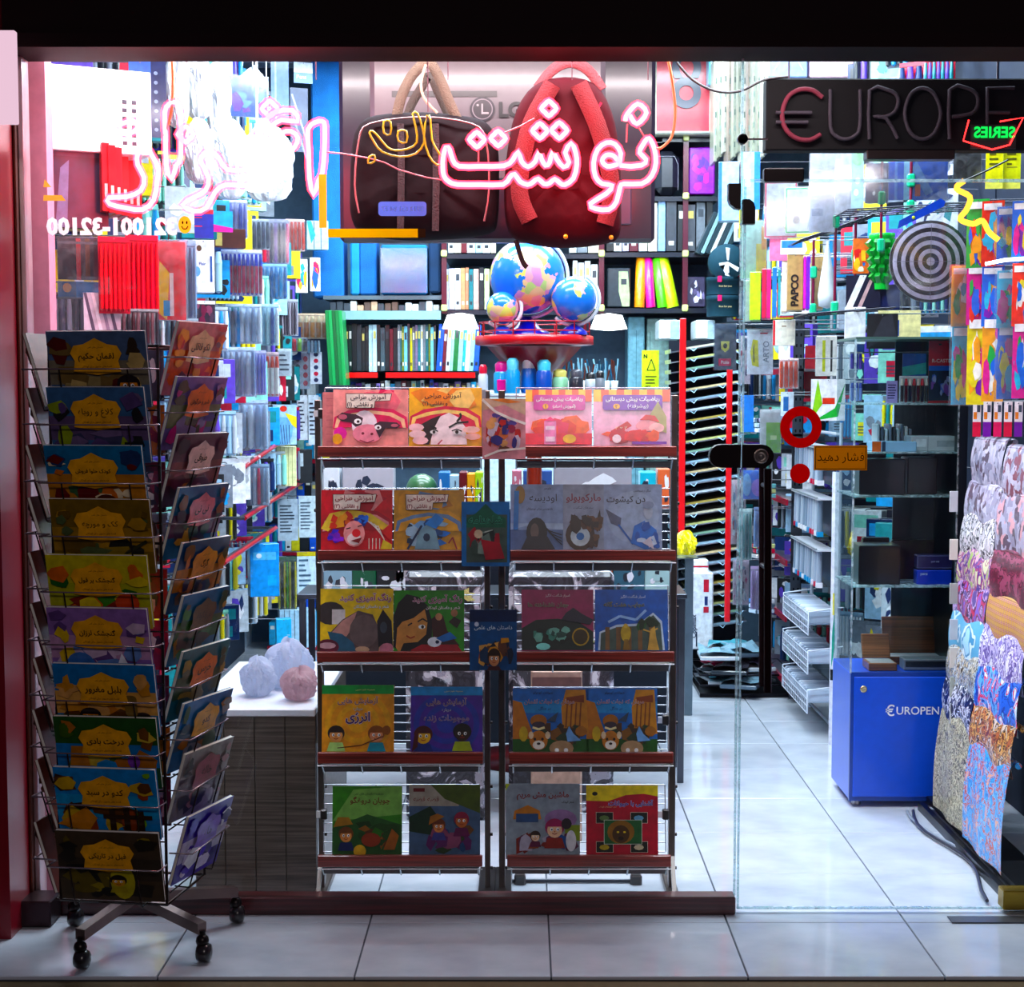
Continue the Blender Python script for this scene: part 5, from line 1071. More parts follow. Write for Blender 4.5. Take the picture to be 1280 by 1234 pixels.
# red pencil card, blue pack on the topmost shelf
P_('pencil_set', 'red cardboard pencil set with a blue panel on the topmost cabinet shelf', 'pencil set', 1160, 426, 1208, 504, Yc + .1, 0, card, 'd8182c', [('p', [(.72, .78), (.74, 1), (1, 1), (1, .74), (.86, .72)], '3060c8'), ('e', .3, .94, .05, .015, '38101c', 8), ('t', 'R-CASTELL', .4, .68, .62, .09, 'f4d0c8'), ('r', .0, .52, .66, .6, '2860c8'), ('r', .0, .04, .62, .52, '201c38')] + blobs(41, 14, ['6878c8', 'a0a0c8', '303060', '8858a0'], 0, .06, .62, .5, .1), hk=True)
P_('pencil_set', 'blue and green pencil case beside the red pencil set', 'pencil set', 1128, 442, 1158, 470, Yc + .12, 0, card, '2050a0', [('p', [(0, 0), (1, .1), (1, .6), (0, .4)], '48a0a0')], hk=True)
P_('marker_pack', 'small lilac label card in the topmost cabinet shelf', 'card', 1108, 476, 1122, 504, Yc + .08, 0, card, 'b8a8e0', rtxt(5, 6, '403868'), hk=False)
P_('marker_pack', 'dark marker pack with white caps beside the lilac card', 'markers', 1124, 470, 1160, 504, Yc + .1, 0, pens, ['302830', '501c28', '182038'], ['e8e0d8', 'd04858'], hk=False, film=False)
P_('marker_pack', 'violet brush pens in the side of the cabinet, uppermost', 'markers', 1062, 440, 1078, 462, Yc + .16, 0, pens, ['7868c0', '5858b0'], ['3838a0'], hk=True, film=False)
P_('marker_pack', 'blue folded pens pack under the violet brush pens', 'markers', 1062, 476, 1078, 502, Yc + .18, 0, pens, ['8090c8', '98a8d8'], ['4050a0'], hk=False, film=False)
# wooden pen boxes on the blue base
WB = C('6c3c20')
def lidbox(lab, x0, y0, x1, y1, dy, ang, c='6c3c20', d=.12):
    Y = Yc + dy; a, b = at(x0, y1, Y), at(x1, y0, Y); w_ = b.x - a.x; h_ = .028
    t = thing('wooden_pen_box', lab, 'box', ((a.x + b.x) / 2, Y, zb1 + .001))
    m = MB(); m.bb((-w_ / 2, 0, 0), (w_ / 2, d, h_), C(c), .002); m.bb((-w_ / 2 + .008, .008, h_ - .001), (w_ / 2 - .008, d - .008, h_ + .001), C('b8b0b8')); m.build('box_base', 'wood', t)
    lh = b.z - a.z; m = MB(); m.box((0, 0, lh / 2), (w_, .014, lh), C(c), None, .002); m.build('box_lid', 'wood', t, (0, d, h_), (R(ang), 0, 0))
lidbox('large open brown wooden pen box on the cabinet base', 1110, 786, 1194, 832, .2, -14, '6a3418', .1)
lidbox('small open wooden pen box in front on the cabinet base', 1086, 800, 1122, 832, .05, -25, '8a5030')
inbox('pen_tray', 'flat silver and black pen tray in front of the large wooden box', 'tray', 1130, 824, 1194, 833, .06, .08, '787c84', [('r', .03, .3, .97, .8, '20242c')], floor_=zb1 + .001)

# ================================================================ WRAPPING PAPER RACK
XW = 1.5
ya, yb, yc_ = 6.02, 5.60, 5.13
def XL(z): return XW + .085 * z / 1.3
wr = thing('paper_rack', 'long low black rail rack holding rows of gift wrapping paper by the side wall', 'rack', (XW, 5.6, 0))
m = MB()
for y in (6.05, 5.60, 5.06): m.tube([(.035, y - 5.6, 0), (.035 + .12, y - 5.6, 1.84)], .014, C('1c1c20'), 4)
m.bb((-.06, -.62, .03), (.06, .56, .05), C('18181c')); m.bb((-.09, -.62, .0), (-.07, .56, .03), C('18181c'))
m.build('rack_frame', 'metal', wr)
m = MB(); m.tube([(-.12 - .03 * math.sin(i * .7), .5 - i * .1, .012) for i in range(12)], .006, C('2c2c34'), 5); m.tube([(-.10 - .05 * math.sin(i * .5 + 1), .5 - i * .1, .01) for i in range(12)], .005, C('9098a4'), 5)
tag(m.build('floor_cable', 'plastic', None, (XW, 5.6, 0)), 'loose black and grey cables on the tiles along the paper rack', 'cable')
SHEETS = [(0, 548, 598, ['b4aec4', '8c88a0', 'c4bcd0', '5c4858', 'b0a8bc'], 'voronoi', 26, 'grey floral wrapping paper, topmost of the rack'),
          (0, 603, 652, ['b8b0c8', '9c94ac', 'c8c0d4', '6c5868', 'a8a0b8'], 'voronoi', 24, 'grey floral wrapping paper under the topmost sheet'),
          (0, 640, 694, ['f0e8ec', '302830', 'd0c8d0', 'e8d8e0'], 'noise', 16, 'white paper with black streaks'),
          (0, 684, 736, ['d8d8b0', 'b84878', '604098', 'e0a8b8', 'a8c068'], 'noise', 9, 'multicoloured flower paper with pale green patches'),
          (0, 727, 784, ['8860c8', 'c83058', '402858', 'c8a0d8', '604890'], 'noise', 8, 'purple and crimson flower paper'),
          (0, 766, 822, ['a8d8f0', '4898c8', 'd8ecf8', '60b0d8'], 'wave', 9, 'pale blue paper with chain bands'),
          (0, 812, 866, ['c8b8a0', '5c4c38', '88a0c0', 'e0d8c8', '403828'], 'noise', 20, 'beige paper with small birds'),
          (0, 856, 908, ['1c2040', '101430', 'd8d8e8', '202850'], 'noise', 13, 'navy paper with white towers'),
          (0, 898, 1036, ['b8b090', '403c30', 'a09878', 'd0c8a8', '807858'], 'noise', 22, 'beige paper with dark lettering, longest sheet of the far column'),
          (1, 560, 620, ['b4aec4', '8c88a0', 'c4bcd0', '884858'], 'voronoi', 26, 'grey floral paper nearest the door, topmost'),
          (1, 618, 690, ['b8b0c8', '9c94ac', 'e0a0a8', '6c5868'], 'voronoi', 22, 'grey paper with pink spots near the door'),
          (1, 690, 752, ['601c30', '902848', '401020', 'a04060'], 'wave', 30, 'dark maroon striped paper near the door'),
          (1, 748, 806, ['d8b040', '702858', 'a83060', 'e0c880', '383028'], 'plaid', 12, 'yellow and maroon plaid paper'),
          (1, 790, 856, ['c0b0e0', '6850a0', 'e8e0f4', '9078c8'], 'noise', 12, 'lilac and white paper'),
          (1, 842, 908, ['2060d8', '1838a0', '58a8f0', 'e02858', 'd8e8f8'], 'noise', 8, 'bright blue splash paper'),
          (1, 898, 962, ['b86028', '682818', 'e0a050', '302020', 'd8c0b0'], 'noise', 14, 'rust brown figured paper'),
          (1, 944, 1100, ['38a0e8', '2878c8', '60b8f0', 'c84830', '48a8e8', 'e8a080'], 'noise', 12, 'sky blue paper with small fish, longest sheet near the door')]
def plaid(name):
    m, n, l = newmat(name); b = n['Principled BSDF']; tc = n.new('ShaderNodeTexCoord'); outs = []
    for ax, sc_ in ((1, 14), (2, 14)):
        w1 = n.new('ShaderNodeTexWave'); w1.bands_direction = 'XYZ'[ax]; w1.inputs['Scale'].default_value = sc_; l.new(tc.outputs['Object'], w1.inputs['Vector'])
        cr = n.new('ShaderNodeValToRGB'); cr.color_ramp.interpolation = 'CONSTANT'; e = cr.color_ramp.elements
        e[0].color = (*C('c89838'), 1); e[1].position = .45; e[1].color = (*C('a03058'), 1)
        for p, c_ in ((.62, '482038'), (.7, 'd8b060'), (.86, 'b06878')): el = e.new(p); el.color = (*C(c_), 1)
        l.new(w1.outputs['Fac'], cr.inputs[0]); outs.append(cr)
    mx = n.new('ShaderNodeMix'); mx.data_type = 'RGBA'; mx.inputs[0].default_value = .5; l.new(outs[0].outputs[0], mx.inputs[6]); l.new(outs[1].outputs[0], mx.inputs[7]); l.new(mx.outputs[2], b.inputs['Base Color']); return m
for i, (cl, yt, yb_, cols, kd, sc_, lab) in enumerate(SHEETS):
    px = 1216 if cl == 0 else 1266; X = XW - .015 - .004 * i if cl == 0 else XW - .02 - .005 * (i - 9)
    zt_, zbt = atx(px, yt, X + .05).z, max(.05, atx(px, yb_, X + .02).z - .02); y0, y1 = (yb + .01, ya) if cl == 0 else (yc_, yb - .01)
    mt = plaid('plaid_paper') if kd == 'plaid' else pattern('wrap_paper', cols, sc_ * (1.7 if kd != 'wave' else 1), kd)
    q = random.Random(600 + i); ph = q.uniform(0, 6)
    def f(u, v, y0=y0, y1=y1, zt_=zt_, zbt=zbt, ph=ph):
        y = y0 + (y1 - y0) * u; wv = .006 * math.sin(u * 9 + ph) * v
        if v < .12: a_ = math.pi * (1 - v / .12); return (XL(zt_) - XW - .012 - .012 * math.cos(a_) * -1 + wv, y - 5.6, zt_ + .012 * math.sin(a_))
        k = (v - .12) / .88; zz = zt_ + (zbt - zt_) * k; return (XL(zz) - XW - .024 - .01 * math.sin(k * 3.1) + wv, y - 5.6, zz)
    m = MB(); m.grid(f, 14, 14, C('ffffff')); m.tube([(XL(zt_) - XW, y0 - 5.6, zt_ - .002), (XL(zt_) - XW, y1 - 5.6, zt_ - .002)], .01, C('ffffff'), 8)
    o_ = m.build('wrapping_paper', mt, None, (X, 5.6, 0)); tag(o_, lab + ', draped on the rail rack', 'wrapping paper')
# price tags down the rack end
for i, y in enumerate((640, 700, 755, 800, 835, 872, 905, 940)):
    p = atx(1192, y, XW - .04); m = MB(); m.bb((-.014, 0, 0), (.014, .004, .07), C(['c8ccd0', 'e0dcd4', 'b0b8b0'][i % 3]), .001)
    simple('label_holder', 'small pale label holder at the cabinet end of the paper rack, %s down' % ORD[i + 1], 'label', p, 0, m, 'plastic')
# colourful hanging bags above the paper rack
BAGP = ['e83828', 'f0a020', '28a848', '2868d8', 'e0d030', 'd83890', 'f0f0e8', '58b8d8', '7838a8']
k = 0
for rowi, (yt, yb_) in enumerate(((252, 330), (335, 405), (400, 500))):
    for ci, x in enumerate(range(1190, 1300, 19)):
        if (rowi == 0 and ci < 1): continue
        k += 1; Y = 6.0 - (x - 1190) / 110 * .75
        sh = blobs(700 + k, 16, random.Random(k).sample(BAGP, 5), 0, 0, 1, .9, .24) + [('r', .1, .86, .9, .96, 'f0f0f0')]
        P_('toy_bag', 'colourful printed packet, %s row above the wrapping paper, %s from the dartboard' % (ORD[rowi + 1], ORD[ci + 1]), 'packet', x, yt + rnd.randint(-6, 6), x + 26, yb_ + rnd.randint(-4, 6), Y, R(-30), card, random.Random(k).choice(BAGP), sh, film=k % 3 == 0)
for i, x in enumerate(range(1216, 1296, 13)):
    Y = 5.95 - i * .12
    P_('hair_clip', 'striped white and red ribbon strap above the grey paper, %s from the cabinet' % ORD[i + 1], 'strap', x, 502, x + 10, 546, Y, R(-25), card, 'f0e8ec', [('r', 0, 0, 1, .42, ['d82848', '7838a0', 'e05878'][i % 3]), ('r', .1, .5, .5, .7, 'e88030'), ('r', .5, .7, .9, .9, '404858')])
for i, (x0, c_) in enumerate(((1232, 'e8e838'), (1254, 'd8e050'))):
    P_('glove_pack', ['lemon yellow glove packet under the small light sign', 'second lemon yellow packet, nearer the window edge'][i], 'packet', x0, 182, x0 + 22, 236, 6.1, R(-10), card, c_, [('r', .0, .0, 1, .14, 'f4f488'), ('l', [(.2, .5), (.8, .5)], .03, '30303c')] + rtxt(i, 3, '585c28', .2, .8, .55, .9))

# ================================================================ DARTBOARD
p = at(1163, 327, 6.05); k_ = 1 / S(6.05, 2)
dbd = thing('dartboard', 'round black and white ringed target board in a clear bag', 'dartboard', p)
m = MB(); r0 = 51 * k_
m.lathe((0, 0, 0), [(.0005, .012), (r0, .012), (r0, 0), (.0005, 0)], C('17131a'), 44, 'y', False); m.build('board', 'print', dbd)
m = MB(); n = 9
for i in range(n):
    rr_ = r0 * .93 * (1 - i / n); N = 40; vs = [(rr_ * math.cos(6.28319 * q / N), -.0008 - .0004 * i, rr_ * math.sin(6.28319 * q / N)) for q in range(N)]
    m.add(vs, [list(range(N))], C('d4d0e4' if i % 2 == 0 else '17131a'))
for i in range(8):
    m.box((0, -.006, 0), (.0015, .0006, r0 * 1.8), C('c8c4d8') if i % 2 else C('88849a'), (0, R(i * 22.5), 0)) if i in (0, 4) else None
m.build('rings', 'print', dbd)
a, b = at(1120, 285, 6.04), at(1200, 258, 6.04)
m = MB(); vs = [at(x, y, 6.03) - p for x, y in ((1122, 290), (1128, 268), (1185, 232), (1196, 262), (1214, 300), (1214, 350), (1200, 388), (1110, 384), (1106, 350))]
m.add(vs, [list(range(len(vs)))], C('ffffff')); m.build('clear_bag', 'film', dbd)
m = MB(); vs = [at(x, y, 6.025) - p for x, y in ((1122, 286), (1124, 276), (1176, 248), (1182, 252), (1180, 258))]; m.add(vs, [list(range(5))], C('3858d0')); m.ball(at(1142, 272, 6.02) - p, .006, C('c8e048'), 8, 5); m.build('header_card', 'print', dbd)
hook(dbd, .1, .2, .1)

# ================================================================ RIGHT SIDE SHELVING
def perf_post(x0, x1, yt, yb_, Y, label, c='50545c', dn=14):
    a, b = at(x0, yb_, Y), at(x1, yt, Y); t = thing('shelf_post', label, 'post', ((a.x + b.x) / 2, Y, max(0, a.z))); w_ = b.x - a.x; h_ = b.z - max(0, a.z)
    m = MB(); m.bb((-w_ / 2, 0, 0), (w_ / 2, .004, h_), C(c)); m.bb((w_ / 2 - .004, 0, 0), (w_ / 2, .05, h_), C(c)); m.build('angle_bar', 'metal', t)
    m = MB(); n_ = int(h_ / .05)
    for i in range(n_):
        for s in (-1, 1): m.bb((s * w_ * .2 - .004, -.0012, .02 + i * .05), (s * w_ * .2 + .004, -.0002, .034 + i * .05), C('141418'))
    m.build('slot', 'matte', t)['kind'] = 'stuff'
    return t
perf_post(986, 1006, 392, 874, 8.3, 'grey perforated steel shelf post standing on the floor past the door handle')
for i, (y, z_) in enumerate(((460, 0), (545, 0), (632, 0), (712, 0), (786, 0), (870, 0))):
    # shelf boards along the side wall, with red edge
    X = 1.24; p0, p1 = atx(960, y, X), atx(995, y, X); zz = p1.z
    t = thing('wall_shelf', 'long shelf board with a dark red edge past the grey post, %s from the top' % ORD[i + 1], 'shelf', (X + .22, 9.1, zz - .012))
    m = MB(); m.bb((-.2, -.8, 0), (-.03, .12, .012), C('7c7880')); m.build('board', 'metal', t); m = MB(); m.bb((-.21, -.8, -.012), (-.2, .12, .016), C('a01c34')); m.build('edge_strip', 'plastic', t)
k = 0
PK = ['e8ecf4', '98b8d8', 'c8d8e8', '586878', 'e0485c', 'd8e0a0', '3878c0', 'f0f0f0', '88c8c8', 'b0a8c8', '303848']
for i, y in enumerate((545, 632, 712, 786)):
    for j, x in enumerate((958, 965, 972, 980)):
        p0 = Vector((1.36 + .0 - .25 + .02, atx(x, y, 1.12).y, atx(995, y, 1.24).z)); h_ = rnd.uniform(.12, .2); k += 1; c_ = rnd.choice(PK)
        t = thing('stationery_pack', 'pack lying on the red-edged shelves, %s shelf, %s from the door handle' % (ORD[i + 2], ORD[j + 1]), 'pack', (p0.x, min(9.1, max(8.42, p0.y)), p0.z + .003), R(-70))
        for q in range(3): m = MB(); m.box((0, .03, .012 + .024 * q), (.08, .1, .02), C(rnd.choice(PK)), (0, 0, R(rnd.uniform(-8, 8))), .003); m.build('packet', 'plastic', t)
# white wire racks of tubes
wrk = thing('wire_tube_rack', 'white wire rack of hanging paint tubes standing beside the blue cabinet', 'rack', (1.36, 7.85, 0))
m = MB()
for y in (-.35, .35):
    m.tube([(0, y, 0), (0, y, 1.35)], .008, C('c0c8d4'), 6)
for z in (.02, 1.3): m.tube([(0, -.35, z), (0, .35, z)], .007, C('c0c8d4'), 6)
m.tube([(-.0, -.35, .02), (-.02, -.36, .4), (-.0, -.35, .43)], .01, C('f0f0f4'), 6)
m.build('rack_frame', 'plastic', wrk)
for ti, z in enumerate((1.08, .86, .64)):
    m = MB(); m.bb((-.10, -.36, z + .16), (-.02, .36, z + .168), C('d0d4dc')); m.tube([(-.1, -.36, z + .17), (-.1, .36, z + .17)], .004, C('90989c'), 5)
    m.bb((-.03, -.36, z), (-.022, .36, z + .16), C('303844'))
    wt = m.build('tube_bar', 'plastic', wrk)
    m = MB()
    for j in range(11):
        y = -.32 + .064 * j; m.tube([(-.08, y, z + .155), (-.08, y, z + .02)], .011, C(rnd.choice(['98a4b4', '788898', 'a8b4c0'])), 7, r1=.014); m.box((-.08, y, z + .012), (.026, .03, .022), C(rnd.choice(['f0f0f4', '4898c8', 'c84858', 'e8e8f0'])))
    m.build('paint_tube', 'plastic', wt)['kind'] = 'stuff'
for ti, z in enumerate((.44, .27, .10)):
    m = MB()
    for yy in (-.36, .36): m.tube([(-.13, yy, z), (-.13, yy, z + .10), (.02, yy, z + .12)], .004, C('c8d0dc'), 5)
    for q in range(4): m.tube([(-.13, -.36, z + .03 * q), (-.13, .36, z + .03 * q)], .0028, C('c8d0dc'), 4)
    for q in range(19): m.tube([(-.13, -.36 + .04 * q, z), (-.13, -.36 + .04 * q, z + .09)], .002, C('c8d0dc'), 4)
    bs = m.build('basket', 'plastic', wrk)
    m = MB()
    for j in range(12): m.box((-.06, -.32 + .058 * j, z + .07), (.13, .045, .06), C(rnd.choice(['b0bccc', '98a4b4', 'c4ccd8', '8894a4'])), (R(-12), 0, 0), .006)
    m.build('tube_packet', 'plastic', bs)['kind'] = 'stuff'
a, b = at(1038, 900, 7.2), at(1052, 560, 7.2)
P_('standing_banner', 'tall curved white display panel with a teal marker print', 'panel', 1036, 590, 1049, 932, 7.3, R(-35), card, 'e0e4f0', [('p', [(.2, .28), (.7, .36), (.6, .5), (.3, .42)], '18a088'), ('r', .1, .24, .8, .28, '181c20'), ('r', .3, .48, .6, .56, 'e8e080')], hk=False)
# hanging goods between the lock and the sign board
items = [
 ('folder', 'tall pale blue box file behind the glass joint by the door patch', 'folder', 898, 202, 924, 276, 8.6, cbox, ('a8c8e8', [('r', .0, .0, .16, 1, '5880e0')]), dict(d=.1)),
 ('folder', 'blue and white file packet beside the pale blue box file', 'folder', 926, 190, 950, 262, 8.2, card, ('a8d0f0', [('r', .7, 0, 1, 1, '2078e0'), ('r', .2, .4, .5, .7, 'f0f4f8')]), {}),
 ('folder', 'soft green transparent file hanging under the door patch', 'folder', 926, 276, 958, 348, 8.0, card, ('c8e8d8', [('r', .6, 0, 1, .6, 'e8d870'), ('r', .8, .5, 1, .9, 'f0b070')]), dict(film=True)),
 ('whiteboard', 'small whiteboard with a pink frame', 'whiteboard', 956, 226, 996, 298, 7.7, card, ('f4f4fa', [('l', [(.03, .03), (.97, .03), (.97, .97), (.03, .97), (.03, .03)], .05, 'f07088'), ('e', .8, .3, .12, .08, '405048', 9), ('e', .7, .2, .1, .06, 'a8a850', 9)]), dict(film=True)),
 ('whiteboard', 'small whiteboard with a green frame in front of the pink one', 'whiteboard', 982, 234, 1016, 292, 7.6, card, ('f0f6f4', [('l', [(.03, .03), (.97, .03), (.97, .97), (.03, .97), (.03, .03)], .05, '38c070'), ('e', .4, .3, .14, .1, '506060', 9)]), dict(film=True)),
 ('letter_pack', 'blue bubble lettering packet above the kraft box', 'packet', 976, 300, 1004, 318, 7.5, card, ('d8e8f4', [('r', .05, .45, .95, .95, '2878d8')]), {}),
 ('folder', 'hot pink folder behind the bubble packet', 'folder', 962, 296, 984, 326, 7.7, card, ('f890b0', []), {}),
 ('kraft_box', 'kraft cardboard box with bold black lettering set upright', 'box', 984, 318, 1004, 388, 7.5, cbox, ('b09468', []), dict(d=.2)),
 ('folder', 'lime green folder upright beside the pink ones', 'folder', 937, 340, 951, 400, 7.9, cbox, ('b8f020', []), dict(d=.2)),
 ('folder', 'white crumpled folder sleeve against the lime green folder', 'folder', 929, 350, 939, 402, 7.95, card, ('d8e8e0', []), dict(film=True)),
 ('folder', 'crimson folder upright between lime and blue', 'folder', 952, 336, 958, 398, 7.9, cbox, ('d81848', []), dict(d=.2)),
 ('folder', 'magenta folder upright between crimson and blue', 'folder', 958, 336, 964, 398, 7.9, cbox, ('f03080', []), dict(d=.2)),
 ('folder', 'blue folder upright beside the magenta one', 'folder', 965, 334, 971, 396, 7.9, cbox, ('2080e0', []), dict(d=.2)),
 ('folder', 'teal folder upright next to the kraft box', 'folder', 972, 336, 976, 394, 7.9, cbox, ('30a8b0', []), dict(d=.2)),
 ('folder', 'thin white folders leaning on the kraft box', 'folder', 977, 322, 984, 390, 7.7, cbox, ('e8dcd0', []), dict(d=.2)),
 ('folder', 'magenta folder upright after the kraft box', 'folder', 1004, 320, 1008, 386, 7.45, cbox, ('e040b0', []), dict(d=.2)),
 ('folder', 'violet folder upright after the kraft box', 'folder', 1008, 320, 1013, 386, 7.4, cbox, ('9060f0', []), dict(d=.2)),
 ('kraft_box', 'second kraft box turned sideways, behind the violet folder', 'box', 1014, 316, 1030, 386, 7.6, cbox, ('a88c64', [('t', 'PAPCO', .5, .7, .9, .2, '201810')]), dict(d=.2)),
 ('folded_umbrella', 'slim white cone wrapped in clear plastic on the shelf', 'packet', 1022, 302, 1046, 386, 7.2, None, None, None),
 ('hanging_bag', 'clear bag of white plastic pockets hung under the black board', 'packet', 1012, 190, 1044, 290, 7.0, card, ('d8dcec', rtxt(8, 3, 'b8c0d8')), dict(film=True)),
 ('hanging_bag', 'white crinkled clear bag hung beside the burgundy rod', 'packet', 1044, 190, 1066, 268, 6.9, card, ('e8ecf8', []), dict(film=True)),
 ('hanging_bag', 'slim packet with a pale green round cap below the board', 'packet', 1064, 190, 1080, 262, 6.85, card, ('a8c8d0', [('e', .5, .88, .5, .12, 'a8e0b0'), ('e', .4, .3, .2, .06, 'f0f4f4', 9), ('e', .5, .5, .2, .06, 'f0f4f4', 9)]), {}),
 ('hanging_bag', 'navy packet with white stars below the board', 'packet', 1082, 204, 1110, 254, 6.8, card, ('182c60', blobs(44, 6, ['e0e8f8', '4868a8'], 0, .1, 1, .9, .1)), dict(film=True)),
 ('hanging_bag', 'blue striped packet hung beside the navy packet', 'packet', 1110, 202, 1138, 250, 6.8, card, ('1c60d8', [('r', .3, 0, .42, 1, '80a8e8'), ('r', .7, 0, .95, 1, 'a8d8e8')]), dict(film=True)),
 ('hanging_bag', 'bright blue packet with a pale slash beside the dartboard header', 'packet', 1140, 200, 1184, 250, 6.7, card, ('1868e0', [('p', [(.0, .8), (.12, 1), (.6, .2), (.4, .1)], '88b0e8'), ('r', .1, .1, .25, .4, 'e08070')]), dict(film=True)),
 ('hanging_bag', 'dark packet hung near the yellow glove packets', 'packet', 1192, 186, 1226, 226, 6.5, card, ('303440', [('r', .1, .1, .5, .9, '1c1c24')]), dict(film=True)),
 ('bin', 'green woven plastic basket stuffed on the shelf', 'basket', 1086, 292, 1118, 362, 6.9, None, None, None),
 ('toy_bag', 'orange topped toy packet beside the green basket', 'packet', 1066, 298, 1086, 342, 6.95, card, ('f07028', blobs(45, 10, ['f0e8d0', '3878d0', 'e03838', 'f8c040'], 0, 0, 1, .8, .2)), {}),
 ('drawing_board', 'tilted black and white drawing board on the shelf', 'board', 1058, 344, 1100, 384, 6.9, card, ('181c30', [('p', [(0, 0), (.2, 0), (.6, 1), (.4, 1)], 'f0f0f4'), ('p', [(.34, 0), (.46, 0), (.84, 1), (.74, 1)], 'c8a8a8')]), {}),
 ('folder', 'navy folder behind the dartboard bag', 'folder', 1078, 356, 1124, 388, 6.9, card, ('182450', []), {}),
 ('air_freshener', 'blue card with a yellow shield and red label in a clear sleeve', 'card', 893, 405, 920, 462, 8.4, card, ('2c4058', [('p', [(.3, .62), (.7, .62), (.68, .45), (.5, .38), (.32, .45)], 'e8e080'), ('e', .5, .52, .1, .06, '202020', 8), ('r', .2, .08, .78, .24, 'e02858'), ('t', 'Polo', .5, .16, .4, .07, 'f0e0e4')]), dict(film=True)),
 ('marker_pack', 'white card with a yellow highlighter and rotated grey lettering', 'marker', 934, 412, 966, 468, 8.0, card, ('e8ecf4', [('p', [(.2, .2), (.46, .16), (.42, .76), (.22, .78), (.12, .5)], 'e0d828'), ('p', [(.24, .28), (.3, .26), (.28, .7), (.22, .6)], '808048'), ('r', .5, .9, .8, .93, 'c02030')]), dict(film=True)),
 ('clip_pack', 'red and white speckled packet hung behind the highlighter card', 'packet', 924, 420, 938, 480, 8.3, card, ('f0e0e8', blobs(46, 14, ['c83058', '304878', 'a0b8d8'], 0, 0, 1, 1, .14)), dict(film=True)),
 ('carton', 'cream carton with a red edge above the orange pens', 'box', 966, 400, 994, 432, 7.9, cbox, ('f4f0e0', [('r', 0, 0, .1, 1, 'e02030'), ('r', .4, .74, .6, .78, '806040')]), dict(d=.06)),
 ('pen_pack', 'pack of orange capped pens hung by the perforated post', 'pens', 974, 448, 998, 486, 7.8, pens, (['f06040', 'e85030'],), dict(n=4, bg='e8e4e4')),
 ('card_pack', 'blue and yellow tilted card in the hanging goods', 'card', 926, 494, 942, 540, 8.2, card, ('2878d0', [('p', [(0, 0), (.2, 0), (0, .7)], 'c8c860')]), {}),
 ('card_pack', 'green notebook packet tilted beside the ring sticker', 'packet', 950, 512, 976, 566, 8.0, card, ('c8d0d0', [('r', .3, .0, 1, .7, '78c040'), ('r', .5, .3, .8, .4, 'd8f0b0')]), dict(film=True)),
 ('card_pack', 'white ruler cards below the orange pens', 'packet', 976, 490, 992, 520, 7.9, card, ('d8e8f0', [('r', .2, .2, .6, .8, '3870b0')]), {}),
 ('pencil_pack', 'blue violet pencil tin in a clear sleeve under the lock', 'pencils', 928, 588, 956, 624, 8.3, card, ('4878d0', [('e', .7, .4, .3, .3, 'a890e0'), ('e', .2, .5, .2, .4, '88b8e0')]), dict(film=True)),
 ('pencil_pack', 'pack of mauve tubes with an orange label under the lock', 'pencils', 942, 634, 958, 684, 8.3, pens, (['88a0c8', 'a0a8d0'],), dict(n=3, bg='7888a8')),
 ('pencil_pack', 'lilac tubes with an orange label, lower, beside the bar handle', 'pencils', 938, 708, 956, 762, 8.3, pens, (['a890c0', 'c0b0d8'],), dict(n=3, bg='9888a8')),
 ('pencil_pack', 'teal tubes in clear sleeves under the lock', 'pencils', 924, 636, 940, 700, 8.4, pens, (['58a098', '88c0c0', '407878'],), dict(n=4, bg='b0c8c8')),
 ('clip_pack', 'crinkled red and white packets under the lock', 'packet', 914, 600, 932, 680, 8.5, card, ('c8b0b8', blobs(47, 24, ['a03048', 'e8e8f0', '384858', '7890a8'], 0, 0, 1, 1, .12)), dict(film=True)),
 ('clip_pack', 'crinkled magenta packet beside the lilac tubes', 'packet', 916, 700, 936, 756, 8.5, card, ('c8b8c8', blobs(48, 24, ['c04880', 'e8e8f0', '584868', '98b0c8'], 0, 0, 1, 1, .12)), dict(film=True)),
 ('box_file', 'white lever box above the reddish board behind the perforated post', 'box', 1020, 420, 1046, 470, 8.0, cbox, ('f4f4ec', [('r', .3, .1, .45, .9, 'c8d060'), ('r', .7, .1, .8, .9, '303030')]), dict(d=.12)),
 ('clipboard', 'dull red board behind the perforated post', 'board', 1006, 432, 1034, 498, 8.5, card, ('8c3c40', []), {}),
 ('card_pack', 'pointed green and white card beyond the plaque', 'card', 1014, 474, 1056, 526, 7.7, card, ('f0f0f4', [('p', [(0, 0), (.2, 1), (.34, .4)], '90d040'), ('p', [(.1, 0), (.8, .1), (1, .9), (.7, .3)], '38b048'), ('r', .34, .4, .7, .55, 'e04838')]), {}),
 ('black_pouch', 'folded black pouch hanging above the red pencil set', 'pouch', 1084, 392, 1122, 436, 6.6, card, ('18181c', [('p', [(0, 0), (.5, .9), (.8, 1), (1, .2), (.6, .3)], '2c2c34')]), {}),
 ('notebook', 'pale yellow notebook behind the black pouch', 'book', 1098, 388, 1150, 428, 6.8, card, ('f0e8b0', [('r', .3, .2, .5, .7, '3858a8')]), {}),
 ('notebook', 'white notebook standing beside the pale yellow one', 'book', 1056, 384, 1082, 430, 6.9, cbox, ('f4f8fc', []), dict(d=.04)),
]
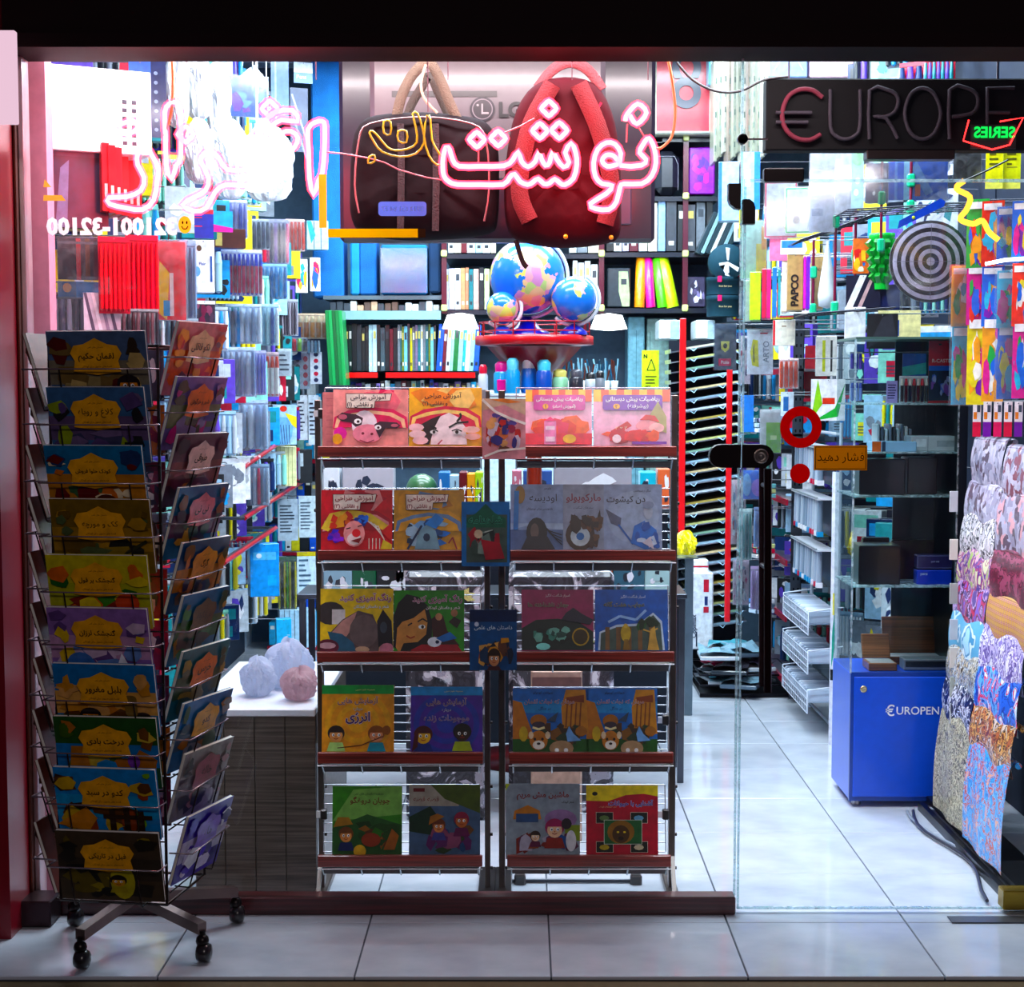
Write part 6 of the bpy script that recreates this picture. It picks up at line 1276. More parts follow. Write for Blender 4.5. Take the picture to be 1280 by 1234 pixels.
for nm, lab, cat, x0, y0, x1, y1, Y, fn, a_, kw in items:
    if nm == 'folded_umbrella':
        loc, w_, h_ = dims(x0, y0, x1, y1, Y); m = MB(); m.lathe((0, 0, 0), [(.001, 0), (w_ * .45, .01), (w_ * .5, h_ * .2), (w_ * .3, h_ * .6), (w_ * .08, h_ * .95), (.002, h_)], C('e4ecf4'), 12); simple('wrapped_cone', lab, cat, loc, 0, m, 'plastic'); continue
    if nm == 'bin':
        loc, w_, h_ = dims(x0, y0, x1, y1, Y); t = thing('basket', lab, cat, loc)
        m = MB(); m.lathe((0, 0, 0), [(w_ * .3, 0), (w_ * .38, h_ * .5), (w_ * .5, h_ * .9), (w_ * .53, h_ * .93), (w_ * .53, h_), (w_ * .48, h_), (w_ * .46, h_ * .9), (w_ * .3, .01)], C('18c840'), 18); m.build('body', 'plastic', t)
        m = MB()
        for i in range(5):
            for j in range(9): a1 = 6.28 * (j + .5 * (i % 2)) / 9; rr_ = w_ * (.36 + .03 * i); m.box((rr_ * math.cos(a1), rr_ * math.sin(a1), h_ * (.2 + .15 * i)), (.02, .02, .035), C('109830'), (0, R(45), a1))
        m.build('weave_block', 'plastic', t)['kind'] = 'stuff'; continue
    kw = dict(kw)
    if fn is cbox: t = P_(nm, lab, cat, x0, y0, x1, y1, Y, R(-8), lambda t, w, h, bg, sh, d: cbox(t, w, h, d, bg, sh), *a_, **kw)
    else: t = P_(nm, lab, cat, x0, y0, x1, y1, Y, R(-12), fn, *a_, **kw)
    if lab.startswith('kraft cardboard'):
        loc, w_, h_ = dims(x0, y0, x1, y1, Y); m = MB(); flat(m, [('t', 'PAPCO', .5, .5, .95, .9, '14100c', None, .045)], h_ * .62, w_ * .5, 0)
        m.build('box_lettering', 'print', t, (w_ * .22, -.002, h_ * .36), (0, R(-90), 0))
    if lab.startswith('white card with a yellow'):
        loc, w_, h_ = dims(x0, y0, x1, y1, Y); m = MB(); flat(m, [('t', 'ARTO', .5, .5, .95, .9, '8890a0')], h_ * .5, w_ * .28, 0); m.build('card_lettering', 'print', t, (w_ * .38, -.002, h_ * .5), (0, R(-90), 0))
# burgundy rods with green joints
for i, (x, y0, y1, Y) in enumerate(((1043, 186, 388, 7.0), (1068, 262, 388, 7.1), (1101, 196, 310, 6.8), (1138, 196, 262, 6.7), (1016, 300, 390, 7.4))):
    a, b = at(x, y1, Y), at(x, y0, Y); t = thing('shelf_rod', 'thin burgundy cube-shelf rod with green joints, %s out from the post' % ORD[i + 1], 'rod', a)
    m = MB(); m.tube([(0, 0, 0), (0, 0, b.z - a.z)], .006, C('781838'), 6); m.build('rod', 'plastic', t)
    for z in (.01, (b.z - a.z) * .55): m = MB(); m.box((0, 0, z), (.028, .028, .05), C('38c890'), None, .006); m.build('joint', 'plastic', t)
for i, (x0, y0, x1, y1, Y) in enumerate(((1010, 392, 1120, 384, 7.0), (1000, 300, 1110, 262, 7.2), (1060, 262, 1230, 252, 6.7))):
    a, b = at(x0, y0, Y), at(x1, y1, Y - .4); m = MB()
    for q in range(5): m.tube([(0, .08 * q, 0), (b.x - a.x, b.y - a.y + .08 * q, b.z - a.z)], .003, C('30303c'), 4)
    for q in range(9): f_ = q / 8; m.tube([((b.x - a.x) * f_, (b.y - a.y) * f_, (b.z - a.z) * f_), ((b.x - a.x) * f_, (b.y - a.y) * f_ + .32, (b.z - a.z) * f_)], .0025, C('30303c'), 4)
    simple('wire_shelf', 'dark wire shelf panel among the burgundy rods, %s' % ['lowest, above the white notebook', 'tilted, beside the whiteboards', 'under the blue packets'][i], 'shelf', a, 0, m, 'metal')
# ================================================================ SIDE WALL OF PENS AND PACKETS (from the window to the back)
def yl_of(px, X=-1.2): return min(9.6, max(5.22, atx(px, 600, X).y))
def LP(nm, lab, cat, x0, y0, x1, y1, fn, *a, dy=0, yaw=24, **kw):
    return P_(nm, lab, cat, x0, y0, x1, y1, yl_of((x0 + x1) / 2) + dy, R(yaw), fn, *a, **kw)
def LB(t, w, h, bg, sh=(), d=.06): cbox(t, w, h, d, bg, list(sh))
dots = lambda s, p, n=14, r=.16: blobs(s, n, p, 0, 0, 1, 1, r)
LP('carton', 'large white carton high on the wall by the pier, printed with black dots', 'box', 48, 84, 180, 190, LB, 'f4f4fc', [('r', .74 + .08 * (i % 2) + .02, .1 + .1 * (i // 2), .78 + .08 * (i % 2) + .02, .15 + .1 * (i // 2), '303040') for i in range(12)] + [('l', [(.72, 0), (.72, 1)], .006, 'a0a0b0')], .2, yaw=30)
LP('document_case', 'grey-blue document case with metal handle beside the pier', 'case', 66, 178, 130, 286, LB, '242c40', [('r', 0, .84, 1, 1, '34445c'), ('p', [(.1, 0), (.2, .7), (.35, .8), (.3, 0)], '5c6888'), ('l', [(.3, .9), (.35, .98), (.7, .98), (.75, .9)], .02, '0c0c10')], .1, yaw=30)
for i in range(6): LP('box_file', 'bright red ring binder upright behind the neon, %s from the document case' % ORD[i + 1], 'binder', 129 + 8 * i, 178 + 3 * i, 136 + 8 * i, 264 + 2 * i, LB, ['d81020', 'b80c1c'][i % 2], [('r', .3, .2, .7, .4, 'f0d0d0')], .14, hk=False)
LP('folder', 'dark blue document folder with a small ring mark above the binders', 'folder', 163, 76, 187, 134, card, '2060d0', [('e', .7, .2, .1, .05, 'c0d8f8', 10)])
LP('folder', 'dark dotted navy folder beside the blue one', 'folder', 184, 74, 206, 172, card, '343c64', [('e', .5, .1 + .12 * i, .1, .025, 'a0b0d0', 8) for i in range(7)])
for i, (x0, y0, x1, y1) in enumerate(((206, 70, 236, 160), (232, 64, 264, 150), (258, 80, 288, 170), (300, 84, 332, 132), (262, 150, 310, 250), (300, 150, 368, 252), (232, 150, 266, 230))):
    crumple('plastic_bag', 'brightly lit white plastic bag hanging behind the neon letters, %s from the pier' % ORD[i + 1], 'bag', x0, y0, x1, y1, yl_of((x0 + x1) / 2) + (.35 if i < 4 else -.1), C('f8f8ff'), 'plastic', 20 + i, cord=True)
glare_obj = thing('glare_ball', 'round glowing ball imitating a reflected glare among the plastic bags behind the neon', 'lamp', at(322, 205, 7.2))  # added glowing ball in place of a strong light reflected in the glass
m = MB(); m.ball((0, 0, 0), .115, C('f4f6ff'), 20, 12); m.build('lamp_shade', 'lamp', glare_obj); m = MB(); m.tube([(0, 0, .1), (0, 0, 3.34 - glare_obj.location.z)], .006, C('e0e0e8'), 6); m.build('cord', 'plastic', glare_obj)
LP('folder', 'blue violet shiny folder hung above the lamp', 'folder', 283, 96, 332, 146, card, '3858c8', dots(61, ['6878e0', '8048b0', '88b0f0'], 9, .25), film=True)
LP('folder', 'grey-blue sleeve hung high beside the blue curtain', 'folder', 340, 76, 360, 152, card, '6c88b8', [('r', .2, 0, .3, 1, 'a8c0e0')])
LP('folder', 'dark slanted folders hung under the blue pen card', 'folder', 364, 110, 384, 190, card, '384058', [('l', [(.1, .9), (.9, .2)], .1, '98a0b8'), ('l', [(.1, .6), (.9, -.1)], .1, '788098')])
LP('pen_card', 'white and blue card printed with small lettering high by the blue curtain', 'card', 368, 78, 390, 104, card, '2878c8', [('r', 0, .5, 1, 1, 'e8f0f8'), ('t', 'Pens', .4, .3, .5, .2, 'f0f4ff')])
L_ITEMS = [
 ('pen_pack', 'row of red pens in a long clear stand under the phone number', 126, 296, 160, 392, pens, (['e01020', 'f02030'], ['c00818']), dict(n=7, bg='c8203c', film=False), 22),
 ('pen_pack', 'second row of red pens beside the first, nearer the glare ball', 160, 294, 196, 392, pens, (['e01020', 'f84050'], ['e02030']), dict(n=7, bg='d83050', film=False), 22),
 ('crayon_pack', 'red and yellow hanging crayon packet beside the red pens', 194, 302, 230, 400, card, ('e02838', [('p', [(.1, .1), (.2, .75), (.5, .6), (.4, .0)], 'f0d048'), ('r', .5, .05, .62, .6, 'f0f0f4'), ('r', .66, .1, .8, .5, 'e83028'), ('r', .3, .05, .5, .25, '58a8e0'), ('e', .6, .8, .3, .1, 'f07880')]), dict(film=True), 20),
 ('display_box', 'dark clear display box of pencils beside the pier', 76, 298, 126, 350, card, ('282430', [('r', .4, 0, .5, 1, 'c01828'), ('r', .6, .1, .7, 1, '704820'), ('r', .0, .86, 1, .92, '606470')]), dict(film=True), 26),
 ('display_box', 'dark lower half of the pencil display with blue strip', 76, 352, 126, 372, card, ('5878a0', [('e', .2, .6, .1, .3, 'e0a878', 9), ('r', .4, 0, 1, 1, '3890d8')]), dict(film=True), 26),
 ('ruler_pack', 'slanted clear ruler packs beside the pier, under the pencil display', 68, 368, 112, 432, pens, (['c8b8cc', '8c7c94', 'e8d8ec', '60586c'],), dict(n=6, bg='544858'), 26),
 ('ruler_pack', 'slanted silver ruler pack, next along the wall', 108, 366, 148, 432, card, ('c8c0d0', [('p', [(.2 * i, 1), (.2 * i + .08, 1), (.2 * i + .4, 0), (.2 * i + .3, 0)], ['585064', 'f0e8f4', '8c8098'][i % 3]) for i in range(4)]), {}, 26),
 ('pencil_pack', 'dark pencils in a rack behind the silver rulers', 148, 386, 196, 432, pens, (['402830', '685058', '303038'],), dict(n=9, bg='9ca8b0', film=False), 24),
 ('pencil_pack', 'black and white pens on the glass ledge above the stand', 196, 398, 246, 434, pens, (['202830', 'e0e8f0', '485868'],), dict(n=9, bg='a8c0cc', film=False), 22),
 ('clip_pack', 'clear bluish sleeve hanging beside the crayon packet', 226, 300, 244, 400, pens, (['90a8c8', 'b8c8e0', '6878a0'],), dict(n=4, bg='a8b8d0'), 20),
 ('pen_box', 'white upright box with a round brown mark and blue print', 242, 300, 267, 366, LB, ('f0f4fa', [('e', .3, .85, .12, .06, '584030'), ('t', 'Flair', .45, .55, .3, .1, '3858a0'), ('r', .8, .2, .9, .7, '3060a8'), ('e', .2, .4, .15, .1, '78b0d8', 9)]), {}, 18),
 ('tag_card', 'dark blue card with red stripes above the white upright box', 244, 262, 266, 298, card, ('2438b0', [('r', 0, .7, .4, .74, 'e05060'), ('r', 0, .4, .4, .44, 'e05060'), ('r', 0, .85, 1, 1, 'e83040')]), {}, 18),
 ('tag_card', 'light blue and pink packets over the brown drawer', 262, 264, 290, 290, card, ('50a8e8', [('p', [(0, .4), (1, .2), (1, 0), (0, 0)], 'd860a0')]), {}, 18),
 ('drawer_box', 'brown wooden drawer box under the violet pens', 266, 286, 306, 310, LB, ('4c2c28', [('r', .1, .1, .3, .8, 'c8b878')]), {}, 18),
 ('pen_pack', 'violet-blue pens in a clear bag hanging under the neon', 280, 250, 308, 298, pens, (['6878c8', '8890d8', 'b0b8e8'],), dict(n=5, bg='c0c8e8'), 18),
 ('pen_pack', 'black pens in a clear bag, hung lower', 310, 274, 336, 312, pens, (['30384c', '485068'],), dict(n=5, bg='b8c0d0'), 18),
 ('pen_pack', 'dark pens with two pink ones in a clear bag', 328, 274, 360, 330, pens, (['303858', 'e05888', '303858', '9878c0', '202840'],), dict(n=7, bg='989cb8'), 18),
 ('pen_pack', 'red marker pens in a clear bag beside the dark pens', 358, 274, 380, 314, pens, (['e04838', 'd03828'],), dict(n=5, bg='e0c8c8'), 18),
 ('pen_pack', 'large sleeve of white pens with deep blue caps', 266, 312, 326, 370, pens, (['c04058', 'd0607c', 'a83850'], ['1838d8', '1030c0']), dict(n=12, bg='e0e8f8'), 18),
 ('pen_pack', 'blue tubes in a clear bag beside the blue-capped pens', 326, 330, 358, 374, pens, (['3888c8', '58a0d0', '4070a8'],), dict(n=6, bg='a0c8e8'), 16),
 ('sticker_sheet', 'white sticker sheet with coloured flowers', 370, 324, 384, 366, card, ('f4f4f8', dots(62, ['2860d0', 'e85070', 'f0b020', '28a0d8'], 10, .25)), {}, 14),
 ('sticker_sheet', 'second flower sticker sheet, nearer the blue curtain', 388, 322, 400, 364, card, ('f4f4f8', dots(63, ['2860d0', 'e85070', 'f0b020'], 10, .28)), {}, 12),
 ('small_box', 'slim pale blue boxes with dark writing by the blue curtain', 384, 276, 410, 312, LB, ('b8dcf0', [('l', [(.33, 0), (.33, 1)], .04, '384858'), ('l', [(.66, 0), (.66, 1)], .04, '384858'), ('p', [(0, 1), (.2, 1), (.4, .5), (.2, .2)], '48a0d8')]), {}, 12),
 ('notebook', 'dark notebook with maroon roses', 244, 376, 268, 430, card, ('2c2838', dots(64, ['703048', '48384c', '8c5068'], 14, .18) + [('r', 0, .92, 1, 1, 'f0f0f0')]), {}, 18),
 ('sleeve_pack', 'clear sleeve with a dark square label', 284, 380, 326, 430, pens, (['c0d4ec', '98acc8', 'e0ecf8'],), dict(n=6, bg='d0dcea'), 18),
 ('sleeve_pack', 'clear blue tubes hanging beside the dark square label', 326, 380, 348, 432, pens, (['88b8d0', 'c8e8f0', '6070b0', 'f0f8ff'],), dict(n=4, bg='b8d8e8'), 16),
 ('brush_pack', 'slim black brushes fanned in a clear bag', 346, 374, 372, 420, pens, (['504850', '302830', '98909c'],), dict(n=9, bg='b0b4c0', film=False), 16),
 ('sponge_pack', 'orange-brown paint brushes in a row by the green folders', 372, 392, 416, 424, pens, (['c07838', 'a86028', 'd89048'], ['e0c8a0']), dict(n=6, bg='d0b8a0'), 12),
 ('small_pack', 'red and lime caps in small bags under the black brushes', 364, 422, 384, 440, pens, (['d82840', '88d020', '282830'],), dict(n=3, bg='88909c'), 14),
 ('small_pack', 'pale blue tubes under the brown brushes', 384, 424, 400, 442, pens, (['98c8e8', 'd0e8f8'],), dict(n=4, bg='203868'), 12),
 ('sleeve_pack', 'large clear sleeve with brown labels behind the revolving stand', 280, 434, 318, 496, pens, (['a8bcd8', 'd8e4f4', '8094b8'],), dict(n=6, bg='c0d0e4'), 18),
 ('pen_pack', 'violet pens in a sleeve beside the brown labels', 318, 438, 332, 494, pens, (['7878c8', '9898e0'],), dict(n=4, bg='b8b8e0'), 16),
 ('pen_pack', 'white pens with red tips beside the violet pens', 332, 440, 348, 496, pens, (['f4ece8', 'f8f8f8'], ['e85040']), dict(n=3, bg='c8b8c0'), 16),
 ('pin_pack', 'card of dark pins with red dots', 368, 440, 386, 486, card, ('c8d4e4', [('e', .25 + .5 * (i % 2), .15 + .22 * (i // 2), .16, .08, ['303040', 'c83848'][i % 2], 9) for i in range(8)]), dict(film=True), 14),
 ('pin_pack', 'second card of pins, nearer the rack', 388, 440, 402, 480, card, ('d8e0ec', [('e', .5, .12 + .2 * i, .2, .07, ['303858', 'c84858'][i % 2], 9) for i in range(5)]), {}, 12),
 ('key_pack', 'hanging white packet below the brushes', 348, 436, 364, 470, card, ('e8f0f4', rtxt(6, 4)), dict(film=True), 14),
 ('ruler_pack', 'clear rulers in a tall sleeve', 300, 500, 334, 562, pens, (['b0c8e0', 'e0f0fc', '8ca8c8'],), dict(n=4, bg='b0c4dc'), 18),
 ('fork_pack', 'pale blue combs with a red and yellow clip', 342, 506, 370, 556, card, ('b0d0e8', [('p', [(.1, .5), (.2, .7), (.9, .66), (.8, .2), (.6, 0), (.3, 0)], '88b8e0'), ('e', .45, .9, .16, .08, 'e83018', 9), ('p', [(.5, .8), (1, .7), (1, .4), (.8, .5)], 'f0d828')] + [('l', [(.2 + .12 * i, .5), (.3 + .1 * i, .02)], .03, '405878') for i in range(5)]), {}, 14),
 ('small_pack', 'white blister card with black keys', 372, 494, 384, 550, card, ('e0e8f0', rtxt(7, 8, '303848')), {}, 12),
 ('small_pack', 'second white blister card, beside the rack post', 386, 494, 398, 556, card, ('d8e4f0', rtxt(9, 8, '283040')), {}, 12),
 ('card_box', 'cream cards in an open box', 346, 558, 370, 608, LB, ('e0e0b0', [('l', [(.2 * i, 0), (.2 * i, 1)], .03, 'a8a878') for i in range(5)]), {}, 14),
 ('black_box', 'black box with a white label beside the cream cards', 372, 562, 390, 604, LB, ('202428', [('r', .1, .5, .4, .9, 'c0ccd4')]), {}, 12),
 ('tube_pack', 'clear tubes hanging above the blue packet', 310, 580, 336, 632, pens, (['a0b8d0', 'd0e0f0', 'e87080'],), dict(n=5, bg='90a8c0'), 18),
 ('calculator_pack', 'grey gridded packs on the lower rail', 348, 624, 372, 676, card, ('a0b0bc', rtxt(10, 9, '303c48')), {}, 14),
 ('calculator_pack', 'pale gridded pack beside the rack, lower rail', 374, 620, 394, 672, card, ('c0d0d8', rtxt(11, 9, '506070')), {}, 12),
 ('blue_case', 'bright blue translucent case behind the revolving stand', 314, 680, 348, 746, LB, ('1898f0', [('r', .1, .7, .9, .85, '80c8f8'), ('r', .6, .2, .9, .4, '60b8f8'), ('e', .3, .78, .1, .05, 'e0f0ff', 8)]), dict(d=.08), 18),
 ('pencil_pack', 'yellow and black pencils with green ones', 348, 696, 370, 762, pens, (['f0e020', '202428', 'f0e020', '60c030'],), dict(n=7, bg='40584c'), 14),
 ('card_box', 'white cards with a yellow edge near the rack', 372, 690, 394, 744, card, ('c8dce8', [('r', 0, .9, 1, 1, 'c0b040')] + rtxt(12, 6, '4c6478')), {}, 12),
 ('card_box', 'pale blue cards filed low beside the rack', 350, 762, 394, 810, LB, ('a8c8dc', [('l', [(.14 * i, 0), (.14 * i, 1)], .02, '586878') for i in range(7)]), dict(d=.1), 12),
 ('small_box', 'deep blue little box low beside the rack', 376, 746, 394, 760, LB, ('2050c0', []), {}, 12),
 ('cyan_box', 'cyan card box in front of the pale blue cards', 346, 774, 364, 814, LB, ('20b0e8', [('t', 'OOO', .8, .5, .2, .5, 'e8f8ff')]), dict(dy=-.2), 12),
]
for nm, lab, x0, y0, x1, y1, fn, a_, kw, yaw in L_ITEMS:
    LP(nm, lab, nm.split('_')[-1], x0, y0, x1, y1, fn, *a_, yaw=yaw, **kw)
p = at(224, 296, 5.9)
# rails with red edges along the wall
for i, (xa, ya_, xb, yb_) in enumerate(((300, 588, 346, 556), (306, 648, 394, 592), (280, 704, 345, 660), (60, 432, 246, 434))):
    X = -1.22 if i < 3 else -1.3
    p0, p1 = atx(xa, ya_, X), atx(xb, yb_, X)
    if i == 3: p0, p1 = at(78, 434, 5.25), at(246, 434, 6.6)
    t = thing('wall_rail', ['upper', 'long middle', 'lower', 'orange-red topmost'][i] + ' red-edged rail along the wall of pens', 'rail', p0)
    m = MB(); d = p1 - p0; m.tube([(0, 0, 0), tuple(d)], .012, C('b01c28'), 4); m.build('edge_strip', 'plastic', t)
    m = MB(); m.tube([(-.02, 0, .0), (d.x - .02, d.y, d.z)], .01, C('585c64'), 4); m.tube([(0, 0, 0), (-1.577 - p0.x, 0, 0)], .008, C('585c64'), 4); m.tube([tuple(d), (-1.577 - p0.x, d.y, d.z)], .008, C('585c64'), 4); m.build('bracket', 'metal', t)
# dense hanging stock against the wall behind
K2 = [('pen pack', 'pens'), ('card', 'card'), ('sleeve', 'card'), ('box', 'box'), ('marker pack', 'pens')]
CN = [('pale blue', 'a8c8e0'), ('white', 'ecf0f6'), ('navy', '24345c'), ('grey', '7c8490'), ('sky blue', '48a0e0'), ('black', '1c2024'), ('crimson', 'c82840'), ('mint', '98d8c8'), ('silver', 'c0c8d0'), ('violet', '7060b8'), ('yellow', 'e8d840'), ('teal', '388890')]
def wall_stock(side, X, yr, zr, yaw, where, nrow, ncol, seed, name='hanging_pack'):
    q = random.Random(seed)
    for r_ in range(nrow):
        for c_ in range(ncol):
            y = yr[0] + (yr[1] - yr[0]) * (c_ + .5) / ncol; z = zr[0] + (zr[1] - zr[0]) * r_ / nrow
            w_ = min(.2, (yr[1] - yr[0]) / ncol * .9) * q.uniform(.6, .95); h_ = (zr[1] - zr[0]) / nrow * q.uniform(.7, .9)
            kn, kf = q.choice(K2); c1, c2 = q.choice(CN), q.choice(CN)
            t = thing(name, '%s %s, %s, %s row up, %s from the window' % (c1[0], kn, where, ORD[r_ + 1], ORD[c_ + 1]), 'pack', (X, y, z), R(yaw))
            if kf == 'pens': pens(t, w_, h_, [c1[1], c2[1]], n=q.randint(5, 8), bg=q.choice(CN)[1], film=False)
            elif kf == 'card': card(t, w_, h_, c1[1], dots(q.randint(0, 9999), [c2[1], q.choice(CN)[1], 'f4f4f8'], 9, .2))
            else: cbox(t, w_, h_, .06, c1[1], [('r', .1, .6, .9, .9, c2[1]), ('r', .2, .1, .8, .4, q.choice(CN)[1])] + rtxt(q.randint(0, 999), 3, '404854', .2, .8, .15, .35))
            m = MB(); m.tube([(0, -.01, h_), (0, .01, h_ + .004), tuple(Matrix.Rotation(-R(yaw), 4, 'Z') @ Vector(((-1.577 if side < 0 else 1.757) - X, 0, h_)))], .0025, C('d0d4dc'), 4); m.build('hook', 'chrome', t)
wall_stock(-1, -1.42, (5.5, 9.9), (.3, 3.15), 32, 'wall of pens', 12, 15, 91)
wall_stock(-1, -1.27, (6.6, 9.9), (1.0, 2.3), 28, 'front prongs, pen wall', 6, 12, 97)
# wall backing panels
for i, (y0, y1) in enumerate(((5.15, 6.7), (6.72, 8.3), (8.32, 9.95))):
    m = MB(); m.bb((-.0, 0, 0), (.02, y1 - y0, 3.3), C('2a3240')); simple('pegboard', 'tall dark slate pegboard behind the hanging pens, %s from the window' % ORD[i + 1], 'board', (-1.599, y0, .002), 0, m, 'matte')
# ================================================================ BACK WALL SHELVES
YK = 9.75
def book_row(nm, cat, x0, x1, yt, yb, Y, cols, where, group, jit=6, lean=0, d=.16, shapes=None, mat='print', n=None):
    n = n or len(cols); q = random.Random(int(x0 * 7 + yt)); wsum = [q.uniform(.7, 1.3) for _ in range(n)]; tot = sum(wsum); x = x0
    base_ = at((x0 + x1) / 2, yb, Y).z
    for i in range(n):
        w_px = (x1 - x0) * wsum[i] / tot; cname, c = cols[i % len(cols)]
        a, b = at(x, yb, Y), at(x + w_px * .93, yt + q.uniform(0, jit), Y); w_, h_ = b.x - a.x, b.z - a.z
        t = MB(); t.bb((-w_ / 2, 0, 0), (w_ / 2, d, h_), C(c), .0015)
        flat(t, [('r', .2, .7, .8, .86, q.choice(['f0f0e8', 'd8c880', '303840', c])), ('r', .25, .12, .75, .2, q.choice(['f0f0e8', '202830', c]))], w_, h_, 0)
        o = t.build(nm, mat, None, ((a.x + b.x) / 2, Y + q.uniform(0, .02), a.z), (0, R(lean), 0))
        tag(o, '%s %s %s, %s along' % (cname, nm.replace('_', ' '), where, ORD[i + 1]), cat, group); x += w_px
def shelf_at(lab, x0, x1, y, Y, c='20242c', h_px=5, dep=.3, edge=None, yo=-.01):
    a, b = at(x0, y + h_px, Y + yo), at(x1, y, Y + yo); t = thing('shelf', lab, 'shelf', ((a.x + b.x) / 2, Y + yo, a.z))
    w_, h_ = b.x - a.x, b.z - a.z; m = MB(); m.bb((-w_ / 2, .004, 0), (w_ / 2, 10.35 - Y - yo, h_), C(c)); m.build('board', 'metal', t)
    m = MB(); m.bb((-w_ / 2, 0, -.002), (w_ / 2, .006, h_ + .002), C(edge or c)); m.build('edge_strip', 'plastic', t)
blk, wht, gry, brn = ('black', '14181c'), ('white', 'e8f0f4'), ('grey', '707880'), ('maroon', '682830')
tal = ('teal', '287078'); blu = ('blue', '1c58d0'); grn = ('green', '2c7040'); mnt = ('mint', 'a8d8c8'); crm = ('cream', 'f0e8d0'); yel = ('yellow', 'd8d040'); sky = ('sky blue', '58b0e0')
# blue curtain-like panels
for i, (x0, y0, x1, y1, c) in enumerate(((391, 76, 427, 372, '3878c0'), (438, 296, 449, 369, '60a0d8'), (449, 298, 470, 369, '3070b8'), (476, 306, 534, 368, '4080c0'), (536, 300, 550, 366, '203858'))):
    a, b = at(x0, y1, YK), at(x1, y0, YK); w_, h_ = b.x - a.x, b.z - a.z; m = MB(); m.bb((-w_ / 2, 0, 0), (w_ / 2, .25, h_), C(c), .01)
    simple('box_file', ['tall blue fabric-textured panel rising behind the neon stroke', 'light blue box file beside the tall blue panel', 'mid blue box file, third along', 'wide blue box file under the yellow bar', 'dark narrow box file by the cubes'][i], 'box file', ((a.x + b.x) / 2, YK, a.z), 0, m, 'fabric')
a, b = at(476, 366, YK - .02), at(534, 310, YK - .02); m = MB(); m.bb((-(b.x - a.x) / 2, -.01, 0), ((b.x - a.x) / 2, 0, b.z - a.z), C('ffffff')); simple('clear_sleeve', 'clear crinkled sleeve hung on the wide blue box file', 'sleeve', ((a.x + b.x) / 2, YK - .02, a.z), 0, m, 'film')
shelf_at('slate shelf board under the blue box files', 404, 552, 370, YK, '586870', 4)
q = random.Random(3)
for i in range(16):
    x0 = 412 + i * 8.6; a, b = at(x0, 389, YK), at(x0 + 8, 378 + q.uniform(-2, 4), YK); m = MB(); m.box((0, .08, (b.z - a.z) / 2), (b.x - a.x, .16, b.z - a.z), C(q.choice(['e8ecf0', '584840', 'a8a8a8', 'c8a890', '384048'])), None, .004)
    simple('small_box', 'small stacked packet in the narrow shelf gap, %s along from the green folders' % ORD[i + 1], 'packet', ((a.x + b.x) / 2, YK, a.z), 0, m, 'print', 'packets in the narrow shelf gap')
shelf_at('pale teal shelf edge above the row of dark books', 428, 551, 389, YK - .05, '98b8bc', 10, edge='8cb0b4')
book_row('book', 'book', 431, 461, 404, 464, YK, [blk, ('dark green', '183028'), blk, ('charcoal', '283038'), blk], 'at the start of the shelf with the red edge', 'dark books on the red-edged shelf', n=6)
book_row('book', 'book', 461, 471, 404, 465, YK, [('pale blue', 'c8e4f0')], 'among the black ones on the red-edged shelf', None, n=2)
book_row('book', 'book', 471, 497, 406, 464, YK, [blk, ('slate', '405058'), blk, brn], 'after the pale blue pair', 'dark books on the red-edged shelf', n=5)
book_row('book', 'book', 497, 545, 404, 464, YK, [gry, tal, ('olive', '687838'), ('light blue', '88c8e0'), ('charcoal', '303840'), yel, gry, ('dusty violet', '786c88'), tal, wht], 'in the middle of the red-edged shelf', 'thin books on the red-edged shelf', n=15)
book_row('book', 'book', 545, 598, 404, 464, YK, [blu, blu, brn, wht, mnt, grn, mnt, sky, wht, mnt], 'under the bright lamp on the red-edged shelf', 'thin books on the red-edged shelf', lean=4, n=11)
shelf_at('bright red shelf edge behind the top of the book rack, shorter part', 433, 472, 466, YK - .06, '303438', 6, edge='e02020')
shelf_at('bright red shelf edge behind the top of the book rack, longer part', 482, 594, 466, YK - .06, '303438', 6, edge='e02020')
book_row('notebook', 'book', 438, 600, 474, 500, YK, [blu, ('violet', '7050a0'), gry, wht, blk, ('violet', '9080c0'), blk, wht, sky, gry, brn, blk, mnt, tal, wht, blk], 'just under the red shelf edge', 'notebooks under the red shelf edge', n=26)
shelf_at('dark shelf under the notebooks behind the rack', 430, 600, 501, YK, '20242c')
# crowded corner shelves between the pens and the rack
for i, y in enumerate((520, 575, 632, 690, 748, 808)):
    shelf_at('dark corner shelf board at the back, %s below the dark books' % ORD[i + 1], 334, 425, y, 10.0, '20242c', 4, edge='902030' if i % 2 else None)
    book_row('corner_pack', 'pack', 336, 424, y - 44, y - 1, 10.0, [[wht, sky, blk, ('pale blue', 'a8c8e0'), gry], [sky, wht, yel, blk, mnt], [gry, wht, ('pale grey', 'b8c4d0'), blu, blk], [blu, sky, wht, yel, blk], [wht, ('pale blue', 'a8d0e8'), blu, gry, wht], [sky, wht, blk, brn, wht]][i], 'on the %s corner shelf' % ORD[i + 1], 'packs on the corner shelves', n=9, jit=22)
# green folders leaning in front
for i in range(5):
    x0 = 411 + i * 4.2; a, b = at(x0 + 3, 482, 9.3), at(x0 + 7, 388, 9.3); m = MB(); h_ = b.z - a.z; m.bb((-.010, 0, 0), (.008, .2, h_), C(['188040', '30a058', '106030'][i % 3]), .002)
    tag(m.build('ring_binder', 'plastic', None, (a.x, 9.3, a.z), (0, R(-3), 0)), 'tall green folder in the slanted row beside the rack, %s from the pens' % ORD[i + 1], 'folder', 'green folders')
shelf_at('small support shelf under the green folders', 408, 436, 482, 9.3, '30343c', dep=.2)
